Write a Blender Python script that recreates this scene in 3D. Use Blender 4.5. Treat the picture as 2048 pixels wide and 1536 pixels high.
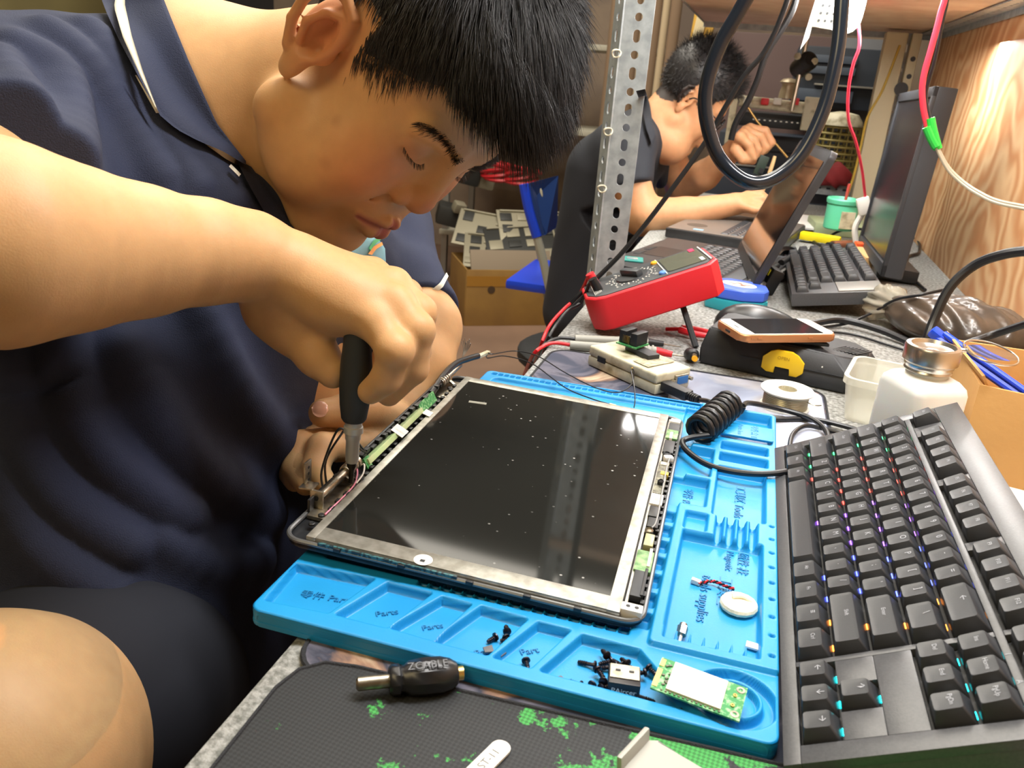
import bpy, bmesh, math, random
import numpy as np
from mathutils import Vector, Matrix, Euler
random.seed(7)
PI = math.pi
S = bpy.context.scene
COL = S.collection
for o in list(bpy.data.objects): bpy.data.objects.remove(o)

# ------------------------------------------------------------------ camera
CR = Matrix(((0.95656491, 0.28267909, 0.07124674), (0.16427538, -0.32079314, -0.93279438), (-0.24082601, 0.90398246, -0.35329668)))
FPX = 1657.1; CZ = 0.30507
cd = bpy.data.cameras.new('camera'); cam = bpy.data.objects.new('camera', cd); COL.objects.link(cam)
cd.sensor_fit = 'HORIZONTAL'; cd.sensor_width = 36.0; cd.lens = FPX / 2048 * 36.0
cd.clip_start = 0.02; cd.clip_end = 60
rm = Matrix((CR[0], -CR[1], -CR[2])).transposed()
cam.matrix_world = Matrix.Translation((0, 0, CZ)) @ rm.to_4x4()
cd.dof.use_dof = True; cd.dof.focus_distance = 0.66; cd.dof.aperture_fstop = 18.0
S.camera = cam

# ------------------------------------------------------------------ light and exposure
S.view_settings.view_transform = 'Standard'; S.view_settings.look = 'None'
S.view_settings.exposure = 0.45; S.view_settings.gamma = 1.0; S.view_settings.use_curve_mapping = False
wd = bpy.data.worlds.new('room_air'); S.world = wd; wd.use_nodes = True
wd.node_tree.nodes['Background'].inputs[0].default_value = (1.0, 0.93, 0.80, 1)
wd.node_tree.nodes['Background'].inputs[1].default_value = 0.42

def area(name, loc, target, sx, sy, power, col):
    l = bpy.data.lights.new(name, 'AREA'); l.shape = 'RECTANGLE'; l.size = sx; l.size_y = sy; l.energy = power; l.color = col
    o = bpy.data.objects.new(name, l); COL.objects.link(o); o.location = loc
    d = Vector(target) - Vector(loc); o.rotation_euler = d.to_track_quat('-Z', 'Y').to_euler()
    return o
# LED tube over the near workplace (above the frame), the warm lamp of the room behind the seat, the far bay's tube
area('near_tube_light', (0.14, 0.60, 0.95), (-0.02, 0.58, 0.0), 0.12, 0.70, 12.5, (1.0, 0.97, 0.94))
area('room_lamp_light', (-0.75, -0.7, 1.75), (-0.3, 0.5, 0.1), 0.9, 0.9, 12.5, (1.0, 0.79, 0.44))
area('far_tube_light', (0.13, 1.75, 0.43), (0.10, 1.75, 0.0), 0.06, 0.60, 5.0, (1.0, 0.97, 0.92))
area('room_ceiling_fill', (-0.9, 2.2, 1.98), (-0.9, 2.2, 0.0), 1.6, 2.4, 75.0, (1.0, 0.93, 0.80))  # unseen soft panel, added to fill the closed room with ambient light

# ------------------------------------------------------------------ materials
MATS = {}
def mat(name, col, rough=0.5, metal=0.0, var=None, bump=None, spec=None, emit=None, trans=0.0, alpha=1.0, coat=0.0, sss=0.0, ior=None):
    """var=(scale, colour2, detail) mixes a second colour by noise; bump=(scale, strength)"""
    if name in MATS: return MATS[name]
    m = bpy.data.materials.new(name); m.use_nodes = True; MATS[name] = m
    nt = m.node_tree; b = nt.nodes['Principled BSDF']
    b.inputs['Base Color'].default_value = (*col, 1); b.inputs['Roughness'].default_value = rough; b.inputs['Metallic'].default_value = metal
    if spec is not None: b.inputs['Specular IOR Level'].default_value = spec
    if ior: b.inputs['IOR'].default_value = ior
    if trans: b.inputs['Transmission Weight'].default_value = trans
    if alpha < 1: b.inputs['Alpha'].default_value = alpha
    if coat: b.inputs['Coat Weight'].default_value = coat; b.inputs['Coat Roughness'].default_value = 0.1
    if sss: b.inputs['Subsurface Weight'].default_value = sss; b.inputs['Subsurface Radius'].default_value = (0.012, 0.005, 0.003); b.inputs['Subsurface Scale'].default_value = 0.5
    if emit: b.inputs['Emission Color'].default_value = (*emit[0], 1); b.inputs['Emission Strength'].default_value = emit[1]
    tc = nt.nodes.new('ShaderNodeTexCoord')
    if var:
        n = nt.nodes.new('ShaderNodeTexNoise'); n.inputs['Scale'].default_value = var[0]; n.inputs['Detail'].default_value = var[2] if len(var) > 2 else 4
        r = nt.nodes.new('ShaderNodeValToRGB'); lo, hi = (var[3], var[4]) if len(var) > 4 else (0.35, 0.65)
        r.color_ramp.elements[0].position = lo; r.color_ramp.elements[1].position = hi
        r.color_ramp.elements[0].color = (*col, 1); r.color_ramp.elements[1].color = (*var[1], 1)
        nt.links.new(tc.outputs['Object'], n.inputs['Vector']); nt.links.new(n.outputs['Fac'], r.inputs[0]); nt.links.new(r.outputs[0], b.inputs['Base Color'])
    if bump:
        n = nt.nodes.new('ShaderNodeTexNoise'); n.inputs['Scale'].default_value = bump[0]; n.inputs['Detail'].default_value = 3
        bp = nt.nodes.new('ShaderNodeBump'); bp.inputs['Strength'].default_value = bump[1]; bp.inputs['Distance'].default_value = 0.001
        nt.links.new(tc.outputs['Object'], n.inputs['Vector']); nt.links.new(n.outputs['Fac'], bp.inputs['Height']); nt.links.new(bp.outputs['Normal'], b.inputs['Normal'])
    return m
def hexc(h):
    v = [int(h[i:i+2], 16) / 255 for i in (0, 2, 4)]
    return tuple(c / 12.92 if c <= 0.04045 else ((c + 0.055) / 1.055) ** 2.4 for c in v)

black = mat('black_plastic', hexc('1d1f22'), 0.45)
matte = mat('matte_black_plastic', hexc('17191c'), 0.7, bump=(900, 0.15))
dark = mat('dark_grey_plastic', hexc('2c2f33'), 0.5)
rubber = mat('black_cable_rubber', hexc('14161a'), 0.38)
steel = mat('bright_steel', (0.62, 0.60, 0.56), 0.28, 1.0)
nickel = mat('worn_nickel', (0.50, 0.46, 0.38), 0.36, 1.0, var=(160, (0.30, 0.27, 0.21), 3))
white = mat('white_plastic', hexc('e6e4dc'), 0.45)
cream = mat('aged_cream_plastic', hexc('cfc9ae'), 0.5, var=(45, hexc('8f8668'), 6, 0.5, 0.72))
red = mat('red_rubber', hexc('dd2430'), 0.5)
gold = mat('gold_contact', (0.85, 0.62, 0.22), 0.3, 1.0)
green_pcb = mat('green_circuit_board', hexc('2f8a4a'), 0.45, var=(420, hexc('8fc48c'), 4, 0.5, 0.6))

# ------------------------------------------------------------------ mesh helpers
class MB:
    def __init__(s): s.bm = bmesh.new(); s.mi = 0
    def _f(s, fs):
        for f in fs: f.material_index = s.mi
    def box(s, c, d, rot=None, bev=0.0, seg=2, taper=None):
        """box centred at c with size d; rot = Matrix 3x3 or Euler tuple; taper=(sx, sy) scales the top"""
        R = rot if isinstance(rot, Matrix) else (Euler(rot).to_matrix() if rot else Matrix.Identity(3))
        t = taper or (1, 1); vs = []
        for z in (-.5, .5):
            for x, y in ((-.5, -.5), (.5, -.5), (.5, .5), (-.5, .5)):
                k = (t if z > 0 else (1, 1))
                vs.append(s.bm.verts.new(R @ Vector((x * d[0] * k[0], y * d[1] * k[1], z * d[2])) + Vector(c)))
        fs = [s.bm.faces.new([vs[i] for i in q]) for q in ((3, 2, 1, 0), (4, 5, 6, 7), (0, 1, 5, 4), (1, 2, 6, 5), (2, 3, 7, 6), (3, 0, 4, 7))]
        s._f(fs)
        if bev > 0:
            es = list({e for f in fs for e in f.edges})
            r = bmesh.ops.bevel(s.bm, geom=es, offset=bev, segments=seg, affect='EDGES', profile=0.6, clamp_overlap=True)
            s._f(r['faces'])
        return s
    def cone(s, p0, p1, r0, r1=None, n=16, cap=True):
        r1 = r0 if r1 is None else r1; p0 = Vector(p0); p1 = Vector(p1); d = (p1 - p0).normalized()
        a = d.orthogonal().normalized(); b = d.cross(a); A = []; B = []
        for i in range(n):
            v = a * math.cos(2 * PI * i / n) + b * math.sin(2 * PI * i / n)
            A.append(s.bm.verts.new(p0 + v * r0)); B.append(s.bm.verts.new(p1 + v * r1))
        fs = [s.bm.faces.new((A[i], A[(i + 1) % n], B[(i + 1) % n], B[i])) for i in range(n)]
        if cap: fs += [s.bm.faces.new(A[::-1]), s.bm.faces.new(B)]
        s._f(fs); return s
    def tube(s, pts, r, n=8, sm=0, closed=False):
        pts = [Vector(p) for p in pts]
        if sm: pts = catmull(pts, sm, closed)
        m = len(pts); rr = r if callable(r) else (lambda t: r); rings = []; prev = None
        for i, p in enumerate(pts):
            if closed: t = pts[(i + 1) % m] - pts[i - 1]
            else: t = pts[min(i + 1, m - 1)] - pts[max(i - 1, 0)]
            if t.length < 1e-9: t = Vector((0, 0, 1))
            t.normalize()
            a = t.orthogonal() if prev is None else prev - t * prev.dot(t)
            if a.length < 1e-6: a = t.orthogonal()
            a.normalize(); prev = a; b = t.cross(a); R = rr(i / max(m - 1, 1))
            rings.append([s.bm.verts.new(p + (a * math.cos(2 * PI * k / n) + b * math.sin(2 * PI * k / n)) * R) for k in range(n)])
        fs = []
        for i in range(m if closed else m - 1):
            A = rings[i]; B = rings[(i + 1) % m]
            fs += [s.bm.faces.new((A[k], A[(k + 1) % n], B[(k + 1) % n], B[k])) for k in range(n)]
        if not closed: fs += [s.bm.faces.new(rings[0][::-1]), s.bm.faces.new(rings[-1])]
        s._f(fs); return s
    def lathe(s, prof, c=(0, 0, 0), n=32, R=None, cap=True):
        """prof: list of (radius, height); axis +Z of R"""
        R = R or Matrix.Identity(3); c = Vector(c); rings = []
        for r, z in prof:
            rings.append([s.bm.verts.new(R @ Vector((r * math.cos(2 * PI * k / n), r * math.sin(2 * PI * k / n), z)) + c) for k in range(n)])
        fs = []
        for A, B in zip(rings, rings[1:]):
            fs += [s.bm.faces.new((A[k], A[(k + 1) % n], B[(k + 1) % n], B[k])) for k in range(n)]
        if cap: fs += [s.bm.faces.new(rings[0][::-1]), s.bm.faces.new(rings[-1])]
        s._f(fs); return s
    def prism(s, poly, z0, z1, R=None, c=(0, 0, 0), bev=0.0, seg=2):
        R = R or Matrix.Identity(3); c = Vector(c)
        A = [s.bm.verts.new(R @ Vector((x, y, z0)) + c) for x, y in poly]; B = [s.bm.verts.new(R @ Vector((x, y, z1)) + c) for x, y in poly]; n = len(poly)
        fs = [s.bm.faces.new((A[i], A[(i + 1) % n], B[(i + 1) % n], B[i])) for i in range(n)] + [s.bm.faces.new(A[::-1]), s.bm.faces.new(B)]
        s._f(fs)
        if bev:
            es = [e for e in fs[-1].edges] + [e for e in fs[-2].edges]
            s._f(bmesh.ops.bevel(s.bm, geom=es, offset=bev, segments=seg, affect='EDGES', profile=0.6, clamp_overlap=True)['faces'])
        return s
    def sphere(s, c, r, n=16, sc=(1, 1, 1), R=None):
        M = Matrix.Translation(c) @ (R.to_4x4() if R else Matrix.Identity(4)) @ Matrix.Diagonal((*sc, 1))
        g = bmesh.ops.create_uvsphere(s.bm, u_segments=n, v_segments=max(6, n // 2), radius=r, matrix=M)
        s._f({f for v in g['verts'] for f in v.link_faces}); return s
    def quad(s, *pts): s._f([s.bm.faces.new([s.bm.verts.new(p) for p in pts])]); return s
    def m(s, i): s.mi = i; return s
    def build(s, name, mats, parent=None, smooth=True, label=None, angle=35):
        bmesh.ops.recalc_face_normals(s.bm, faces=s.bm.faces)
        me = bpy.data.meshes.new(name); s.bm.to_mesh(me); s.bm.free()
        for m_ in (mats if isinstance(mats, (list, tuple)) else [mats]): me.materials.append(m_)
        if smooth:
            me.shade_smooth(); me.set_sharp_from_angle(angle=math.radians(angle))
        return link(name, me, parent, label)
def link(name, me, parent=None, label=None):
    o = bpy.data.objects.new(name, me); COL.objects.link(o)
    if parent: o.parent = parent
    if label: o['label'] = label
    return o
def catmull(P, k, closed=False):
    out = []; n = len(P)
    for i in range(n if closed else n - 1):
        if closed: a, b, c, d = P[i - 1], P[i], P[(i + 1) % n], P[(i + 2) % n]
        else: a, b, c, d = P[max(i - 1, 0)], P[i], P[i + 1], P[min(i + 2, n - 1)]
        for j in range(k):
            t = j / k
            out.append(0.5 * ((2 * b) + (c - a) * t + (2 * a - 5 * b + 4 * c - d) * t * t + (3 * b - a - 3 * c + d) * t ** 3))
    if not closed: out.append(P[-1])
    return out
def thing(name, label, cat, loc=(0, 0, 0), rot=(0, 0, 0), group=None, M=None):
    o = bpy.data.objects.new(name, None); COL.objects.link(o); o.empty_display_size = 0.01
    if M is not None: o.matrix_world = M
    else: o.location = loc; o.rotation_euler = rot
    o['label'] = label; o['category'] = cat
    if group: o['group'] = group
    return o
def tag(o, label, cat, group=None, kind=None):
    o['label'] = label; o['category'] = cat
    if group: o['group'] = group
    if kind: o['kind'] = kind
    return o
def struct(o): o['kind'] = 'structure'; return o
def frame(o, x, y, z=None):
    """4x4 from origin and x, y axes (orthonormalised)"""
    x = Vector(x).normalized(); y = Vector(y); y = (y - x * y.dot(x)).normalized(); z = x.cross(y)
    return Matrix.Translation(o) @ Matrix((x, y, z)).transposed().to_4x4()
def text(s, name, size, mat_, parent, loc, rot=(0, 0, 0), depth=0.0, label=None, align='CENTER', sx=1.0):
    c = bpy.data.curves.new(name, 'FONT'); c.body = s; c.size = size; c.align_x = align; c.align_y = 'CENTER'; c.extrude = depth; c.resolution_u = 3
    t = bpy.data.objects.new(name, c); COL.objects.link(t); bpy.context.view_layer.update()
    me = bpy.data.meshes.new_from_object(t); bpy.data.objects.remove(t); bpy.data.curves.remove(c)
    me.materials.clear(); me.materials.append(mat_)
    if sx != 1: me.transform(Matrix.Diagonal((sx, 1, 1, 1)))
    o = link(name, me, parent, label); o.location = loc; o.rotation_euler = rot
    return o
def ray(x, y):
    return (CR.transposed() @ Vector(((x - 1024) / FPX, (y - 768) / FPX, 1)))
def atz(x, y, z=0.0):
    """world point of the reference sight line where it meets the level z"""
    d = ray(x, y); t = (z - CZ) / d.z; return Vector((0, 0, CZ)) + d * t
def aty(x, y, Y):
    d = ray(x, y); return Vector((0, 0, CZ)) + d * (Y / d.y)
def atx(x, y, X):
    d = ray(x, y); return Vector((0, 0, CZ)) + d * (X / d.x)
def atd(x, y, t): return Vector((0, 0, CZ)) + ray(x, y) * t
def rrect(w, h, r, n=5, cx=0, cy=0):
    out = []
    for (sx, sy, a0) in ((1, 1, 0), (-1, 1, 90), (-1, -1, 180), (1, -1, 270)):
        for i in range(n + 1):
            a = math.radians(a0 + 90 * i / n); out.append((cx + sx * (w / 2 - r) + r * math.cos(a), cy + sy * (h / 2 - r) + r * math.sin(a)))
    return out
# ------------------------------------------------------------------ the setting
def nodes_of(m): nt = m.node_tree; return nt, nt.nodes['Principled BSDF'], nt.nodes.new('ShaderNodeTexCoord')
DX0 = -0.205; WX = 0.378; DY0 = -0.25; DY1 = 2.62
felt = mat('grey_felt', hexc('a2a3a1'), 0.95, var=(230, hexc('6f716d'), 5, 0.38, 0.62), bump=(700, 0.9))
desk = thing('workbench', 'long workbench covered in grey felt along the plywood wall', 'workbench', (0, 0, 0))
MB().box(((DX0 + WX) / 2, (DY0 + DY1) / 2, -0.011), (WX - DX0, DY1 - DY0, 0.022), bev=0.004).build('felt_top', felt, desk)
MB().box(((DX0 + WX) / 2 + 0.01, (DY0 + DY1) / 2, -0.035), (WX - DX0 - 0.02, DY1 - DY0 - 0.02, 0.026)).build('board', mat('bench_board', hexc('7a5c3c'), 0.7), desk)
for x in (DX0 + 0.04, WX - 0.04):
    for y in (DY0 + 0.04, 1.1, DY1 - 0.04): MB().box((x, y, -0.40), (0.035, 0.035, 0.70)).build('leg', steel, desk)
floor = struct(MB().box((-0.8, 1.6, -0.76), (5.2, 7.2, 0.02)).build('floor', mat('brown_floor_tile', hexc('8f7462'), 0.5, var=(3, hexc('7c6455'), 3))))
# plywood panel on the right with swirling grain
ply = bpy.data.materials.new('birch_plywood'); ply.use_nodes = True; nt, b, tc = nodes_of(ply)
mp = nt.nodes.new('ShaderNodeMapping'); mp.inputs['Location'].default_value = (0, -1.66, -0.105); mp.inputs['Scale'].default_value = (1, 1.0, 0.62)
n1 = nt.nodes.new('ShaderNodeTexNoise'); n1.inputs['Scale'].default_value = 5.5; n1.inputs['Detail'].default_value = 2
mx = nt.nodes.new('ShaderNodeVectorMath'); mx.operation = 'MULTIPLY_ADD'; mx.inputs[1].default_value = (0.24, 0.24, 0.24)
wv = nt.nodes.new('ShaderNodeTexWave'); wv.wave_type = 'RINGS'; wv.rings_direction = 'X'; wv.inputs['Scale'].default_value = 7; wv.inputs['Distortion'].default_value = 1.2; wv.inputs['Detail'].default_value = 2.5; wv.inputs['Detail Scale'].default_value = 1.4
rp = nt.nodes.new('ShaderNodeValToRGB'); rp.color_ramp.elements[0].color = (*hexc('c68f60'), 1); rp.color_ramp.elements[1].color = (*hexc('e0bd90'), 1)
nt.links.new(tc.outputs['Object'], mp.inputs[0]); nt.links.new(mp.outputs[0], mx.inputs[2]); nt.links.new(n1.outputs['Color'], mx.inputs[0]); nt.links.new(tc.outputs['Object'], n1.inputs['Vector'])
nt.links.new(mx.outputs[0], wv.inputs['Vector']); nt.links.new(wv.outputs['Fac'], rp.inputs[0]); nt.links.new(rp.outputs[0], b.inputs['Base Color']); b.inputs['Roughness'].default_value = 0.55
struct(MB().box((WX + 0.006, 1.13, 0.23), (0.012, 2.76, 0.60)).build('wall_right', ply))
# shelf over the bench: plywood board in a slotted angle frame (its near edge ends at y = 1.25, above the frame)
SZ = 0.462
shelfply = mat('shelf_underside_plywood', hexc('dcc4aa'), 0.6, var=(14, hexc('cfae92'), 5))
MB_sh = thing('upper_shelf', 'plywood shelf board held in grey slotted angle over the far bench', 'shelf', (0, 1.9, SZ))
MB().box((0.085, 0, 0.012), (0.585, 1.40, 0.016)).build('board', shelfply, MB_sh)
galv = mat('grey_slotted_steel', hexc('aab2b5'), 0.45, 0.25, var=(60, hexc('8f979b'), 4), bump=(300, 0.1))
def slotted(name, parent, p0, p1, wdir, w, t=0.0022, pitch=0.02, slot=(0.0055, 0.012), alt=True, x_off=0.5):
    """flat steel strip from p0 to p1, width w along wdir, with real stadium holes"""
    p0 = Vector(p0); p1 = Vector(p1); L = (p1 - p0).length; ax = (p1 - p0).normalized(); wd_ = Vector(wdir).normalized(); nn = ax.cross(wd_)
    bm = bmesh.new(); n = max(1, int(L / pitch)); pl = L / n; K = 4
    def V(a, b, h): return bm.verts.new(p0 + ax * a + wd_ * b + nn * h)
    for i in range(n):
        a0 = i * pl; long_ = (i % 2 == 0) or not alt
        ha = (slot[1] if long_ else slot[0]) / 2; hb = slot[0] / 2 if long_ else slot[0] / 2 * 1.1; r = hb
        hole = []
        for (sa, sb, g) in ((1, 1, 0), (-1, 1, 90), (-1, -1, 180), (1, -1, 270)):
            for q in range(K + 1):
                an = math.radians(g + 90 * q / K); hole.append((a0 + pl / 2 + sa * max(ha - r, 0) + r * math.cos(an), w * x_off + r * math.sin(an)))
        outer = []; A1, A0, Mx = a0 + pl, a0, a0 + pl / 2; Bm = w * x_off
        def lp(a, b, t): return (a[0] + (b[0] - a[0]) * t, a[1] + (b[1] - a[1]) * t)
        for (mid0, cor_, mid1) in (((A1, Bm), (A1, w), (Mx, w)), ((Mx, w), (A0, w), (A0, Bm)), ((A0, Bm), (A0, 0), (Mx, 0)), ((Mx, 0), (A1, 0), (A1, Bm))):
            for q in range(K + 1):
                outer.append(lp(mid0, cor_, q * 2 / K) if q <= K / 2 else lp(cor_, mid1, q * 2 / K - 1))
        N = len(hole)
        for h in (0, t):
            Hh = [V(a, b_, h) for a, b_ in hole]; Oo = [V(a, b_, h) for a, b_ in outer]
            for q in range(N):
                q2 = (q + 1) % N
                try: bm.faces.new((Hh[q], Hh[q2], Oo[q2], Oo[q]))
                except ValueError: pass
            if h == 0: H0 = Hh
            else:
                for q in range(N): bm.faces.new((H0[q], H0[(q + 1) % N], Hh[(q + 1) % N], Hh[q]))
    for (b_, ) in ((0,), (w,)):
        a = [V(0, b_, 0), V(L, b_, 0), V(L, b_, t), V(0, b_, t)]; bm.faces.new(a)
    bmesh.ops.remove_doubles(bm, verts=bm.verts, dist=1e-5); bmesh.ops.recalc_face_normals(bm, faces=bm.faces)
    me = bpy.data.meshes.new(name); bm.to_mesh(me); bm.free(); me.materials.append(galv)
    return link(name, me, parent)
# local to the shelf empty (0, 1.9, SZ)
slotted('angle_flange', MB_sh, (-0.205, 0.60, -0.01), (0.372, 0.60, -0.01), (0, 0, 1), 0.035, pitch=0.022)
slotted('angle_flange', MB_sh, (0.372, -0.70, -0.012), (0.372, 0.60, -0.012), (0, 0, 1), 0.036, pitch=0.020)
slotted('angle_flange', MB_sh, (0.372, -0.70, 0.0), (0.372, 0.60, 0.0), (-1, 0, 0), 0.036, pitch=0.020)
slotted('angle_flange', MB_sh, (-0.205, -0.70, 0.0), (-0.205, 0.60, 0.0), (0, 0, 1), 0.036, pitch=0.020)
# near post: an upright of slotted angle at the bench edge
post = thing('slotted_post', 'near grey slotted steel upright at the bench edge, behind the bent head', 'post', (-0.205, 1.205, 0))
slotted('face_flange', post, (0.0, 0.0, -0.74), (0.0, 0.0, 0.75), (1, 0, 0), 0.040, pitch=0.0235, slot=(0.0098, 0.0165))
slotted('side_flange', post, (0.0, 0.0, -0.74), (0.0, 0.0, 0.75), (-0.55, 1, 0), 0.036, pitch=0.0235, slot=(0.0098, 0.0165))
for z, r in ((0.155, 5), (0.235, -8), (0.335, 12)):
    pts = [Vector((-0.004 + 0.006 * math.cos(a), -0.004 + 0.003 * math.sin(2 * a), z + 0.005 * math.sin(a) + r * 0.0001)) for a in [i * PI / 5 for i in range(10)]]
    MB().tube(pts, 0.0011, 6, 3, True).build('plastic_tie', mat('cream_cord', hexc('d9d3bb'), 0.6), post)
fpost = thing('far_post', 'white painted slotted upright in the far corner behind the monitor', 'post', (0.30, 2.56, 0))
slotted('face_flange', fpost, (0, 0, -0.02), (0, 0, 0.46), (1, 0, 0), 0.045, pitch=0.05, slot=(0.008, 0.02))
# walls behind
struct(MB().box((-0.8, 4.9, 0.6), (5.2, 0.06, 2.9)).build('wall_back', mat('beige_curtained_wall', hexc('9c8a78'), 0.8, var=(5, hexc('84756a'), 4))))
struct(MB().box((-3.2, 1.6, 0.6), (0.06, 7.2, 2.9)).build('wall_left', mat('olive_painted_wall', hexc('7d744b'), 0.75, var=(2, hexc('6e6541'), 2))))
struct(MB().box((1.8, 1.6, 0.6), (0.06, 7.2, 2.9)).build('wall_far_right', mat('taupe_wall_paint', hexc('8a7c6a'), 0.8)))  # one even taupe colour over the whole wall
struct(MB().box((-0.8, 1.6, 2.06), (5.2, 7.2, 0.06)).build('ceiling', mat('ceiling_board', hexc('b8b0a0'), 0.8)))
struct(MB().box((-0.8, -2.0, 0.6), (5.2, 0.06, 2.9)).build('wall_front', mat('front_wall_paint', hexc('a89c84'), 0.8)))
# ------------------------------------------------------------------ desk mats and the blue silicone work mat
def np_mesh(name, V, F, mats, parent=None, label=None, smooth=True):
    me = bpy.data.meshes.new(name); V = np.asarray(V, np.float32); F = np.asarray(F, np.int32)
    me.vertices.add(len(V)); me.vertices.foreach_set('co', V.ravel()); k = F.shape[1]
    me.loops.add(F.size); me.loops.foreach_set('vertex_index', F.ravel())
    me.polygons.add(len(F)); me.polygons.foreach_set('loop_start', np.arange(0, F.size, k, dtype=np.int32))
    me.polygons.foreach_set('use_smooth', np.full(len(F), smooth)); me.update(calc_edges=True); me.validate()
    for m_ in (mats if isinstance(mats, (list, tuple)) else [mats]): me.materials.append(m_)
    return link(name, me, parent, label)
def art_mat(name, cols, scale, bumpy=True, gloss=0.8):
    m = bpy.data.materials.new(name); m.use_nodes = True; nt, b, tc = nodes_of(m)
    n = nt.nodes.new('ShaderNodeTexNoise'); n.inputs['Scale'].default_value = scale; n.inputs['Detail'].default_value = 6; n.inputs['Distortion'].default_value = 1.3
    r = nt.nodes.new('ShaderNodeValToRGB'); e = r.color_ramp.elements
    while len(e) < len(cols): e.new(0.5)
    for i, (p, c) in enumerate(cols): e[i].position = p; e[i].color = (*hexc(c), 1)
    nt.links.new(tc.outputs['Object'], n.inputs['Vector']); nt.links.new(n.outputs['Fac'], r.inputs[0]); nt.links.new(r.outputs[0], b.inputs['Base Color']); b.inputs['Roughness'].default_value = gloss
    return m
big_pad = thing('printed_desk_pad', 'large dark printed desk pad with stitched edge under the blue work mat', 'desk pad', (0, 0, 0))
MB().prism(rrect(0.303, 0.595, 0.022, 6, -0.043, 0.612), 0.0005, 0.0030).build('cloth', art_mat('printed_pad_cloth', [(0.0, '1e2230'), (0.42, '30364a'), (0.50, '5b5966'), (0.56, '2c3040'), (0.63, '8a6a55'), (0.70, 'b8a68c'), (0.8, '40485e')], 11), big_pad)
# worn silvery corner of the print, far right
MB().prism(rrect(0.155, 0.20, 0.02, 6, 0.028, 0.805), 0.0031, 0.0034).build('worn_print', art_mat('silver_blue_print', [(0.0, '3f4350'), (0.42, '8790a6'), (0.5, 'a9aab2'), (0.58, 'b9bfd2'), (1, '7e8fb8')], 7, gloss=0.45), big_pad)
st = MB()
ed = rrect(0.303, 0.595, 0.022, 6, -0.043, 0.612); st.tube([Vector((x, y, 0.0022)) for x, y in ed], 0.0018, 6, 1, True)
st.build('stitched_edge', mat('stitch_black', hexc('23252a'), 0.8, bump=(1500, 1.0)), big_pad)
# near black pad with green splashes
pad2m = bpy.data.materials.new('black_weave_green_print'); pad2m.use_nodes = True; nt, b, tc = nodes_of(pad2m)
n = nt.nodes.new('ShaderNodeTexNoise'); n.inputs['Scale'].default_value = 24; n.inputs['Detail'].default_value = 7; n.inputs['Roughness'].default_value = 0.7
n2 = nt.nodes.new('ShaderNodeTexNoise'); n2.inputs['Scale'].default_value = 6.5; n2.inputs['Detail'].default_value = 1
ad = nt.nodes.new('ShaderNodeMath'); ad.operation = 'MULTIPLY'
sp = nt.nodes.new('ShaderNodeSeparateXYZ'); mr = nt.nodes.new('ShaderNodeMapRange'); mr.inputs[1].default_value = -0.13; mr.inputs[2].default_value = 0.02; mr.inputs[3].default_value = 0.80; mr.inputs[4].default_value = 1.13
r = nt.nodes.new('ShaderNodeValToRGB'); r.color_ramp.elements[0].position = 0.500; r.color_ramp.elements[0].color = (*hexc('2b2e31'), 1); r.color_ramp.elements[1].position = 0.515; r.color_ramp.elements[1].color = (*hexc('3f9a4a'), 1)
wx = nt.nodes.new('ShaderNodeTexChecker'); wx.inputs['Scale'].default_value = 620; wx.inputs[1].default_value = (1, 1, 1, 1); wx.inputs[2].default_value = (0.42, 0.42, 0.42, 1)
rt = nt.nodes.new('ShaderNodeMapping'); rt.inputs['Rotation'].default_value = (0, 0, 0.9)
mm = nt.nodes.new('ShaderNodeMixRGB'); mm.blend_type = 'MULTIPLY'; mm.inputs[0].default_value = 0.8
L_ = nt.links.new
L_(tc.outputs['Object'], n.inputs['Vector']); L_(tc.outputs['Object'], sp.inputs[0]); L_(sp.outputs[0], mr.inputs[0]); L_(n.outputs['Fac'], ad.inputs[0]); L_(mr.outputs[0], ad.inputs[1]); L_(ad.outputs[0], r.inputs[0])
L_(tc.outputs['Object'], rt.inputs[0]); L_(rt.outputs[0], wx.inputs['Vector']); L_(r.outputs[0], mm.inputs[1]); L_(wx.outputs['Color'], mm.inputs[2]); L_(mm.outputs[0], b.inputs['Base Color'])
bp = nt.nodes.new('ShaderNodeBump'); bp.inputs['Strength'].default_value = 0.5; bp.inputs['Distance'].default_value = 0.0006; L_(wx.outputs['Fac'], bp.inputs['Height']); L_(bp.outputs['Normal'], b.inputs['Normal']); b.inputs['Roughness'].default_value = 0.7
pad2 = thing('mouse_pad', 'black woven mouse pad with green splashes at the near end of the bench', 'mouse pad', (0, 0, 0))
poly = [(-0.185, 0.05), (-0.190, 0.296), (-0.186, 0.312), (-0.176, 0.3215), (-0.160, 0.3245), (-0.08, 0.3285), (0.0, 0.3325), (0.03, 0.334), (0.17, 0.34), (0.18, 0.05)]
MB().prism(poly, 0.0008, 0.0052, bev=0.0008).build('cloth', pad2m, pad2)
MB().tube([Vector((x, y, 0.0050)) for x, y in poly], 0.0013, 6, 1, True).build('stitched_edge', MATS['stitch_black'], pad2)

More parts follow.
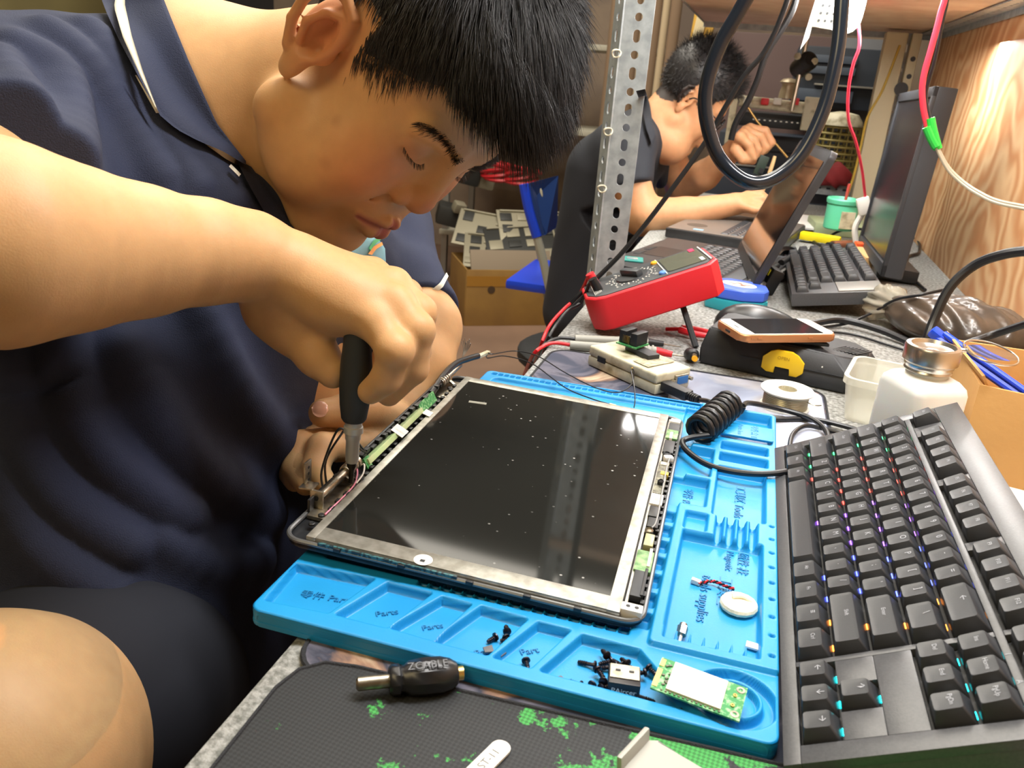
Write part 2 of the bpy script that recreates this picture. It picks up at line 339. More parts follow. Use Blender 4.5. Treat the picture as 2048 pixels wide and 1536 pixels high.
# blue work mat: a height field with real pockets, ribs, cells and rings
MW, MH = 0.2875, 0.437; MO = Vector((-0.2325, 0.3375, 0.0030))
bluem = mat('blue_silicone', hexc('1791cf'), 0.42, var=(14, hexc('1187c6'), 4), bump=(900, 0.10), sss=0.0)
gx = np.arange(-0.0008, MW + 0.0009, 0.00070); gy = np.arange(-0.0008, MH + 0.0009, 0.00070)
X, Y_ = np.meshgrid(gx, gy, indexing='ij')
def sd_poly(P, X, Y):
    P = np.array(P); d = np.full(X.shape, 1e9); s = np.ones(X.shape); n = len(P); j = n - 1
    for i in range(n):
        e = P[j] - P[i]; wx_ = X - P[i, 0]; wy = Y - P[i, 1]; t = np.clip((wx_ * e[0] + wy * e[1]) / (e @ e), 0, 1)
        d = np.minimum(d, (wx_ - e[0] * t) ** 2 + (wy - e[1] * t) ** 2)
        c1 = Y >= P[i, 1]; c2 = Y < P[j, 1]; c3 = e[0] * wy > e[1] * wx_; a = c1 & c2 & c3; b_ = ~c1 & ~c2 & ~c3; s = np.where(a | b_, -s, s); j = i
    return s * np.sqrt(d)
def sd_rect(x0, x1, y0, y1, r=0.002):
    cx, cy = (x0 + x1) / 2, (y0 + y1) / 2; qx = np.abs(X - cx) - (x1 - x0) / 2 + r; qy = np.abs(Y_ - cy) - (y1 - y0) / 2 + r
    return np.hypot(np.maximum(qx, 0), np.maximum(qy, 0)) + np.minimum(np.maximum(qx, qy), 0) - r
def step(d, w=0.0006): return 1 / (1 + np.exp(np.clip(d / w * 3.2, -40, 40)))       # 1 inside
Hf = np.full(X.shape, 0.0085)
def cut(d, to):
    global Hf; k = step(d); Hf = Hf * (1 - k) + to * k
cut(sd_rect(0.012, 0.208, 0.062, 0.420, 0.006), 0.0062)                                 # working field
for i in range(18):                                                                     # cell grid strips
    for j in range(4): cut(sd_rect(0.078 + i * 0.0072, 0.0834 + i * 0.0072, 0.0575 + j * 0.0072, 0.0629 + j * 0.0072, 0.0008), 0.0030)
for q in ([(0.001, 0.0495), (0.053, 0.053), (0.043, 0.013), (0.004, 0.010)], [(0.0615, 0.0525), (0.0895, 0.0525), (0.078, 0.013), (0.047, 0.013)], [(0.097, 0.0515), (0.1145, 0.051), (0.105, 0.0125), (0.080, 0.0135)],
          [(0.121, 0.0515), (0.149, 0.050), (0.137, 0.0115), (0.106, 0.0120)], [(0.156, 0.0495), (0.174, 0.0492), (0.161, 0.0105), (0.141, 0.011)], [(0.181, 0.048), (0.214, 0.047), (0.246, 0.009), (0.166, 0.0100)]):
    c = np.mean(q, 0); q = [tuple(c + (np.array(p) - c) * 0.94) for p in q]; cut(sd_poly(q, X, Y_) - 0.001, 0.0042)
rr_ = np.hypot(X - 0.2655, Y_ - 0.0265); cut(rr_ - 0.0215, 0.0045); cut(np.abs(rr_ - 0.0135) - 0.0014, 0.0085); cut(rr_ - 0.0115, 0.0055)
tray = sd_rect(0.2175, 0.2885, 0.052, 0.4375, 0.003); cut(tray, 0.0108)                 # raised tray block on the right
cut(sd_rect(0.2245, 0.2775, 0.0685, 0.184, 0.002), 0.0048)
for i in range(7): cut(sd_rect(0.2250 + i * 0.00765, 0.2312 + i * 0.00765, 0.0590, 0.0705, 0.0010), 0.0048)
for i in range(4): cut(sd_rect(0.2455 + i * 0.0078, 0.2505 + i * 0.0078, 0.184, 0.214, 0.002), 0.0048)
cut(sd_rect(0.2240, 0.2395, 0.186, 0.212, 0.002), 0.0070)
cut(sd_rect(0.2420, 0.2790, 0.214, 0.300, 0.002), 0.0048)
cut(sd_rect(0.2420, 0.2805, 0.310, 0.328, 0.002), 0.0048); cut(sd_rect(0.2420, 0.2805, 0.334, 0.352, 0.002), 0.0048)
cut(sd_rect(0.2400, 0.2830, 0.360, 0.432, 0.002), 0.0040)
cut(sd_rect(0.2050, 0.2365, 0.274, 0.330, 0.002), 0.0048); cut(sd_rect(0.2050, 0.2365, 0.222, 0.270, 0.002), 0.0048); cut(sd_rect(0.2050, 0.2320, 0.336, 0.424, 0.002), 0.0048)
for i in range(7): cut(sd_rect(0.2055, 0.2160, 0.066 + i * 0.0215, 0.0815 + i * 0.0215, 0.0015), 0.0045)
for i in range(34): cut(sd_rect(0.006 + i * 0.0063, 0.0108 + i * 0.0063, 0.4265, 0.4325, 0.0008), 0.0045)
for i in range(9): cut(np.hypot(X - 0.2838, Y_ - (0.064 + i * 0.0185)) - 0.0011, 0.0050)
cut(-sd_rect(-0.0002, MW + 0.0002, 0.0, MH, 0.007) + 0.0003, 0.0012)
Hf = np.maximum(0.0106 - (0.0085 - Hf) * 1.5, 0.0012)
out = sd_rect(-0.0002, MW + 0.0002, 0.0, MH, 0.007)
nx, ny = X.shape; V = np.stack([X, Y_, Hf], -1).reshape(-1, 3); idx = np.arange(nx * ny).reshape(nx, ny)
F = np.stack([idx[:-1, :-1], idx[1:, :-1], idx[1:, 1:], idx[:-1, 1:]], -1).reshape(-1, 4)
keep = (out[:-1, :-1] < 0.0004).ravel(); F = F[keep]
mt = thing('silicone_work_mat', 'bright blue silicone repair mat with moulded pockets under the open screen lid', 'work mat', MO)
np_mesh('moulded_sheet', V, F, bluem, mt)
MB().prism(rrect(MW + 0.0006, MH + 0.0006, 0.007, 5, MW / 2, MH / 2), 0.0, 0.0032, bev=0.0006).build('base_sheet', bluem, mt)
for s_, k0 in ((0, 0), (1, MW)):
    pass
side = rrect(MW + 0.0004, MH + 0.0, 0.007, 6, MW / 2, MH / 2)
bm = bmesh.new(); lo = [bm.verts.new((x, y, 0.0)) for x, y in side]; hi = []
for x, y in side: hi.append(bm.verts.new((x, y, 0.0100 if not (x > 0.217 and y > 0.05) else 0.0134)))
for i in range(len(side)): bm.faces.new((lo[i], lo[(i + 1) % len(side)], hi[(i + 1) % len(side)], hi[i]))
me = bpy.data.meshes.new('rim'); bm.to_mesh(me); bm.free(); me.materials.append(bluem); me.shade_smooth(); link('rim', me, mt)
MB().tube([(x + (MW/2 - x) * 0.006, y + (MH/2 - y) * 0.004, 0.0096 if not (x > 0.217 and y > 0.05) else 0.0130) for x, y in side], 0.0009, 8, 1, True).build('rim_bead', bluem, mt)
# moulded lettering
inkm = mat('blue_moulded_letter', hexc('1279b2'), 0.5)
def mt_text(s_, u, v, size, z, rot, sx=1.0): text(s_, 'lettering', size, inkm, mt, (u, v, z), (0, 0, rot), 0.0002, sx=sx)
mt_text('工具区 Tools', 0.2610, 0.258, 0.0095, 0.0056, -PI / 2)
mt_text('零件 Part', 0.222, 0.246, 0.0085, 0.0056, -PI / 2)
mt_text('磁性 柱', 0.2660, 0.168, 0.0085, 0.0056, -PI / 2); mt_text('Magnetic', 0.2575, 0.168, 0.0070, 0.0056, -PI / 2)
mt_text('工具区', 0.2560, 0.130, 0.0110, 0.0056, -PI / 2); mt_text('tools supplies', 0.2445, 0.118, 0.0095, 0.0056, -PI / 2)
mt_text('零件 Part', 0.030, 0.032, 0.0075, 0.0048, 0.15); mt_text('Parts', 0.070, 0.032, 0.0065, 0.0048, 0.6)
mt_text('Parts', 0.099, 0.030, 0.006, 0.0048, 0.6); mt_text('Part', 0.133, 0.020, 0.0065, 0.0048, 0.6); mt_text('Part', 0.156, 0.030, 0.0065, 0.0048, 0.6)
cov = thing('parts_box_cover', 'small blue lid lettered Parts box half open over the coin pocket of the mat', 'cover', MO + Vector((0.2600, 0.378, 0.0142)))
MB().prism(rrect(0.0500, 0.0300, 0.002, 3), 0.0, 0.0022, bev=0.0005).build('plate', bluem, cov)
text('零件盒 II', 'lettering', 0.0075, inkm, cov, (0.008, 0, 0.0022), (0, 0, -PI / 2), 0.0002); text('Parts box', 'lettering', 0.0065, inkm, cov, (-0.004, 0, 0.0022), (0, 0, -PI / 2), 0.0002); text('I', 'lettering', 0.0065, inkm, cov, (-0.014, 0, 0.0022), (0, 0, -PI / 2), 0.0002)
for i, (u, v, l_) in enumerate(((0.2570, 0.4080, 'silver coin lying in the far corner pocket of the blue mat, left of the pair'), (0.2730, 0.4065, 'silver coin lying in the far corner pocket of the blue mat, right of the pair'))):
    c = thing('coin', l_, 'coin', MO + Vector((u, v, 0.0041)))
    MB().lathe([(0.0088, 0), (0.0092, 0.0004), (0.0092, 0.0014), (0.0082, 0.0018), (0.0080, 0.0015)], n=28).build('disc', steel, c)

# ------------------------------------------------------------------ opened laptop screen lid
LIDQ = (-0.23694, 0.39429, 0.02682, 0.02841, -0.00694, 0.02305, 0.21697, 0.3234); ACT = (0.0137, 0.1960, 0.0160, 0.3090); FRX = 0.2037; KY = 0.951
LO = Vector((LIDQ[0], LIDQ[1], LIDQ[2])); a_, b_, c_ = LIDQ[3:6]; LW, LL = LIDQ[6:8]
LX = Vector((math.cos(c_) * math.cos(a_), math.sin(c_) * math.cos(a_), -math.sin(a_))); LY = Vector((-math.sin(c_) * math.cos(b_), math.cos(c_) * math.cos(b_), math.sin(b_)))
LM = frame(LO, LX, LY); LN = (LM.to_3x3() @ Vector((0, 0, 1)))
def lid_w(x, y, h=0): return LM @ Vector((x, y, h))
lid = thing('laptop_screen_lid', 'opened laptop screen lid with bare panel and hinges being unscrewed', 'laptop lid', M=LM)
lidp = mat('lid_black_plastic', hexc('26282b'), 0.35, var=(90, hexc('17181b'), 4)); lidrim = mat('lid_rim_grey', hexc('6d6f70'), 0.3, 0.5)
sh = MB(); outl = rrect(LW + 0.008, LL, 0.012, 6, LW / 2 - 0.004, LL / 2)
sh.prism(outl, -0.0070, -0.0040, bev=0.0008); sh.build('back_shell', lidp, lid)
MB().tube([Vector((x, y, -0.0022)) for x, y in outl], 0.0016, 8, 1, True).build('shell_lip', lidrim, lid)
bm = bmesh.new(); A = [bm.verts.new((x, y, -0.0060)) for x, y in outl]; B = [bm.verts.new((x, y, -0.0020)) for x, y in outl]
for i in range(len(outl)): bm.faces.new((A[i], A[(i + 1) % len(outl)], B[(i + 1) % len(outl)], B[i]))
me = bpy.data.meshes.new('shell_wall'); bm.to_mesh(me); bm.free(); me.materials.append(lidp); me.shade_smooth(); link('shell_wall', me, lid)
alum = mat('panel_frame_metal', hexc('b9b8b0'), 0.38, 0.7, var=(120, hexc('98968c'), 4), bump=(200, 0.05))
x0, x1, y0, y1 = ACT[0], ACT[1], ACT[2], ACT[3]; fx0, fx1, fy0, fy1 = 0.0075, FRX, 0.0020, LL - 0.003
fr = MB()
for bx in ((fx0, x0, fy0, fy1), (x1, fx1, fy0, fy1)): fr.box(((bx[0] + bx[1]) / 2, (bx[2] + bx[3]) / 2, -0.0012), (bx[1] - bx[0], bx[3] - bx[2], 0.0050), bev=0.0004)
for bx in ((x0 - .0004, x1 + .0004, fy0 + .0003, y0), (x0 - .0004, x1 + .0004, y1, fy1 - .0003)): fr.box(((bx[0] + bx[1]) / 2, (bx[2] + bx[3]) / 2, -0.0012), (bx[1] - bx[0], bx[3] - bx[2], 0.0048), bev=0.0003)
fr.build('panel_frame', alum, lid)
scr = bpy.data.materials.new('dusty_black_panel_glass'); scr.use_nodes = True; nt, b, tc = nodes_of(scr); b.inputs['Roughness'].default_value = 0.06; b.inputs['IOR'].default_value = 1.33
vo = nt.nodes.new('ShaderNodeTexVoronoi'); vo.inputs['Scale'].default_value = 95; vo.inputs['Randomness'].default_value = 1
no = nt.nodes.new('ShaderNodeTexNoise'); no.inputs['Scale'].default_value = 30; no.inputs['Detail'].default_value = 8
cr = nt.nodes.new('ShaderNodeValToRGB'); cr.color_ramp.elements[0].position = 0.045; cr.color_ramp.elements[0].color = (1, 1, 1, 1); cr.color_ramp.elements[1].position = 0.11; cr.color_ramp.elements[1].color = (0, 0, 0, 1)
cr2 = nt.nodes.new('ShaderNodeValToRGB'); cr2.color_ramp.elements[0].position = 0.44; cr2.color_ramp.elements[0].color = (0, 0, 0, 1); cr2.color_ramp.elements[1].position = 0.60; cr2.color_ramp.elements[1].color = (1, 1, 1, 1)
mu = nt.nodes.new('ShaderNodeMath'); mu.operation = 'MULTIPLY'; mi_ = nt.nodes.new('ShaderNodeMixRGB'); mi_.inputs[1].default_value = (0.012, 0.013, 0.012, 1); mi_.inputs[2].default_value = (0.45, 0.45, 0.43, 1)
nt.links.new(tc.outputs['Object'], vo.inputs['Vector']); nt.links.new(tc.outputs['Object'], no.inputs['Vector']); nt.links.new(vo.outputs['Distance'], cr.inputs[0]); nt.links.new(no.outputs['Fac'], cr2.inputs[0])
nt.links.new(cr.outputs[0], mu.inputs[0]); nt.links.new(cr2.outputs[0], mu.inputs[1]); nt.links.new(mu.outputs[0], mi_.inputs[0]); nt.links.new(mi_.outputs[0], b.inputs['Base Color'])
MB().box(((x0 + x1) / 2, (y0 + y1) / 2, -0.0010), (x1 - x0, y1 - y0, 0.0036)).build('display_panel', scr, lid)
MB().box((0.0375, 0.262, 0.0010), (0.016, 0.0045, 0.0004), rot=(0, 0, 0.15)).build('tape_scrap', mat('clear_tape', hexc('8a8a80'), 0.3), lid)
# raised hinge side wall with clips and components
stn = steel
MB().box((-0.0065, LL / 2 + 0.004, 0.0025), (0.0020, LL - 0.055, 0.0110), bev=0.0005).build('hinge_side_wall', lidp, lid)
cl = MB(); random.seed(3)
for i in range(26):
    y = 0.05 + i * (LL - 0.07) / 26; cl.box((-0.0045 + random.uniform(-.001, .002), y, 0.0060 + random.uniform(-.001, .0015)), (0.004, 0.0035 + random.random() * 0.004, 0.003), bev=0.0003)
for i in range(24):
    y = 0.04 + i * (LL - 0.06) / 24; cl.box((0.0050 + random.uniform(-.0005, .0008), y, -0.0005), (0.0030, 0.0045, 0.0035), bev=0.0003)
cl.build('clip_row', black, lid)['kind'] = 'stuff'
MB().box((0.0000, 0.150, -0.0030), (0.012, 0.24, 0.0020)).build('cable_channel', black, lid)
MB().box((0.0005, 0.060, -0.0020), (0.0125, 0.065, 0.0026), bev=0.0003).build('hinge_plate', nickel, lid); MB().box((0.0005, 0.284, -0.0020), (0.0125, 0.045, 0.0026), bev=0.0003).build('hinge_plate', nickel, lid)
def hinge(yc, d, end):
    h = MB(); z = 0.0065
    h.cone((-0.004, yc, z), (-0.004, yc + d * 0.020, z), 0.0042, n=20)
    for k in range(4): h.cone((-0.004, yc + d * (0.002 + k * 0.0045), z), (-0.004, yc + d * (0.0045 + k * 0.0045), z), 0.0048, n=20)
    h.cone((-0.004, yc - d * 0.038, z), (-0.004, yc, z), 0.0027, n=16)
    h.box((0.0005, yc + d * 0.000, 0.002), (0.0090, 0.0045, 0.0022), rot=(0, 0.6, 0), bev=0.0006); h.box((0.0055, yc - d * 0.002, -0.0006), (0.0060, 0.009, 0.0016), bev=0.0006)
    o = h.build('hinge_barrel', nickel, lid)
    if end:
        e = MB(); ye = yc - d * 0.040
        e.box((-0.0045, ye, z - 0.0010), (0.0095, 0.0022, 0.0130), bev=0.0010); e.box((-0.0125, ye + 0.004, z + 0.0050), (0.0100, 0.0105, 0.0016), rot=(0, -0.1, 0), bev=0.0006)
        e.box((-0.0160, ye + 0.0085, z + 0.0120), (0.0016, 0.0085, 0.0170), bev=0.0006); e.build('hinge_arm', nickel, lid)
        q = MB()
        for kk in range(3): q.cone((-0.0150, ye + 0.0085, z + 0.0070 + kk * 0.0045), (-0.0172, ye + 0.0085, z + 0.0070 + kk * 0.0045), 0.0011, n=12)
        q.cone((-0.0045, ye - 0.0014, z), (-0.0045, ye - 0.0009, z), 0.0018, n=14); q.build('rivet_hole', black, lid)
hinge(0.079, 1, True); hinge(0.296, -1, False)
iv = MB().box((0.0005, 0.160, 0.0036), (0.0060, 0.110, 0.0046), rot=(0, -0.5, 0), bev=0.0006).build('inverter_sleeve', mat('pale_green_sleeve', hexc('c3d0a0'), 0.3, var=(40, hexc('a9c48a'), 3)), lid)
MB().box((0.0005, 0.232, 0.0045), (0.0016, 0.036, 0.0090), rot=(0, -0.5, 0)).build('inverter_board', green_pcb, lid)
MB().box((0.0012, 0.106, 0.0036), (0.0016, 0.008, 0.0080), rot=(0, -0.5, 0)).build('inverter_board', green_pcb, lid)
MB().box((0.0030, 0.163, 0.0062), (0.0110, 0.0135, 0.0004), rot=(0, 0.45, 0)).build('white_sticker', white, lid)
for k in range(5): text('|||||||', 'bar_code', 0.0022, dark, lid, (0.0012 + k * 0.0014, 0.163, 0.0070 - k * 0.00066), (0, 0.45, PI / 2))
MB().box((0.0075, 0.215, 0.0026), (0.0070, 0.010, 0.0004), rot=(0, 0.3, 0)).build('white_sticker', white, lid)
cyl = MB().cone((0.0045, 0.084, 0.0000), (0.0045, 0.084, 0.0030), 0.0040, n=20); cyl.build('black_grommet', black, lid)
for i, (xx, yy) in enumerate(((0.0035, 0.030), (0.0025, 0.118), (0.0055, 0.138), (0.0045, 0.262), (0.0030, 0.285), (0.0050, 0.205), (0.0030, 0.018))):
    MB().lathe([(0.0022, -0.0006), (0.0022, 0.0004), (0.0016, 0.0010), (0.0006, 0.0008)], (xx, yy, 0), 14).build('lid_screw', nickel if i % 2 else black, lid)
wires = ((('black_wire', rubber, 0.0008), [(-0.008, 0.060, 0.004), (-0.012, 0.066, 0.020), (-0.010, 0.086, 0.033), (-0.008, 0.090, 0.036), (-0.005, 0.098, 0.024), (-0.003, 0.110, 0.010)]),
         (('black_wire', rubber, 0.0008), [(-0.006, 0.052, 0.004), (-0.011, 0.058, 0.016), (-0.012, 0.078, 0.034), (-0.009, 0.086, 0.036), (-0.004, 0.103, 0.015), (-0.002, 0.112, 0.008)]),
         (('pink_wire', mat('pink_wire_pvc', hexc('d8809a'), 0.4), 0.0006), [(-0.001, 0.092, 0.004), (0.002, 0.087, 0.006), (0.005, 0.080, 0.005), (0.006, 0.070, 0.001), (0.006, 0.030, 0.001)]),
         (('white_wire', white, 0.0006), [(0.000, 0.096, 0.005), (0.004, 0.094, 0.008), (0.007, 0.086, 0.005), (0.0065, 0.076, 0.002)]))
for (nm, m_, r_), pts in wires: MB().tube(pts, r_, 6, 6).build(nm, m_, lid)
# screen cable that leaves the far corner, with its two aerial leads
MB().tube([(-0.004, 0.255, 0.004), (-0.005, 0.290, 0.010), (-0.004, 0.320, 0.012), (0.002, 0.340, 0.012), (0.0075, 0.357, 0.011)], 0.0030, 10, 6).build('screen_cable', rubber, lid)
MB().box((0.0105, 0.366, 0.0105), (0.0045, 0.020, 0.0030), rot=(0, 0, -0.25), bev=0.0004).build('cable_plug', cream, lid)
tuft = MB()
for k in range(7): tuft.tube([(-0.006, 0.348, 0.010), (-0.007 + k * 0.0008, 0.352 + k * 0.0004, 0.018), (-0.010 + k * 0.0016, 0.353, 0.024 + (k % 3) * 0.002)], 0.0004, 5, 3)
tuft.build('frayed_foil', mat('grey_foil', hexc('8a8880'), 0.4, 0.5), lid)
# near edge: circuit strip, stickers, screws
MB().box((0.0620, -0.0006, -0.0010), (0.0900, 0.0016, 0.0030)).build('driver_strip', mat('teal_flex', hexc('3f6c70'), 0.35, var=(500, hexc('222c2e'), 3, 0.45, 0.55)), lid)
for xx in (0.030, 0.072, 0.115, 0.150, 0.180): MB().box((xx, -0.0014, -0.0012), (0.0045, 0.0022, 0.0026), bev=0.0004).build('edge_clip', black, lid)
sk = MB().lathe([(0.0058, 0), (0.0058, 0.0003)], (0.083, 0.0062, 0.0013), 24).build('round_sticker', white, lid); MB().box((0.083, 0.0050, 0.00165), (0.0030, 0.0026, 0.0001)).build('sticker_print', dark, lid)
# webcam side
wx0 = FRX + 0.0005; bw = LW - wx0
MB().box((wx0 + 0.0015, LL / 2, -0.0020), (0.0018, LL - 0.016, 0.0030), bev=0.0003).build('panel_rail', alum, lid)
tr = MB(); random.seed(11)
for i in range(34):
    y = 0.012 + i * (LL - 0.026) / 34; tr.box((LW - 0.0022, y, -0.0022), (0.0026, 0.0022 + random.random() * 0.003, 0.0030), bev=0.0002)
tr.build('clip_row', black, lid)['kind'] = 'stuff'
cx = (wx0 + LW) / 2 + 0.0003; greenfoil = mat('green_foil', hexc('8fb27c'), 0.4, 0.3, var=(180, hexc('4f7a4a'), 3))
def lump(nm, y, w, l, h, m_, dx=0, rz=0): return MB().box((cx + dx, y * KY, -0.0035 + h / 2), (w, l, h), rot=(0, 0, rz), bev=min(w, l, h) * 0.2).build(nm, m_, lid)
lump('corner_bracket', 0.326, bw * .7, 0.008, 0.0050, white); lump('catch_block', 0.312, bw * .75, 0.016, 0.0040, dark); lump('green_shield', 0.292, bw * .8, 0.020, 0.0046, greenfoil, -0.0005); lump('green_shield', 0.287, bw * .2, 0.014, 0.0056, white, -0.001)
lump('latch_block', 0.262, bw * .7, 0.026, 0.0050, black, -0.0008); MB().lathe([(0.0032, 0), (0.0032, 0.0052), (0.0020, 0.0062), (0.0018, 0.0050)], (cx - 0.001, 0.245 * KY, -0.0035), 18).build('magnet_post', dark, lid)
lump('foil_scrap', 0.238, bw * .6, 0.006, 0.0060, white, 0.0008, 0.4)
wb = lump('webcam_board', 0.200, bw * .62, 0.058, 0.0038, mat('webcam_board_mess', hexc('8d8c78'), 0.4, 0.2, var=(260, hexc('3d3c34'), 4)), -0.0014)
lump('white_tape', 0.226, bw * .55, 0.006, 0.0044, cream, -0.001); lump('yellow_ring', 0.207, bw * .5, 0.0055, 0.0046, mat('yellow_film', hexc('e8c94a'), 0.5), 0.0004)
MB().lathe([(0.0024, 0), (0.0024, 0.0040), (0.0014, 0.0052), (0.0012, 0.0044)], (cx - 0.001, 0.186 * KY, -0.0010), 18).build('camera_lens', black, lid)
lump('qr_free_label', 0.159, bw * .72, 0.0170, 0.0042, white, -0.0012); lump('label_print', 0.159, bw * .25, 0.0060, 0.0044, mat('grey_print', hexc('a5a59c'), 0.6), -0.0012)
lump('microphone_boot', 0.138, bw * .6, 0.016, 0.0046, rubber, -0.0008); lump('latch_block', 0.122, bw * .6, 0.014, 0.0040, black)
MB().lathe([(0.0030, 0), (0.0030, 0.0048), (0.0018, 0.0058), (0.0016, 0.0045)], (cx - 0.0015, 0.108 * KY, -0.0035), 18).build('magnet_post', nickel, lid)
lump('clear_flex', 0.095, bw * .5, 0.016, 0.0046, mat('amber_flex', hexc('a8a67c'), 0.3), 0.0); lump('green_shield', 0.066, bw * .85, 0.025, 0.0048, greenfoil, -0.0003); lump('green_shield', 0.070, bw * .15, 0.022, 0.0058, white, 0.0028)
lump('catch_block', 0.040, bw * .55, 0.032, 0.0046, dark, -0.0010); lump('catch_rail', 0.040, bw * .15, 0.030, 0.0056, black, 0.0026)
hb = lump('corner_bracket', 0.0085, bw * 1.0, 0.0080, 0.0062, white, -0.0012)
for dx in (-0.0035, 0.0015): MB().cone((cx + dx, 0.0085 * KY, 0.0026), (cx + dx, 0.0085 * KY, 0.0029), 0.0013, n=12).build('bracket_hole', black, lid)
MB().tube([(cx + 0.002, 0.236 * KY, 0.002), (LW - 0.005, 0.215 * KY, 0.0030), (LW - 0.0045, 0.170 * KY, 0.0020), (cx + 0.002, 0.125 * KY, 0.001), (cx, 0.112 * KY, 0.001)], 0.0006, 6, 6).build('grey_wire', mat('grey_wire_pvc', hexc('8f9090'), 0.4), lid)
al = [[lid_w(0.0125, 0.375, 0.0105), atz(985, 708, 0.035), atz(1030, 702, 0.030), atz(1075, 712, 0.030), atz(1130, 745, 0.028), atz(1190, 775, 0.024), atz(1235, 785, 0.022), atz(1262, 770, 0.026), atz(1268, 745, 0.036), atz(1263, 735, 0.040)],
      [lid_w(0.0125, 0.375, 0.0095), atz(975, 716, 0.030), atz(1010, 712, 0.027), atz(1065, 728, 0.022), atz(1130, 775, 0.021), atz(1185, 798, 0.021), atz(1232, 812, 0.021)],
      [atz(1262, 742, 0.038), atz(1268, 772, 0.032), atz(1270, 800, 0.025), atz(1268, 815, 0.021)]]
MIv = LM.inverted()
for i, pts in enumerate(al): MB().tube([MIv @ p for p in pts], 0.0006, 6, 8).build('aerial_lead', rubber, lid)
for p, q in ((al[0][-1], al[0][-2]), (al[1][-1], al[1][-2])): MB().cone(MIv @ p, MIv @ (p + (q - p) * 0.25), 0.0011, n=8).build('aerial_tip', gold, lid)
# ------------------------------------------------------------------ near keyboard, propped up along its far side
U = 0.01905
kc = hexc('2f3236')
casem = mat('keyboard_case', hexc('4a4b4e'), 0.34, var=(700, hexc('434447'), 2), bump=(1200, 0.06)); keym = mat('keycap_black', hexc('303236'), 0.38, bump=(1500, 0.05)); keydark = mat('key_well', hexc('0c0d0f'), 0.6)
legm = mat('legend_grey', hexc('9a9da4'), 0.5)
LAY = [(0, [('Ctrl', 1.25), ('Win', 1.25), ('Alt', 1.25), ('', 6.25), ('Alt', 1.25), ('Fn', 1.25), ('≡', 1.25), ('Ctrl', 1.25), (None, .25), ('←', 1), ('↓', 1), ('→', 1)]),
       (1, [('Shift', 2.25)] + [(c, 1) for c in 'ZXCVBNM,./'] + [('Shift', 2.75), (None, 1.25), ('↑', 1)]),
       (2, [('Caps', 1.75)] + [(c, 1) for c in "ASDFGHJKL;'"] + [('Enter', 2.25)]),
       (3, [('Tab', 1.5)] + [(c, 1) for c in 'QWERTYUIOP[]'] + [('\\', 1.5), (None, .25), ('Del', 1), ('End', 1), ('PgDn', 1)]),
       (4, [('~', 1)] + [(c, 1) for c in '1234567890-='] + [('←', 2), (None, .25), ('Ins', 1), ('Home', 1), ('PgUp', 1)]),
       (5.25, [('Esc', 1), (None, 1), ('F1', 1), ('F2', 1), ('F3', 1), ('F4', 1), (None, .5), ('F5', 1), ('F6', 1), ('F7', 1), ('F8', 1), (None, .5), ('F9', 1), ('F10', 1), ('F11', 1), ('F12', 1), (None, .25), ('PrtSc', 1), ('ScrLk', 1), ('Pause', 1)])]
KEYMESH = {}
def keymesh(w, u, km):
    if (w, u, km.name) in KEYMESH: return KEYMESH[(w, u, km.name)]
    W = w * u - 0.0011; D = u - 0.0011; h = 0.0095; tw = W - 0.0066; td = D - 0.0058
    bm = bmesh.new(); V = []
    for (a, b, z, r) in ((W, D, -h, .0008), (W, D, -h + .0012, .0008), (tw + .0009, td + .0009, -0.0009, .0012), (tw, td, 0, .0014), (tw - .003, td - .003, -0.0002, .0012), ):
        V.append([bm.verts.new((x, y - (0.0004 if z > -h + .002 else 0), z)) for x, y in rrect(a, b, r, 2)])
    n = len(V[0])
    for A, B in zip(V, V[1:]):
        for i in range(n): bm.faces.new((A[i], A[(i + 1) % n], B[(i + 1) % n], B[i]))
    bm.faces.new(V[-1]); bmesh.ops.recalc_face_normals(bm, faces=bm.faces)
    me = bpy.data.meshes.new('key'); bm.to_mesh(me); bm.free(); me.materials.append(km); me.shade_smooth(); me.set_sharp_from_angle(angle=math.radians(40)); KEYMESH[(w, u, km.name)] = me; return me
def keyboard(root, LAY, u, km, legends, leg_scale=1.0, mirror=1):
    for v, row in LAY:
        x = 0
        for s_, w in row:
            if s_ is not None:
                k = link('key', keymesh(w, u, km), root); k.location = ((x + w / 2) * u, v * u, {0: 0.0, 1: 0.0, 2: 0.0003, 3: 0.0010, 4: 0.0020, 5.25: 0.0022}[v])
                k.rotation_euler = ({0: -0.03, 1: -0.02, 2: 0.0, 3: 0.03, 4: 0.09, 5.25: 0.10}[v], 0, 0)
                if legends and s_:
                    big = len(s_) == 1
                    t = text(s_, 'legend', (0.0052 if big else 0.0032) * leg_scale, legm, k, (-(w * u / 2 - 0.0062) * (0.0 if big and w < 1.3 else 0.15), 0.0022 if big else 0.0012, 0.00004), (0, 0, 0))
            x += w
kt = 0.4738; KM = Matrix.Translation((0.06712, 0.68142, 0.0300)) @ Matrix(((-0.00729, math.cos(kt), -math.sin(kt)), (-1, -0.0064, 0.0034), (0, math.sin(kt), math.cos(kt)))).transposed().transposed().to_4x4()
xx_ = Vector((0.00729, -1, 0)).normalized(); yy_ = Vector((math.cos(kt), 0.00729 * math.cos(kt), math.sin(kt))).normalized(); KM = frame(Vector((0.06712, 0.68142, 0.0300)), xx_, yy_)
kb = thing('keyboard', 'large black mechanical keyboard with glowing coloured backlight in the right foreground', 'keyboard', M=KM)
c0, c1, d0, d1 = -0.011, 18.25 * U + 0.012, -U / 2 - 0.0085, 5.75 * U + 0.018
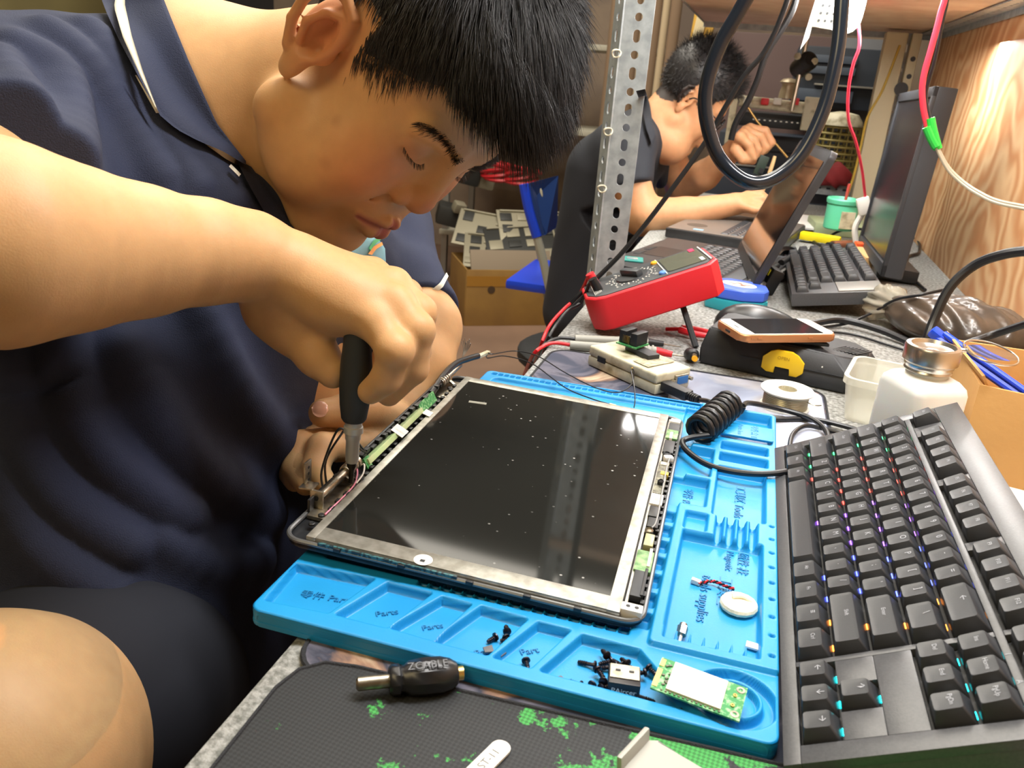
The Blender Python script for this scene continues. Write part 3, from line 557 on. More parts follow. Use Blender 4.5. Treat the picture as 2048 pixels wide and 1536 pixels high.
cs = MB(); cs.prism([(c0 + 0.006, d0), (c1 - 0.006, d0), (c1, d0 + 0.006), (c1, d1 - 0.006), (c1 - 0.006, d1), (c0 + 0.006, d1), (c0, d1 - 0.006), (c0, d0 + 0.006)], -0.0260, -0.0098, bev=0.0015); cs.build('base', casem, kb)
# top frame with key wells: strips around the blocks of keys
fm = MB(); zt, zb = -0.0052, -0.0105
def strip(x0, x1, y0, y1): fm.box(((x0 + x1) / 2, (y0 + y1) / 2, (zt + zb) / 2), (x1 - x0, y1 - y0, zt - zb), bev=0.0006)
ylo = -U / 2 - 0.0004; yhi = 4.5 * U + 0.0004; fy0_ = 4.75 * U - 0.0004; fy1_ = 5.75 * U + 0.0004; bx1 = 15 * U + 0.0004; nx0 = 15.25 * U - 0.0004; nx1 = 18.25 * U + 0.0004
strip(c0, c1, d0, ylo); strip(c0, c1, fy1_, d1); strip(c0, -0.0004, ylo, fy1_); strip(nx1, c1, ylo, fy1_); strip(-0.0004, nx1, yhi, fy0_); strip(bx1, nx0, ylo, yhi)
strip(nx0, nx1, 1.5 * U + 0.0004, 2.5 * U - 0.0004); strip(nx0, 16.25 * U - .0004, 0.5 * U + 0.0004, 1.5 * U + 0.0004); strip(17.25 * U + .0004, nx1, 0.5 * U + 0.0004, 1.5 * U + 0.0004)
for a, b_ in ((1, 2), (6, 6.5), (10.5, 11), (15, 15.25)): strip(a * U + .0004, b_ * U - .0004, fy0_, fy1_)
fm.build('top_frame', casem, kb)
MB().box(((c0 + c1) / 2, 2.6 * U, -0.0099), (c1 - c0 - 0.01, 6.3 * U, 0.0010)).build('key_well', keydark, kb)
ft = MB()
for x in (0.03, 0.32): ft.box((x, 5.2 * U, -0.037), (0.03, 0.010, 0.024), rot=(0.35, 0, 0), bev=0.002)
ft.build('tilt_feet', dark, kb)
keyboard(kb, LAY, U, keym, True)
text('A', 'lock_mark', 0.0040, legm, kb, (17.05 * U, 4.62 * U + 0.0, -0.0050)); text('1', 'lock_mark', 0.0040, legm, kb, (16.0 * U, 4.62 * U, -0.0050))
# backlight: small LEDs between the rows, coloured along the board
glow = {'green': (0.05, 1.0, 0.25), 'red': (1.0, 0.06, 0.04), 'violet': (0.35, 0.10, 1.0), 'blue': (0.08, 0.12, 1.0), 'orange': (1.0, 0.28, 0.03), 'cyan': (0.0, 0.85, 0.9)}
def band(x): return 'green' if x < 2.2 else 'red' if x < 6.2 else 'violet' if x < 9.3 else 'blue' if x < 12.7 else 'orange' if x < 15.1 else 'cyan'
gm = {k: mat('led_' + k, (0.02, 0.02, 0.02), 0.5, emit=(c, 5.0)) for k, c in glow.items()}
for v, row in LAY:
    x = 0
    for s_, w in row:
        if s_ is not None:
            MBx = MB(); MBx.box(((x + w / 2) * U, v * U + U / 2 - 0.0002, -0.0091), (0.0048, 0.0007, 0.0005)).build('backlight_led', gm[band(x + w / 2)], kb, smooth=False)
        x += w
prop = thing('power_adapter', 'small black block wedged under the raised right side of the near keyboard', 'power adapter', (0.155, 0.50, 0.0003))
MB().box((0, 0, 0.0135), (0.050, 0.09, 0.027), bev=0.006).build('case', matte, prop)
paper = mat('white_paper', hexc('e9e8e4'), 0.8)
ps = thing('paper_sheet', 'white sheets of paper on the bench right of the near keyboard', 'paper', (0.285, 0.59, 0.0004))
for k in range(3): MB().box((0.002 * k, 0.003 * k, 0.0006 + k * 0.0011), (0.175, 0.29, 0.0008), rot=(0, 0, 0.03 * k)).build('sheet', paper, ps)
# ------------------------------------------------------------------ tools and parts on the bench
def wire(name, label, cat, pts, r, m_, sm=6, group=None, n=10):
    o = MB().tube(pts, r, n, sm).build(name, m_); return tag(o, label, cat, group)
# multimeter, propped on its stand
mmo = Vector((-0.1575, 0.985, 0.004)); MMM = frame(mmo, (0.135, 0.045, 0.058), (-0.30, 0.95, 0.0))
mm_ = thing('multimeter', 'red and black multimeter tilted up on its stand', 'multimeter', M=MMM)
ML, MWd, MT = 0.168, 0.092, 0.044
pl_ = [(0.010, 0.006), (0.022, 0), (ML - 0.012, -0.002), (ML, 0.012), (ML, MWd - 0.012), (ML - 0.012, MWd), (0.022, MWd), (0.010, MWd - 0.006), (0.0, MWd - 0.022), (0.0, 0.022)]
MB().prism(pl_, 0, MT, bev=0.004, seg=3).build('rubber_case', red, mm_)
inn = [(ML / 2 + (x - ML / 2) * 0.955, MWd / 2 + (y - MWd / 2) * 0.90) for x, y in pl_]
MB().prism(inn, MT - 0.004, MT + 0.0012, bev=0.001).build('face_plate', mat('meter_face', hexc('3b3f42'), 0.5), mm_)
MB().prism(rrect(0.050, 0.066, 0.005, 4, ML - 0.036, MWd / 2), MT + 0.0012, MT + 0.0022).build('display', mat('meter_lcd', hexc('585b4e'), 0.25), mm_)
MB().box((ML - 0.0075, MWd / 2, MT + 0.0020), (0.0015, 0.070, 0.0012)).build('display_trim', white, mm_); MB().box((ML - 0.064, MWd / 2, MT + 0.0016), (0.0012, 0.078, 0.0012)).build('display_trim', white, mm_)
MB().box((ML - 0.018, MWd - 0.018, MT + 0.0026), (0.007, 0.014, 0.0006)).build('red_badge', mat('badge_red', hexc('c02a58'), 0.5), mm_)
MB().box((ML - 0.016, 0.022, MT + 0.0026), (0.005, 0.016, 0.0006)).build('grey_badge', mat('badge_grey', hexc('aab0b4'), 0.5), mm_)
MB().lathe([(0.0215, 0), (0.0205, 0.0020), (0.0160, 0.0025)], (0.066, MWd / 2, MT + 0.0010), 32).build('dial_plate', mat('dial_black', hexc('2b2e31'), 0.45), mm_)
MB().box((0.066, MWd / 2, MT + 0.0070), (0.0105, 0.036, 0.0090), rot=(0, 0, 0.5), bev=0.003).build('dial_knob', mat('dial_grey', hexc('3e4347'), 0.4), mm_)
mk = MB(); random.seed(5)
for ring, nn_ in ((0.0255, 26), (0.0300, 20)):
    for i in range(nn_):
        a = 2 * PI * i / nn_; mk.box((0.066 + ring * math.cos(a), MWd / 2 + ring * math.sin(a), MT + 0.0016), (0.0012 + random.random() * 0.0012, 0.0016, 0.0006), rot=(0, 0, a))
mk.build('dial_marks', white, mm_)['kind'] = 'stuff'
for i, t_ in enumerate(('V', 'Ω', 'A', 'Hz', 'mA', '°C', 'hFE')):
    a = 0.4 + i * 0.88; text(t_, 'dial_lettering', 0.0055, white, mm_, (0.066 + 0.036 * math.cos(a) * 0.92, MWd / 2 + 0.036 * math.sin(a), MT + 0.0014), (0, 0, -PI / 2))
MB().lathe([(0.0045, 0), (0.0045, 0.0020), (0.0032, 0.0032)], (0.100, MWd - 0.020, MT + 0.0012), 18, ).build('yellow_button', mat('button_yellow', hexc('e8a820'), 0.5), mm_)
MB().lathe([(0.0045, 0), (0.0045, 0.0020), (0.0032, 0.0032)], (0.100, 0.016, MT + 0.0012), 18).build('blue_button', mat('button_blue', hexc('5d8fe0'), 0.5), mm_)
jm = MB()
for k in range(6): jm.box((0.013 + k * 0.0018, MWd / 2 - 0.005, MT + 0.0018), (0.0007, 0.055 - k * 0.003, 0.0006))
jm.build('jack_panel_lines', white, mm_)
for (yy, m_) in ((0.062, red), (0.034, rubber)):
    MB().cone((0.020, yy, MT - 0.002), (0.016, yy, MT + 0.018), 0.0062, 0.0056, 18).build('probe_plug', m_, mm_)
MMI = MMM.inverted()
foot = MMI @ atz(1392, 694, 0.002)
MB().box((0.118, 0.020, -0.001), (0.018, 0.018, 0.003), bev=0.001).build('stand_hinge', dark, mm_)
MB().tube([(0.114, 0.020, -0.001), foot], 0.0040, 8).build('stand_leg', dark, mm_)
# leads from the meter falling over the bench edge
redl = mat('red_lead', hexc('d8202a'), 0.4)
pA = MMM @ Vector((0.014, 0.034, MT + 0.016)); pB = MMM @ Vector((0.014, 0.062, MT + 0.016))
wire('test_lead', 'black test lead leaving the red multimeter over the bench edge', 'test lead', [pA, aty(1160, 606, 1.03), aty(1135, 622, 1.00), aty(1112, 650, 0.98), atz(1092, 690, -0.012), atz(1075, 760, -0.10)], 0.0022, rubber)
wire('test_lead', 'red test lead leaving the red multimeter over the bench edge', 'test lead', [pB, aty(1158, 590, 1.07), aty(1128, 618, 1.03), aty(1100, 650, 1.0), atz(1082, 690, -0.012), atz(1060, 760, -0.10)], 0.0022, redl)
# two probe pens
greyp = mat('grey_probe_plastic', hexc('9b9c94'), 0.5)
def probe(lab, p0, p1, p2, p3, body):
    t = thing('test_probe', lab, 'test probe', p0); f_ = lambda p: p - p0
    MB().tube([f_(p0), f_(p0.lerp(p1, .5)), f_(p1)], 0.0052, 12, 4).build('grip', greyp, t)
    g = MB(); d = (p1 - p0).normalized()
    for k in range(4): g.cone(f_(p1 - d * (0.003 + 0.005 * k)), f_(p1 - d * (0.0052 + 0.005 * k)), 0.0066, n=14)
    g.build('finger_guard', greyp, t)
    MB().cone(f_(p1), f_(p2), 0.0048, 0.0036, 14).build('collar', body, t); MB().cone(f_(p2), f_(p3), 0.0010, 0.0006, 8).build('needle', nickel, t); return t
probe('grey test probe with black collar and needle, farther of the pair behind the cream box', atz(1150, 678, 0.0060), atz(1295, 684, 0.0075), atz(1326, 688, 0.0060), atz(1362, 694, 0.0030), black)
probe('grey test probe with red collar and needle, nearer of the pair behind the cream box', atz(1140, 690, 0.0060), atz(1312, 702, 0.0085), atz(1344, 709, 0.0080), atz(1376, 714, 0.0050), red)
wire('test_lead', 'black lead running from the farther grey probe off the bench', 'test lead', [atz(1150, 678, 0.006), atz(1120, 676, 0.006), atz(1098, 684, 0.004), atz(1080, 700, -0.006), atz(1066, 740, -0.08)], 0.0022, rubber)
wire('test_lead', 'red lead running from the nearer grey probe off the bench', 'test lead', [atz(1140, 690, 0.006), atz(1110, 686, 0.006), atz(1088, 692, 0.003), atz(1066, 710, -0.006), atz(1048, 750, -0.08)], 0.0022, redl)
# cream programmer box
PGM = frame(Vector((-0.1465, 0.870, 0.0036)), (0.081, -0.061, 0), (0.6, 0.8, 0))
pg = thing('chip_programmer', 'grubby cream adapter box with a small chip socket on top', 'adapter box', M=PGM); PL, PW, PH = 0.104, 0.052, 0.0230
MB().box((PL / 2, PW / 2, PH / 4), (PL, PW, PH / 2 - 0.0004), bev=0.0022).build('lower_shell', cream, pg); MB().box((PL / 2, PW / 2, PH * 0.75), (PL, PW, PH / 2 - 0.0004), bev=0.0028, seg=3).build('upper_shell', cream, pg)
MB().box((0.022, -0.0002, 0.0125), (0.012, 0.0020, 0.0065), bev=0.0006).build('side_slot', black, pg)
MB().box((PL - 0.030, PW / 2, PH + 0.0008), (0.022, 0.040, 0.0004)).build('worn_label', mat('worn_label_grey', hexc('8c8670'), 0.6, var=(160, hexc('c9c2a4'), 5)), pg)
MB().box((0.050, 0.032, PH + 0.0030), (0.040, 0.016, 0.0060), rot=(0, 0, -0.1), bev=0.001).build('lever_socket', dark, pg)
MB().box((0.036, 0.030, PH + 0.0085), (0.026, 0.026, 0.0016), rot=(0, 0, 0.2)).build('socket_board', green_pcb, pg)
zs = MB()
for dx, dy in ((-.0075, -.0005), (.0075, .0015)): zs.box((0.036 + dx, 0.030 + dy, PH + 0.0165), (0.0085, 0.022, 0.014), rot=(0, 0, 0.2), bev=0.001)
zs.box((0.036, 0.030, PH + 0.0130), (0.016, 0.016, 0.008), rot=(0, 0, 0.2), bev=0.0008); zs.build('clam_socket', black, pg)
zp = MB()
for k in range(5): zp.box((0.036 + (k - 2) * 0.0022, 0.0195, PH + 0.0150), (0.0008, 0.0012, 0.008))
zp.build('gold_pins', gold, pg)
MB().box((PL + 0.0010, 0.0370, 0.0120), (0.0040, 0.0200, 0.0120), bev=0.001).build('serial_port_shell', nickel, pg); MB().box((PL + 0.0030, 0.0370, 0.0120), (0.0014, 0.0160, 0.0085), bev=0.0008).build('serial_port_face', mat('port_blue', hexc('2566a8'), 0.5), pg)
for yy in (0.0245, 0.0495): MB().cone((PL, yy, 0.012), (PL + 0.005, yy, 0.012), 0.0022, n=6).build('port_screw', nickel, pg)
MB().box((PL + 0.0180, 0.0120, 0.0100), (0.0340, 0.0130, 0.0100), bev=0.002).build('cable_plug', black, pg)
rf = MB()
for k in range(5): rf.cone((PL + 0.035 + k * 0.0026, 0.012, 0.010), (PL + 0.0366 + k * 0.0026, 0.012, 0.010), 0.0048, n=14)
rf.build('strain_relief', rubber, pg)
plug_end = PGM @ Vector((PL + 0.046, 0.012, 0.010))
# coiled cable
c0_ = atz(1398, 862, 0.026); c1_ = atz(1462, 806, 0.030); ax_ = (c1_ - c0_).normalized(); sd_ = ax_.cross(Vector((0, 0, 1))).normalized(); up_ = sd_.cross(ax_)
hel = []; turns = 8; R_ = 0.0115
for i in range(turns * 14 + 1):
    t_ = i / (turns * 14); a = 2 * PI * turns * t_; hel.append(c0_.lerp(c1_, t_) + sd_ * (R_ * math.cos(a)) + up_ * (R_ * math.sin(a)))
pts = [plug_end, atz(1420, 800, 0.012), atz(1470, 835, 0.008), atz(1550, 838, 0.006), atz(1630, 842, 0.006), atz(1648, 900, 0.015), atz(1600, 935, 0.022), atz(1520, 948, 0.020), atz(1430, 935, 0.017), atz(1378, 905, 0.017), atz(1368, 880, 0.020), atz(1378, 862, 0.020)]
cc = thing('coiled_cable', 'black coiled cable looping over the blue mat corner', 'cable', (0, 0, 0))
MB().tube(hel, 0.0031, 10).build('coil', rubber, cc)
MB().tube([hel[0]] + pts[::-1][1:7], 0.0026, 10, 8).build('tail', rubber, cc)
MB().tube([hel[-1], atz(1500, 806, 0.020), atz(1560, 818, 0.012), atz(1620, 836, 0.010), atz(1652, 862, 0.010), atz(1652, 895, 0.013), atz(1610, 930, 0.020)], 0.0026, 10, 8).build('tail', rubber, cc)
wire('usb_cable', 'black cord from the cream box running to the right behind the coil', 'cable', [plug_end, atz(1424, 805, 0.010), atz(1465, 832, 0.0068), atz(1540, 838, 0.0062), atz(1620, 838, 0.0062), atz(1680, 850, 0.005), atz(1740, 868, 0.005)], 0.0025, rubber)
wire('keyboard_cable', 'thin black cord lying behind the near keyboard far edge', 'cable', [atz(1578, 905, 0.008), atz(1585, 870, 0.008), atz(1610, 852, 0.008), atz(1650, 858, 0.007), atz(1700, 872, 0.006), atz(1745, 880, 0.006)], 0.0022, rubber)
# solder spool
sp_ = thing('solder_spool', 'white spool of grey solder wire on the silver mat corner', 'spool', (0.066, 0.838, 0.0036))
MB().lathe([(0.009, 0), (0.0245, 0), (0.0245, 0.0018), (0.009, 0.0018), (0.009, 0)], n=36, cap=False).build('flange', white, sp_); MB().lathe([(0.0095, 0.0175), (0.0262, 0.0175), (0.0266, 0.0190), (0.0255, 0.0202), (0.0095, 0.0198), (0.0095, 0.0175)], n=40, cap=False).build('flange', white, sp_)
MB().lathe([(0.0095, 0), (0.0095, 0.0190)], n=24, cap=False).build('core', cream, sp_)
so = MB()
for k in range(9):
    so.tube([Vector((0.0215 * math.cos(a), 0.0215 * math.sin(a), 0.0028 + k * 0.0017)) for a in [i * PI / 12 for i in range(24)]], 0.00095, 6, 1, True)
so.tube([(0.020, -0.010, 0.012), (0.028, -0.012, 0.011), (0.034, -0.006, 0.010)], 0.0007, 6, 4); so.build('solder_wire', mat('solder_grey', hexc('a09a84'), 0.35, 0.8), sp_)
# black tool case with yellow latch and the phone on it
CA = Vector((-0.029, 0.948, 0)); CB = Vector((0.131, 0.917, 0))
CM = frame(CA + Vector((0, 0, 0.0005)), CB - CA, (0.2, 1, 0)); case = thing('tool_case', 'black hard plastic case with a yellow latch under the phone', 'case', M=CM)
cbk = mat('case_black', hexc('212327'), 0.5, bump=(600, 0.1)); CL = 0.163
b_ = MB(); bm = b_.bm
lo_ = [(0, 0, 0), (CL, 0, 0), (CL + 0.022, 0.022, 0), (CL + 0.022, 0.080, 0), (CL + 0.006, 0.098, 0), (0.008, 0.098, 0), (0.0, 0.088, 0)]
mid_ = [(-0.001, -0.001, 0.020), (CL + 0.001, -0.001, 0.020), (CL + 0.024, 0.022, 0.020), (CL + 0.024, 0.082, 0.020), (CL + 0.006, 0.100, 0.020), (0.007, 0.100, 0.020), (-0.001, 0.090, 0.020)]
top_ = [(0.005, 0.006, 0.044), (CL - 0.020, 0.016, 0.037), (CL + 0.014, 0.028, 0.034), (CL + 0.014, 0.074, 0.034), (CL - 0.004, 0.090, 0.036), (0.014, 0.092, 0.044), (0.006, 0.082, 0.044)]
rings = [[bm.verts.new(p) for p in L] for L in (lo_, mid_, top_)]
for A, B in zip(rings, rings[1:]):
    for i in range(7): bm.faces.new((A[i], A[(i + 1) % 7], B[(i + 1) % 7], B[i]))
bm.faces.new(rings[0][::-1]); bm.faces.new(rings[-1]); bmesh.ops.bevel(bm, geom=bm.edges[:], offset=0.002, segments=2, affect='EDGES', clamp_overlap=True)
b_.build('shell', cbk, case)
b_ = MB(); b_.prism([(0.055, 0.010), (0.095, 0.0155), (0.135, 0.030), (0.120, 0.055), (0.060, 0.060)], 0.0405, 0.0445, bev=0.0015); b_.build('top_facet', cbk, case)
rb = MB()
for k in range(8): rb.box((CL - 0.020 + k * 0.0040, 0.050, 0.0362), (0.0016, 0.030, 0.0014), rot=(0, 0.06, -0.5))
rb.build('rib', cbk, case); MB().box((CL / 2 + 0.03, -0.0012, 0.0195), (CL - 0.03, 0.0010, 0.0007)).build('seam', black, case)
ym = mat('latch_yellow', hexc('e6bf1a'), 0.45)
lt = [(-0.0225, -0.010), (-0.0225, 0.003), (-0.015, 0.0105), (-0.008, 0.0135), (0.008, 0.0135), (0.015, 0.0105), (0.0225, 0.003), (0.0225, -0.008), (0.0165, -0.0135), (0.0085, -0.0135), (0.0085, -0.0050), (-0.0085, -0.0050), (-0.0085, -0.0135), (-0.0165, -0.0135)]
MB().prism(lt, 0, 0.0045, R=Matrix(((1, 0, 0), (0, 0, -1), (0, 1, 0))), c=(0.094, -0.0005, 0.0225), bev=0.0008).build('latch', ym, case)
text('OPEN', 'latch_lettering', 0.0052, mat('latch_letter', hexc('b8930c'), 0.5), case, (0.094, -0.0052, 0.0275), (PI / 2, 0, 0), 0.0002)
MB().lathe([(0.0008, 0), (0.0008, 0.001)], (0.135, -0.0012, 0.026), 10, R=Matrix(((1, 0, 0), (0, 0, -1), (0, 1, 0)))).build('white_dot', white, case)
PHZ = 0.0475; ph0 = atz(1482, 686, PHZ); ph1 = atz(1674, 684, PHZ); PHM = frame(ph0, ph1 - ph0, atz(1420, 642, PHZ) - ph0)
ph = thing('smartphone', 'smartphone in a rose gold bumper lying on the black case', 'phone', M=PHM); phl = (ph1 - ph0).length; phw = 0.062
rose = mat('rose_gold_bumper', hexc('c08458'), 0.3, 0.5)
MB().prism(rrect(phl, phw, 0.009, 6, phl / 2, phw / 2), 0, 0.0085, bev=0.003, seg=4).build('bumper', rose, ph)
MB().prism(rrect(phl - 0.004, phw - 0.004, 0.008, 6, phl / 2, phw / 2), 0.0080, 0.0092, bev=0.0004).build('white_face', white, ph)
scm = mat('phone_dark_screen', hexc('10131a'), 0.12)
MB().box((phl / 2 + 0.000, phw / 2, 0.0094), (phl - 0.034, phw - 0.007, 0.0006)).build('screen', scm, ph)
MB().lathe([(0.0045, 0), (0.0045, 0.0003), (0.0036, 0.0001)], (phl - 0.0095, phw / 2, 0.0092), 20).build('home_button', white, ph); MB().box((0.0095, phw / 2, 0.0094), (0.0012, 0.010, 0.0004)).build('earpiece', dark, ph)
for xx in (0.014, 0.022, phl - 0.035): MB().box((xx, -0.0002, 0.0048), (0.0055, 0.0012, 0.0022), bev=0.0005).build('side_button', rose, ph)
MB().box((-0.0002, phw / 2, 0.0042), (0.0012, 0.010, 0.0026), bev=0.0006).build('charging_slot', dark, ph)
# computer mouse behind the case
ms = thing('computer_mouse', 'black computer mouse half hidden behind the phone', 'mouse', (0.035, 1.105, 0.0004), (0, 0, 0.1))
bm = bmesh.new(); bmesh.ops.create_uvsphere(bm, u_segments=28, v_segments=14, radius=1)
for v in bm.verts:
    x, y, z = v.co; v.co = (x * 0.058, y * 0.033 * (1 - 0.12 * x), max(z, -0.35) * 0.030 * (1 - 0.18 * x) + 0.0105)
me = bpy.data.meshes.new('shell'); bm.to_mesh(me); bm.free(); me.materials.append(mat('mouse_black', hexc('2a2c2e'), 0.3)); me.shade_smooth(); link('shell', me, ms)
MB().tube([(-0.055, 0, 0.012), (-0.030, 0.0, 0.030), (0.0, 0.0, 0.0405)], 0.0010, 6, 4).build('button_gap', black, ms); MB().cone((-0.028, -0.003, 0.029), (-0.028, 0.003, 0.029), 0.008, n=16).build('scroll_wheel', rubber, ms)
# blue dispenser, red clip, barrel tip
bt = thing('blue_dispenser', 'round edged blue and teal plastic dispenser with an oval label', 'dispenser', (0.000, 1.245, 0.0004), (0, 0, -0.25))
sh_ = [(-0.040, -0.020), (-0.034, -0.034), (-0.010, -0.040), (0.020, -0.036), (0.046, -0.018), (0.048, 0.0), (0.038, 0.026), (0.010, 0.038), (-0.022, 0.036), (-0.038, 0.020)]
MB().prism(sh_, 0, 0.017, bev=0.003).build('teal_base', mat('teal_plastic', hexc('2496a4'), 0.4), bt); MB().prism([(x * .98, y * .98) for x, y in sh_], 0.0172, 0.034, bev=0.005, seg=3).build('blue_cap', mat('royal_blue_plastic', hexc('3f63d6'), 0.35), bt)
MB().prism([(0.026 * math.cos(a), 0.016 * math.sin(a)) for a in [i * PI / 14 for i in range(28)]], 0.0340, 0.0346, c=(0.002, 0, 0)).build('oval_label', white, bt)
lb = MB()
for k, (x, y, a) in enumerate(((-.012, .002, .9), (-.006, -.003, .9), (.001, .003, -.7), (.008, -.002, .2), (.014, .001, .2), (-.002, .007, 0.1), (.006, -.007, .1))): lb.box((0.002 + x, y, 0.0348), (0.010, 0.0026, 0.0004), rot=(0, 0, a))
lb.build('label_drawing', mat('label_brown', hexc('8a5a48'), 0.5), bt)
cp = thing('alligator_clip', 'red insulated alligator clip lying under the multimeter', 'clip', atz(1362, 658, 0.0085), (0, 0, -0.15))
for s_ in (-1, 1):
    MB().tube([(0.0, s_ * 0.004, 0), (0.016, s_ * 0.010, 0.0), (0.034, s_ * 0.009, 0), (0.046, s_ * 0.003, 0)], lambda t: 0.0048 * (1 - 0.45 * t), 10, 4).build('jaw_cover', red, cp)
MB().tube([(0.0, 0, 0), (-0.012, 0.002, -0.003), (-0.020, 0.004, -0.005)], 0.0025, 8, 3).build('wire_end', red, cp)
dt = thing('barrel_tip', 'small black power tip with a yellow ring beside the case corner', 'plug', atz(1384, 712, 0.0085), (0, 0, 0.3))
MB().lathe([(0.0070, -0.006), (0.0080, -0.003), (0.0080, 0.008), (0.0065, 0.011), (0.0045, 0.013)], (0, 0.006, 0), 20, R=Euler((PI / 2 * 0.85, 0, 0)).to_matrix()).build('body', black, dt)
MB().lathe([(0.0026, 0.0), (0.0026, 0.010)], (0, -0.002, 0.002), 16, R=Euler((PI / 2 * 0.85, 0, 0)).to_matrix()).build('barrel', nickel, dt); MB().lathe([(0.0034, 0.0), (0.0034, 0.003)], (0, -0.012, 0.001), 16, R=Euler((PI / 2 * 0.85, 0, 0)).to_matrix()).build('yellow_ring', MATS['button_yellow'], dt)
# translucent tub
frost = mat('frosted_plastic', hexc('e6e6da'), 0.3, alpha=0.42)
tb = thing('plastic_tub', 'empty translucent plastic tub left of the dispenser bottle', 'tub', (0.160, 0.868, 0.0005), (0, 0, -0.22))
o_ = [rrect(0.058, 0.074, 0.010, 5), rrect(0.070, 0.086, 0.013, 5), rrect(0.075, 0.091, 0.014, 5)]; i_ = [rrect(0.0665, 0.0825, 0.012, 5), rrect(0.0555, 0.0715, 0.010, 5)]
bm = bmesh.new(); zz = [0, 0.038, 0.038]; R0 = [[bm.verts.new((x, y, z)) for x, y in L] for L, z in ((o_[0], 0), (o_[1], 0.038), (o_[2], 0.039), (o_[2], 0.046), (i_[0], 0.046), (i_[0], 0.040), (i_[1], 0.0018))]
for A, B in zip(R0, R0[1:]):
    for i in range(len(A)): bm.faces.new((A[i], A[(i + 1) % len(A)], B[(i + 1) % len(A)], B[i]))
bm.faces.new(R0[0][::-1]); bm.faces.new(R0[-1]); me = bpy.data.meshes.new('tub_shell'); bmesh.ops.recalc_face_normals(bm, faces=bm.faces); bm.to_mesh(me); bm.free(); me.materials.append(frost); me.shade_smooth(); me.set_sharp_from_angle(angle=0.6); link('tub_shell', me, tb)
# pump bottle
bo = thing('dispenser_bottle', 'square translucent white bottle with a metal pump cap standing open', 'bottle', (0.168, 0.748, 0.0005), (0, 0, 0.52))
milk = mat('milky_plastic', hexc('e2e3e0'), 0.32, sss=0.3, var=(6, hexc('d6d8d4'), 2))
bm = bmesh.new(); R0 = [[bm.verts.new((x, y, z)) for x, y in rrect(w, w, r, 6)] for w, r, z in ((0.050, .006, 0), (0.055, .009, .003), (0.055, .009, .074), (0.053, .010, .079), (0.046, .012, .0835), (0.034, .0168, .0865), (0.033, .0164, .092))]
for A, B in zip(R0, R0[1:]):
    for i in range(len(A)): bm.faces.new((A[i], A[(i + 1) % len(A)], B[(i + 1) % len(A)], B[i]))
bm.faces.new(R0[0][::-1]); bm.faces.new(R0[-1]); me = bpy.data.meshes.new('bottle_body'); bmesh.ops.recalc_face_normals(bm, faces=bm.faces); bm.to_mesh(me); bm.free(); me.materials.append(milk); me.shade_smooth(); me.set_sharp_from_angle(angle=1.0); link('bottle_body', me, bo)
MB().lathe([(0.0185, 0.0895), (0.0195, 0.0905), (0.0185, 0.0920), (0.0200, 0.0945), (0.0200, 0.0965), (0.0222, 0.0985), (0.0226, 0.110), (0.0215, 0.1120), (0.0180, 0.1125), (0.0165, 0.1095), (0.006, 0.1075), (0.004, 0.1085)], n=40).build('metal_cap', steel, bo)
rl = Vector((0.046, -0.014, 0.110)).copy(); rq = [rl + Vector((0.0215 * math.cos(a), 0.0215 * math.sin(a), 0.004 * math.sin(a))) for a in [i * PI / 18 for i in range(36)]]
MB().tube(rq, 0.0009, 8, 1, True).build('flip_lid_rim', steel, bo); MB().lathe([(0.0212, 0), (0.010, -0.001), (0.0005, -0.0012)], rl, 36, cap=False).build('flip_lid_disc', mat('thin_clear_lid', hexc('b8b0a0'), 0.1, trans=0.9, ior=1.05), bo)
MB().cone((0.0215, -0.006, 0.110), (0.0265, -0.008, 0.110), 0.0020, n=10).build('flip_hinge', steel, bo)
# cardboard box with a blue tool in it
cardm = mat('cardboard', hexc('c69a5e'), 0.8, var=(8, hexc('b98c52'), 5), bump=(180, 0.2))
bx = thing('cardboard_box', 'open brown cardboard box against the plywood wall, right of the bottle', 'box', (0, 0, 0)); BA, BB, BC, BD = [Vector(p) for p in ((0.209, 0.742, 0), (0.214, 0.888, 0), (0.372, 0.880, 0), (0.372, 0.700, 0))]; BH = 0.086
def wallp(nm, p, q, h, th=0.003, z0=0.001):
    d = (q - p).normalized(); nn = Vector((-d.y, d.x, 0)) * th; m_ = MB(); vs = [p, q, q + nn, p + nn]; m_.prism([(v.x, v.y) for v in vs], z0, h, bev=0.0004); return m_.build(nm, cardm, bx)
wallp('front_panel', BD, BA, BH, -0.003); wallp('side_panel', BA, BB, BH, -0.003); wallp('back_panel', BB, BC, BH, -0.003); wallp('side_panel', BC, BD, BH, -0.003)
MB().prism([(v.x, v.y) for v in (BA, BD, BC, BB)], 0.0004, 0.0030).build('bottom_panel', cardm, bx)
MB().box((0.2110, 0.815, BH + 0.003), (0.0022, 0.140, 0.010), rot=(0, -0.5, 0.03)).build('torn_flap', cardm, bx)
bl = mat('blue_translucent_plastic', hexc('1f49d8'), 0.25)
t0 = aty(1868, 672, 0.880); t1 = aty(2030, 785, 0.790)
tq = thing('blue_tool', 'long blue plastic stick leaning out of the cardboard box', 'stick', t0); f_ = lambda a, b=0: (t1 - t0) * a + Vector((0, 0, b))
MB().tube([f_(0), f_(0.5), f_(1.25)], 0.0042, 10, 4).build('shaft', bl, tq); MB().tube([f_(0.12, 0.0085), f_(0.6, 0.0075), f_(1.25, 0.0065)], 0.0030, 10, 4).build('shaft', bl, tq); MB().box(f_(0.03, 0.003), (0.014, 0.011, 0.010), rot=(0.3, 0.5, -0.4), bev=0.003).build('head', bl, tq)
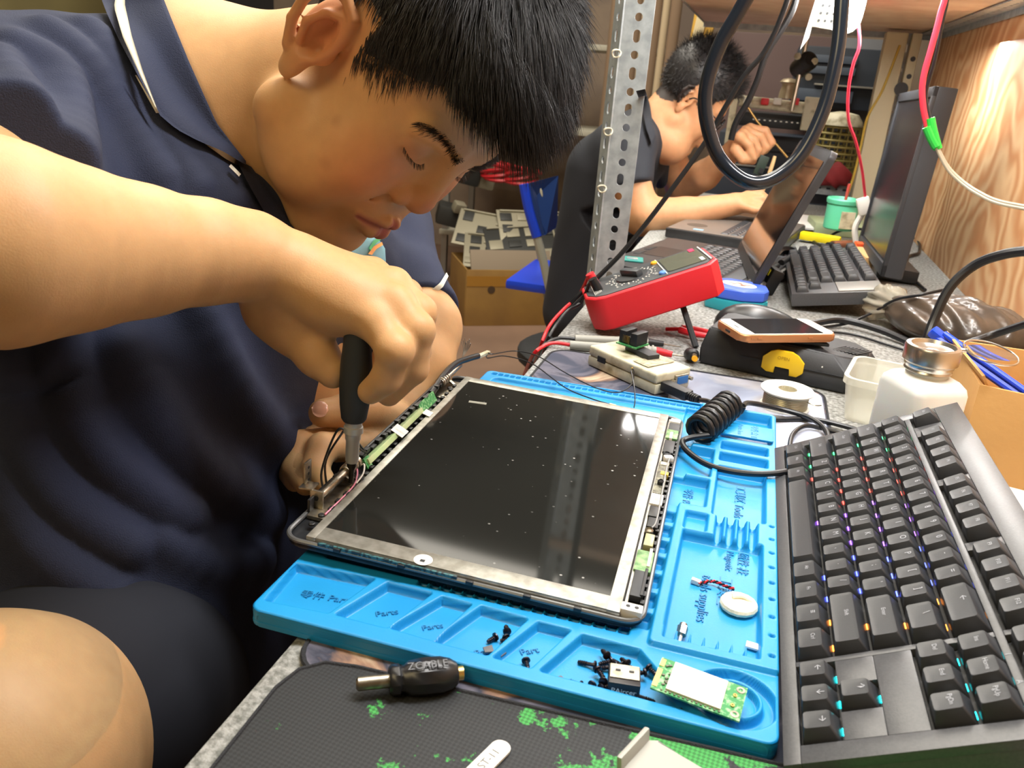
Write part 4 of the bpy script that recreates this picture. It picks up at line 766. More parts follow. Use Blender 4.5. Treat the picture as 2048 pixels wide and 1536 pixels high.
# near things: plug adapter, tag, clip
am = mat('adapter_black', hexc('1c1d20'), 0.33); a0_ = atz(716, 1368, 0.0125); a1_ = atz(930, 1345, 0.0125); AM = frame(a0_, a1_ - a0_, Vector((0.2, 1, 0))); AL = (a1_ - a0_).length
ad_ = thing('plug_adapter', 'black barrel plug adapter lying on the mouse pad edge', 'plug', M=AM); RX = Matrix(((0, 0, 1), (0, 1, 0), (-1, 0, 0)))
MB().lathe([(0.0024, -0.001), (0.0036, 0.0), (0.0036, 0.019), ], (0, 0, 0), 20, R=RX).build('barrel', nickel, ad_)
MB().lathe([(0.0066, 0.0155), (0.0078, 0.017), (0.0080, 0.0205), (0.0066, 0.0215), (0.0068, 0.023), (0.0088, 0.026), (0.0096, 0.033), (0.0094, 0.042), (0.0080, 0.047), (0.0066, 0.049), (0.0064, AL - 0.005), (0.0054, AL - 0.004)], (0, 0, 0), 10, R=RX).build('body', am, ad_)
MB().lathe([(0.0036, 0), (0.0036, 0.0035), (0.0024, 0.0035), (0.0022, 0.001)], (AL - 0.0045, 0, 0), 18, R=RX).build('tip', gold, ad_)
text('ZCABLE', 'embossed_lettering', 0.0058, mat('emboss_grey', hexc('303236'), 0.4), ad_, (0.0345, -0.0030, 0.0097), (0.32, 0, 0), 0.0003)
tg = thing('label_tag', 'white rounded plastic tag reading ST-11 at the bottom edge', 'tag', M=frame(atz(1002, 1498, 0.0060), atz(960, 1540, 0.006) - atz(1002, 1498, 0.006), (1, 1, 0)))
MB().prism([(x, y) for x, y in rrect(0.040, 0.0095, 0.0042, 5, 0.016, 0.0)], 0.0, 0.0014, bev=0.0003).build('plate', white, tg); text('ST-11', 'tag_lettering', 0.0058, dark, tg, (0.0095, 0.0, 0.00145), (0, 0, PI), 0.0)
hk = thing('plastic_scoop', 'grey plastic tool end poking in at the bottom edge right of centre', 'tool', M=frame(atz(1292, 1500, 0.006), (1, -0.28, 0), (0.3, 1, 0)))
hg = mat('grey_handle', hexc('a3a49e'), 0.45)
MB().prism([(0, 0), (0.0045, 0.003), (0.030, -0.004), (0.070, -0.006), (0.070, -0.030), (0.004, -0.030), (-0.003, -0.026)], 0, 0.007, bev=0.002, seg=3).build('body', hg, hk); MB().box((-0.002, -0.012, 0.007), (0.0030, 0.026, 0.012), rot=(0, -0.15, -0.12), bev=0.0015).build('flange', hg, hk)
# little parts on the blue mat
gunm = mat('blackened_screw', hexc('35333a'), 0.3, 0.8)
def screw(i, px, py, z, ang, lab, tilt=1.45, L=0.0055):
    t = thing('small_screw', lab, 'screw', atz(px, py, z), group='loose screws on the blue mat')
    R = Euler((tilt, 0, ang)).to_matrix()
    MB().lathe([(0.0011, -0.0003), (0.0024, 0.0), (0.0024, 0.0008), (0.0016, 0.0013)], n=14, R=R).build('head', gunm, t)
    s = MB(); s.lathe([(0.0009, -L), (0.0011, -L + 0.0006), (0.0011, 0.0)], n=10, R=R)
    for k in range(4): s.lathe([(0.0011, -L + 0.0010 + k * 0.0011), (0.00145, -L + 0.0014 + k * 0.0011), (0.0011, -L + 0.0018 + k * 0.0011)], n=8, R=R, cap=False)
    s.build('shank', gunm, t)
zb_ = 0.0094
A_ = 'small dark screw in the middle pocket beside the two grey magnets'; B_ = 'small dark screw in the corner pocket heap by the green card'
for i, (px, py, an) in enumerate(((990, 1274, 2.6), (1014, 1262, 0.4), (1020, 1280, 1.9), (1012, 1276, 4.0))): screw(i, px, py, zb_, an, ('leftmost dark screw of the group beside the two grey magnets', 'farthest dark screw of the group beside the two grey magnets', A_, A_)[i])
screw(9, 1052, 1322, zb_, 3.6, 'single dark screw lying alone in its pocket of the blue mat')
for i, (px, py, an) in enumerate(((1213, 1310, 0.7), (1221, 1322, 2.2), (1188, 1330, 1.5), (1196, 1340, 3.9), (1218, 1335, 1.9), (1232, 1332, 5.0), (1254, 1326, 0.9), (1262, 1340, 2.4), (1276, 1350, 1.6), (1298, 1336, 4.1), (1160, 1370, 1.3), (1184, 1370, 2.9), (1206, 1362, 0.2), (1203, 1376, 5.6), (1276, 1392, 4.7), (1288, 1345, 2.0), (1243, 1330, 1.1))): screw(20 + i, px, py, zb_ + (0.002 if i % 3 == 0 else 0), an, {0: 'farthest dark screw of the corner pocket heap', 10: 'leftmost dark screw of the corner pocket heap, lying apart', 9: 'dark screw touching the green card at the heap right end', 14: 'dark screw just right of the black connector block'}.get(i, B_), L=0.0050 + 0.002 * (i % 3))
screw(60, 1360, 1425, 0.0085, 1.5, 'small dark screw lying under the near edge of the green card')
for (px, py, lb_) in ((978, 1301, 'small grey magnet flake in the middle pocket, left one'), (999, 1307, 'small grey magnet flake in the middle pocket, right one'), (1121, 1359, 'tiny grey flake at the left of the corner pocket')):
    t = thing('magnet_flake', lb_, 'magnet', atz(px, py, 0.0088), (0, 0, px)); sc_ = 0.55 if px > 1100 else 1
    MB().prism([(-.0035 * sc_, -.002 * sc_), (.002 * sc_, -.003 * sc_), (.0036 * sc_, .001 * sc_), (-.001 * sc_, .0032 * sc_)], 0, 0.0012, bev=0.0002).build('flake', mat('flake_grey', hexc('5f5f62'), 0.5), t)
jk = thing('port_connector', 'small black connector block with white lettering among the screws', 'connector', M=frame(atz(1212, 1392, 0.0080), atz(1264, 1400, 0.008) - atz(1212, 1392, 0.008), (0.1, 1, 0)))
MB().box((0.0085, 0.008, 0.0045), (0.0165, 0.0150, 0.0085), bev=0.0008).build('shell', mat('connector_black', hexc('2a2727'), 0.35, 0.3), jk)
for dx in (0.005, 0.012): MB().box((dx, 0.010, 0.0095), (0.0026, 0.0012, 0.0003)).build('spring', black, jk)
MB().box((0.0085, 0.0095, 0.0091), (0.0150, 0.0105, 0.0004)).build('metal_top', nickel, jk); text('PAircer', 'connector_lettering', 0.0042, white, jk, (0.0085, 0.0003, 0.0040), (PI / 2, 0, 0))
# green wireless card
w0 = atz(1300, 1378, 0.0185); w1 = atz(1478, 1446, 0.0165); w2 = atz(1322, 1316, 0.0205); WM = frame(w0, w1 - w0, w2 - w0); wl = (w1 - w0).length; ww = (w2 - w0).length
wc = thing('wireless_card', 'green circuit card with a blank white label leaning on the mat corner', 'circuit card', M=WM)
MB().box((wl / 2, ww / 2, 0.0005), (wl, ww, 0.0010)).build('board', green_pcb, wc); MB().box((wl * 0.47, ww * 0.52, 0.0015), (wl * 0.62, ww * 0.86, 0.0016), bev=0.0003).build('white_label_shield', white, wc)
MB().box((0.0013, ww * 0.36, 0.0007), (0.0026, ww * 0.55, 0.0014)).build('gold_edge', gold, wc); MB().box((0.0013, ww * 0.83, 0.0007), (0.0026, ww * 0.22, 0.0014)).build('gold_edge', gold, wc)
for yy in (0.14, 0.86): MB().lathe([(0.0011, 0), (0.0022, 0), (0.0022, 0.0003), (0.0011, 0.0003)], (wl - 0.0030, ww * yy, 0.0010), 16, cap=False).build('screw_pad', nickel, wc); 
for yy in (0.35, 0.65): MB().lathe([(0.0004, 0), (0.0011, 0), (0.0011, 0.0007), (0.0004, 0.0007)], (wl - 0.0050, ww * yy, 0.0010), 12, cap=False).build('aerial_socket', gold, wc)
ch_ = MB(); random.seed(2)
for k in range(12): ch_.box((wl * random.uniform(.08, .2), ww * random.uniform(.1, .9), 0.0014), (0.0016, 0.0010, 0.0007), rot=(0, 0, random.random()))
for k in range(14): ch_.box((wl * (0.12 + k * 0.05), ww * 0.045, 0.0013), (0.0011, 0.0007, 0.0006))
ch_.build('tiny_parts', mat('chip_parts', hexc('6a6a5a'), 0.4), wc)['kind'] = 'stuff'
# wrapped coin battery with twisted wire and plug
cb = thing('wrapped_battery', 'cream shrink wrapped coin battery with red and black twisted wire', 'battery', atz(1476, 1216, 0.0085), (0, 0, 0.2))
MB().lathe([(0.0085, 0), (0.0112, 0.0010), (0.0116, 0.0028), (0.0108, 0.0045), (0.0080, 0.0054), (0.003, 0.0052)], n=14).build('wrapped_cell', mat('cream_shrink_wrap', hexc('ece3c4'), 0.4, bump=(260, 0.8)), cb)
MB().tube([(-0.004, 0.002, 0.0056), (0.002, 0.003, 0.0060), (0.008, 0.0, 0.0048)], 0.0010, 6, 4).build('wrap_crease', MATS['cream_shrink_wrap'], cb); MB().box((-0.003, 0.004, 0.0058), (0.0016, 0.005, 0.0012), bev=0.0004).build('wrap_crease', MATS['cream_shrink_wrap'], cb)
q0 = atz(1468, 1178, 0.012) - cb.location; q1 = atz(1398, 1166, 0.010) - cb.location; Rz = Matrix.Rotation(-0.2, 3, 'Z')
for ph_, m_, nm in ((0, redl, 'red_wire'), (PI, rubber, 'black_wire')):
    P = []
    for k in range(41):
        t_ = k / 40; c_ = q0.lerp(q1, t_) + Vector((0, 0.004 * math.sin(t_ * PI) - 0.001 * math.sin(t_ * 7), 0)); P.append(Rz @ (c_ + Vector((0.0, 0.0007 * math.cos(t_ * 34 + ph_), 0.0007 * math.sin(t_ * 34 + ph_)))))
    MB().tube(P, 0.0006, 6).build(nm, m_, cb)
MB().box(Rz @ (q1 + Vector((-0.002, 0.001, 0.0))), (0.0060, 0.0034, 0.0030), rot=(0, 0.1, -0.35), bev=0.0005).build('plug', white, cb)
sm_ = thing('coax_connector', 'small metal coaxial connector leaning in the comb slots of the mat', 'connector', atz(1366, 1254, 0.013))
dd = (atz(1356, 1296, 0.008) - atz(1366, 1254, 0.013)); MB().cone((0, 0, 0), dd * 0.38, 0.0032, 0.0030, 6).build('hex_body', nickel, sm_); MB().cone(-dd * 0.12, (0, 0, 0), 0.0024, n=14).build('threaded_end', nickel, sm_); MB().cone(dd * 0.38, dd * 1.0, 0.0012, n=10).build('stem', steel, sm_)
wt = thing('foam_piece', 'small white foam square beside the comb of the mat tray', 'foam', atz(1505, 1294, 0.0092), (0, 0, -0.1)); MB().box((0, 0, 0.0007), (0.0075, 0.0055, 0.0014), bev=0.0003).build('pad', white, wt)
# cords lying across the bench
wire('power_cable', 'thick black cord arching over the felt past the bagged bundle', 'cable', [atz(1500, 640, 0.006), atz(1600, 650, 0.010), atz(1680, 640, 0.012), atz(1760, 660, 0.010), atz(1830, 690, 0.006), atz(1900, 720, 0.006)], 0.0048, rubber)
wire('thin_cable', 'thin black cord crossing the felt from the phone towards the bottle', 'cable', [atz(1600, 660, 0.004), atz(1700, 668, 0.003), atz(1770, 688, 0.003), atz(1825, 705, 0.003)], 0.0018, rubber)
wire('thin_cable', 'thin black cord climbing over the brown bag', 'cable', [atz(1620, 657, 0.004), atz(1690, 648, 0.006), atz(1745, 625, 0.020), atz(1790, 600, 0.045), atz(1840, 590, 0.062), atz(1885, 580, 0.070)], 0.0020, rubber)
wire('power_cable', 'thick black cord arching up the plywood from the cardboard box', 'cable', [atz(1835, 735, 0.004), aty(1850, 690, 1.02), aty(1868, 640, 1.03), aty(1900, 575, 1.04), aty(1950, 530, 1.04), aty(2010, 508, 1.02), aty(2075, 500, 1.0)], 0.0055, rubber)
wire('power_cable', 'black cord rising to the right edge above the cardboard box', 'cable', [atz(1870, 700, 0.004), aty(1930, 688, 1.03), aty(1990, 668, 1.03), aty(2075, 640, 1.0)], 0.0045, rubber)
wire('thin_cable', 'black cord lying on the bench between the box and the white paper', 'cable', [atz(1895, 905, 0.004), atz(1945, 912, 0.004), atz(2000, 925, 0.004), atz(2060, 950, 0.004)], 0.0028, rubber)
# brown bundle in a plastic bag
bgm = mat('brown_cloth_in_film', hexc('574a3e'), 0.35, var=(18, hexc('3a322b'), 5), coat=0.35)
bg = thing('bagged_bundle', 'brown bundle in a clear plastic bag by the monitor foot', 'bag', (0.285, 1.205, 0.0), (0, 0, -0.75))
bm = bmesh.new(); bmesh.ops.create_icosphere(bm, subdivisions=5, radius=1)
for v in bm.verts:
    x, y, z = v.co; n_ = 0.05 * math.sin(9 * y + 3 * x) + 0.035 * math.sin(17 * y - 6 * z + 2) + 0.03 * math.sin(23 * y + 5 * x * 3); fl = (1 + n_ * (1 - abs(x) * 0.3))
    v.co = (x * 0.100, y * 0.066 * fl * (1 + 0.25 * x), max(-0.0, z * 0.5 + 0.42) * 0.068 * fl * (1 + 0.1 * x))
me = bpy.data.meshes.new('brown_bundle'); bm.to_mesh(me); bm.free(); me.materials.append(bgm); me.shade_smooth(); link('brown_bundle', me, bg)
bm = bmesh.new(); bmesh.ops.create_icosphere(bm, subdivisions=4, radius=1)
for v in bm.verts:
    x, y, z = v.co; fl = 1 + 0.16 * math.sin(11 * math.atan2(z, y)) + 0.1 * math.sin(7 * x + 5 * y)
    v.co = (-0.092 + x * 0.034 , y * 0.046 * fl * (0.75 - 0.5 * x), 0.030 + z * 0.027 * fl * (0.75 - 0.45 * x))
me = bpy.data.meshes.new('bag_neck'); bm.to_mesh(me); bm.free(); me.materials.append(mat('clear_crumpled_film', hexc('c8c4b4'), 0.12, trans=0.6, ior=1.15)); me.shade_smooth(); link('bag_neck', me, bg)
# ------------------------------------------------------------------ far half of the bench
dellm = mat('laptop_black', hexc('2b2c2f'), 0.4, var=(30, hexc('333437'), 3)); dsil = mat('laptop_silver_edge', hexc('9c9b96'), 0.35, 0.5)
DM = frame(Vector((-0.222, 1.318, 0.0045)), (0.243, -0.06, 0), (0.06, 0.24, 0)); dl = thing('laptop', 'black laptop with silver edge behind the multimeter, screen open', 'laptop', M=DM); DW, DL_ = 0.250, 0.325
MB().prism(rrect(DW, DL_, 0.016, 5, DW / 2, DL_ / 2), 0, 0.016, bev=0.004).build('base', dsil, dl); MB().prism(rrect(DW - 0.010, DL_ - 0.010, 0.013, 5, DW / 2, DL_ / 2), 0.016, 0.0205, bev=0.001).build('palm_rest', dellm, dl)
MB().prism(rrect(0.052, 0.090, 0.003, 3, 0.050, DL_ * 0.52), 0.0205, 0.0209).build('touch_pad', mat('pad_dark', hexc('232427'), 0.35), dl)
for yy in (0.065, 0.115): MB().box((0.018, yy + 0.07, 0.0208), (0.010, 0.040, 0.0010), bev=0.0004).build('click_button', black, dl)
kk = MB().box((0.085 + 0.052, DL_ / 2, 0.0207), (0.104, DL_ - 0.030, 0.0010)).build('key_tray', keydark, dl)
for r_ in range(6):
    for c__ in range(16):
        k = link('key', keymesh(1, 0.0182, keym), dl); k.location = (0.094 + r_ * 0.0172, 0.026 + c__ * 0.0182, 0.0228); k.scale = (0.9, 0.97, 0.22)
MB().box((0.208, DL_ / 2, 0.0210), (0.026, DL_ - 0.040, 0.0012), bev=0.0004).build('speaker_strip', dark, dl)
for yy in (0.055, 0.17, 0.27): MB().cone((0.238, yy - 0.035, 0.0235), (0.238, yy + 0.035, 0.0235), 0.0055, n=16).build('hinge_barrel', black, dl)
MB().cone((0.030, -0.001, 0.010), (0.030, 0.001, 0.010), 0.0032, n=14).build('audio_jack', black, dl); MB().box((0.062, 0, 0.010), (0.022, 0.002, 0.007)).build('side_port', black, dl)
sa = Vector((0.020, 1.262, 0.030)); sb = aty(1665, 302, 1.275); sc_ = aty(1474, 498, 1.585)
SM = frame(sa, sc_ - sa, sb - sa); DMI = DM.inverted()
scw = 0.330; sch = (sb - sa).length
MB().prism(rrect(scw, sch, 0.012, 5, scw / 2, sch / 2), 0.0, 0.010, R=(DMI @ SM).to_3x3(), c=(DMI @ SM).translation, bev=0.0015).build('screen_lid', dellm, dl)
gls = mat('dark_screen_glass', hexc('0b0c10'), 0.07)
MB().prism(rrect(scw - 0.030, sch - 0.034, 0.002, 2, scw / 2, sch / 2), -0.0010, 0.0, R=(DMI @ SM).to_3x3(), c=(DMI @ SM).translation).build('screen', gls, dl)
chip = thing('processor_chip', 'green processor chip lying on the laptop palm rest', 'chip', DM @ Vector((0.034, 0.060, 0.0209)), (0, 0, 0.15)); MB().box((0, 0, 0.001), (0.036, 0.036, 0.0016)).build('substrate', mat('teal_pcb', hexc('2f8f88'), 0.4), chip); MB().box((0, 0, 0.0022), (0.018, 0.016, 0.0010), bev=0.0003).build('die', mat('die_pale', hexc('a8c4cc'), 0.2, 0.5), chip)
silg = mat('laptop_grey_brown', hexc('77706a'), 0.4, 0.3)
L2M = frame(Vector((-0.163, 1.742, 0.0045)), (0.24, -0.045, 0), (0.045, 0.24, 0)); l2 = thing('laptop', 'grey laptop without its screen under the seated man hands, blue sticker on its corner', 'laptop', M=L2M)
MB().prism(rrect(0.235, 0.320, 0.008, 4, 0.1175, 0.160), 0, 0.019, bev=0.002).build('base', dellm, l2); MB().prism(rrect(0.229, 0.314, 0.007, 4, 0.1175, 0.160), 0.019, 0.0205, bev=0.0005).build('palm_rest', silg, l2)
MB().box((0.062, 0.030, 0.0207), (0.020, 0.014, 0.0004)).build('blue_sticker', mat('sticker_blue', hexc('86b8dc'), 0.4), l2); MB().prism([(0.045 + 0.022 * math.cos(a), 0.085 + 0.022 * math.sin(a)) for a in [i * PI / 10 for i in range(20)]], 0.0205, 0.0208).build('round_sticker', mat('sticker_dark', hexc('4c453e'), 0.5), l2)
for r_ in range(5):
    for c__ in range(13):
        k = link('key', keymesh(1, 0.0182, keym), l2); k.location = (0.118 + r_ * 0.0195, 0.030 + c__ * 0.0195, 0.0228); k.scale = (0.98, 0.98, 0.25)
wbm = mat('brown_wood_board', hexc('8a6a50'), 0.6, var=(12, hexc('6f5340'), 6))
wb_ = thing('wooden_board', 'brown wooden board on the far bench beneath the pale paper', 'board', (0.045, 2.18, 0.0004), (0, 0, 0.08)); MB().box((0, 0, 0.004), (0.30, 0.26, 0.008), bev=0.001).build('board', wbm, wb_)
# far keyboard
k2t = 0.17; K2M = frame(Vector((0.086, 1.628, 0.036)), (0.02, -1, 0), (math.cos(k2t), 0.02 * math.cos(k2t), math.sin(k2t)))
k2 = thing('keyboard', 'smaller looking black keyboard on the far bench in front of the monitor', 'keyboard', M=K2M)
MB().prism([(-0.008, d0 + 0.002), (c1 - 0.004, d0 + 0.002), (c1 - 0.004, d1 - 0.014), (-0.008, d1 - 0.014)], -0.028, -0.0085, bev=0.002).build('base', casem, k2)
MB().prism([(15.3 * U, 2.6 * U), (c1 - 0.008, 2.6 * U), (c1 - 0.008, d1 - 0.016), (15.3 * U, d1 - 0.016)], -0.009, -0.0065, bev=0.001).build('indicator_panel', dsil, k2)
LAY2 = [(v, [(s_, w) for s_, w in row]) for v, row in LAY]; LAY2[3] = (3, LAY[3][1][:-3]); LAY2[4] = (4, LAY[4][1][:-3]); LAY2[5] = (5.25, LAY[5][1][:-3])
keyboard(k2, LAY2, U, keym, False)
# monitor facing the seat
mo0 = Vector((0.228, 1.470, 0.030)); mo1 = aty(1874, 173, 1.490); mo2 = aty(1801, 188, 1.880); MOM = frame(mo0, mo2 - mo1, mo1 - mo0); mh = (mo1 - mo0).length; mw = (mo2 - mo1).length
mn = thing('monitor', 'black flat monitor leaning back by the plywood wall, screen off', 'monitor', M=MOM)
# local z points towards or away from the wall
toward = 1 if (MOM.to_3x3() @ Vector((0, 0, 1))).x < 0 else -1
def mz(a, b): return (min(a * toward, b * toward), max(a * toward, b * toward))
z0_, z1_ = mz(-0.030, 0.0); MB().prism([(0, 0), (mw, 0), (mw, mh), (0, mh)], z0_, z1_, bev=0.004).build('housing', mat('monitor_black', hexc('2f3237'), 0.5), mn)
z0_, z1_ = mz(0.0, 0.0008); MB().prism([(0.016, 0.024), (mw - 0.016, 0.024), (mw - 0.016, mh - 0.018), (0.016, mh - 0.018)], z0_, z1_).build('screen', mat('monitor_glass', hexc('25262a'), 0.25), mn)
z0_, z1_ = mz(-0.002, 0.0045); fr_ = MB()
for a in (((0, 0), (mw, 0.020)), ((0, mh - 0.016), (mw, mh)), ((0, 0), (0.014, mh)), ((mw - 0.014, 0), (mw, mh))): fr_.box(((a[0][0] + a[1][0]) / 2, (a[0][1] + a[1][1]) / 2, (z0_ + z1_) / 2), (a[1][0] - a[0][0], a[1][1] - a[0][1], z1_ - z0_), bev=0.0015)
fr_.build('bezel', MATS['monitor_black'], mn)
MB().box((mw / 2, mh - 0.001, 0.0), (mw * 0.9, 0.003, 0.004), bev=0.001).build('white_top_edge', white, mn)  # plain white strip along the top of the black housing
MI_ = MOM.inverted(); q_ = MI_ @ Vector((0.268, 1.66, 0.013)); MB().box(q_, (0.16, 0.022, 0.07), bev=0.003).build('stand_foot', black, mn)
# jar, papers, tools, camera lens and cords behind the far keyboard
jr = thing('green_jar', 'mint green plastic jar with a red stick in it', 'jar', atz(1676, 458, 0.030)); jb = mat('mint_plastic', hexc('5fc7a0'), 0.4)
MB().lathe([(0.030, 0), (0.033, 0.003), (0.033, 0.052), (0.031, 0.054), (0.035, 0.056), (0.036, 0.064), (0.034, 0.067), (0.032, 0.064), (0.030, 0.058)], n=32).build('jar_body', jb, jr)
MB().box((0.012, -0.031, 0.024), (0.030, 0.004, 0.036), rot=(0, 0, 0.3)).build('paper_label', cream, jr); MB().cone((0.002, 0.0, 0.040), (0.004, 0.0, 0.098), 0.0032, n=10).build('red_stick', mat('dull_red', hexc('b5483f'), 0.5), jr)
bk_ = thing('parts_case', 'flat grey green plastic case under the mint jar', 'case', atz(1676, 466, 0.0004), (0, 0, 0.1)); MB().box((0, 0, 0.014), (0.13, 0.12, 0.028), bev=0.004).build('case', mat('sage_plastic', hexc('a4b08a'), 0.5), bk_)
yt = thing('yellow_tool', 'yellow handled cutter lying in front of the mint jar', 'cutter', atz(1640, 478, 0.012), (0, 0, -0.25)); yel = mat('bright_yellow', hexc('f0dc1a'), 0.4)
MB().box((0, 0, 0.002), (0.085, 0.022, 0.018), bev=0.005).build('handle', yel, yt); MB().box((0.060, 0.004, 0.001), (0.040, 0.016, 0.008), bev=0.002).build('grey_blade', nickel, yt); MB().box((0.098, 0.006, 0.003), (0.028, 0.022, 0.014), bev=0.004).build('end_cap', yel, yt)
pn = thing('copper_rod', 'long copper coloured soldering handle pointing at the monitor', 'rod', atz(1665, 490, 0.012)); d_ = atz(1745, 487, 0.012) - atz(1665, 490, 0.012); MB().cone((0, 0, 0), d_, 0.009, n=14).build('rod', mat('copper_tone', hexc('a86c50'), 0.35, 0.4), pn); MB().cone(-d_ * 0.12, (0, 0, 0), 0.0062, n=12).build('tip', black, pn)
p2_ = thing('paper_sheet', 'pale papers on the far bench left of the mint jar', 'paper', atz(1620, 447, 0.009), (0, 0, 0.2))
for k in range(3): MB().box((0.004 * k, 0.003 * k, 0.001 + 0.0016 * k), (0.15, 0.21, 0.0012), rot=(0, 0, 0.07 * k)).build('sheet', paper, p2_)
ls = thing('black_lens', 'small black ring shaped lens beside the far keyboard', 'lens', atz(1572, 520, 0.016), (0, 0, 0)); MB().lathe([(0.010, -0.014), (0.022, -0.014), (0.024, -0.006), (0.024, 0.008), (0.016, 0.010), (0.013, 0.004), (0.010, -0.010)], n=28, R=Euler((1.1, 0, 0.3)).to_matrix(), cap=False).build('barrel', mat('gloss_black', hexc('101114'), 0.15), ls)
ob = thing('tan_block', 'tan box with an orange patch between far keyboard and monitor', 'box', atz(1735, 530, 0.0), (0, 0, 0.1)); MB().box((0, 0, 0.014), (0.05, 0.16, 0.028), bev=0.002).build('block', mat('tan_card', hexc('c8a06a'), 0.7), ob); MB().box((-0.008, 0.05, 0.031), (0.022, 0.03, 0.006), bev=0.001).build('orange_patch', mat('orange_plastic', hexc('e0582a'), 0.5), ob)
pb = thing('black_charger', 'small black charger block leaning behind the laptop screen', 'charger', Vector(atz(1524, 556, 0.022)) + Vector((0.012, 0, 0)), (0.0, 0.35, 0.25)); MB().box((0, 0, 0), (0.020, 0.050, 0.040), bev=0.004).build('case', black, pb); MB().box((-0.010, -0.008, 0.010), (0.003, 0.014, 0.010), bev=0.001).build('yellow_label', yel, pb)
for i, pts in enumerate(([(1650, 480, 1.95), (1680, 462, 1.95), (1720, 458, 1.93), (1750, 462, 1.9)], [(1610, 468, 2.0), (1640, 492, 1.86), (1690, 500, 1.84), (1740, 500, 1.82)])):
    wire('bench_cable', ('thin black cord arching over the yellow cutter', 'black cord lying behind the far keyboard')[i], 'cable', [Vector((p.x, p.y, max(p.z, 0.006))) for p in (aty(*q) for q in pts)], 0.0028, rubber)
wire('bench_cable', 'black cord curling on the felt between monitor and plywood', 'cable', [atz(1810, 470, 0.005), atz(1835, 480, 0.005), atz(1838, 505, 0.005), atz(1815, 515, 0.005), atz(1822, 550, 0.005), atz(1850, 580, 0.005)], 0.0030, rubber)
# ------------------------------------------------------------------ things hanging from the shelf
hose = mat('glossy_black_hose', hexc('1d222a'), 0.18)
tag(MB().tube([aty(*q) for q in ((1600, -420, 0.80), (1565, -200, 0.80), (1520, -60, 0.80), (1480, 20, 0.80), (1440, 90, 0.80), (1413, 170, 0.80), (1413, 240, 0.80), (1438, 315, 0.80), (1490, 362, 0.80), (1545, 358, 0.81), (1600, 312, 0.82), (1645, 225, 0.83), (1672, 120, 0.84), (1682, 30, 0.85), (1684, -60, 0.86), (1670, -220, 0.87), (1640, -420, 0.87))], 0.0064, 16, 8).build('hanging_hose', hose), 'thick glossy black hose hanging in a loop above the bench', 'hose')
wire('hanging_cable', 'black cord running from the upper middle down past the post to the meter', 'cable', [aty(*q) for q in ((1640, -330, 1.12), (1590, -60, 1.10), (1560, 40, 1.10), (1528, 105, 1.10), (1490, 150, 1.10), (1450, 215, 1.10), (1410, 285, 1.10), (1350, 370, 1.09), (1290, 450, 1.08), (1240, 510, 1.07), (1190, 560, 1.06), (1150, 598, 1.05), (1110, 640, 1.05))], 0.0032, rubber)
wire('hanging_cable', 'second black cord hanging inside the hose loop behind the first', 'cable', [aty(*q) for q in ((1620, -200, 1.3), (1600, -60, 1.3), (1585, 20, 1.3), (1535, 105, 1.3), (1515, 160, 1.3), (1495, 205, 1.3), (1472, 245, 1.3), (1462, 280, 1.3))], 0.0045, rubber)
redw = mat('red_wire_pvc', hexc('e83a50'), 0.35)
wj = thing('lamp_wire_pair', 'thick red wire and pale twin wire joined by green sleeves before the plywood', 'wire', aty(1868, 270, 1.12)); lc = wj.location.copy()
lc = Vector(aty(1868, 270, 1.12))
MB().tube([aty(*q) - lc for q in ((1900, -330, 1.14), (1895, -50, 1.12), (1880, 30, 1.12), (1863, 95, 1.12), (1846, 160, 1.12), (1846, 210, 1.12), (1855, 255, 1.12))], 0.0036, 10, 8).build('red_wire', redw, wj)
MB().tube([aty(*q) - lc for q in ((1910, -330, 1.14), (1900, -50, 1.13), (1884, 50, 1.13), (1870, 120, 1.13), (1852, 190, 1.13), (1862, 245, 1.12))], 0.0020, 8, 8).build('black_wire', rubber, wj)
grs = mat('green_sleeve', hexc('2fc04a'), 0.25)
MB().tube([aty(*q) - lc for q in ((1861, 236, 1.118), (1866, 262, 1.118), (1876, 298, 1.118))], 0.0052, 10, 4).build('green_sleeve', grs, wj); MB().tube([aty(*q) - lc for q in ((1853, 254, 1.112), (1862, 276, 1.112), (1872, 294, 1.112))], 0.0048, 10, 4).build('green_sleeve', grs, wj)
tw = mat('pale_twin_wire', hexc('b9b3a0'), 0.4)
for dz in (-0.0014, 0.0014): MB().tube([aty(*q) - lc + Vector((0, dz * 0.3, dz)) for q in ((1873, 294, 1.115), (1895, 335, 1.115), (1925, 365, 1.11), (1960, 388, 1.10), (2000, 405, 1.09), (2080, 420, 1.07))], 0.0019, 8, 6).build('twin_wire', tw, wj)
wire('red_wire', 'thin red wire hanging far behind the lamp', 'wire', [aty(*q) for q in ((1716, 40, 1.75), (1719, 90, 1.75), (1706, 130, 1.76), (1697, 180, 1.78), (1697, 240, 1.8), (1712, 285, 1.82), (1724, 340, 1.84), (1731, 400, 1.86))], 0.0028, redw)
wire('yellow_wire', 'thin yellow wire slanting down behind the mint jar', 'wire', [aty(*q) for q in ((1800, 90, 2.3), (1765, 180, 2.3), (1735, 235, 2.3), (1720, 300, 2.3), (1705, 360, 2.3), (1685, 415, 2.3))], 0.0030, mat('ochre_wire', hexc('b89a3a'), 0.5))
sw = thing('inline_switch', 'small white plug block at the end of the thin red wire', 'plug', aty(1728, 412, 1.86)); MB().box((0, 0, 0), (0.026, 0.020, 0.036), rot=(0, -0.4, 0), bev=0.005).build('block', white, sw); MB().tube([(0, 0, -0.016), (-0.008, 0, -0.045), (0.0, 0, -0.075)], 0.006, 8, 4).build('cord_stub', white, sw)
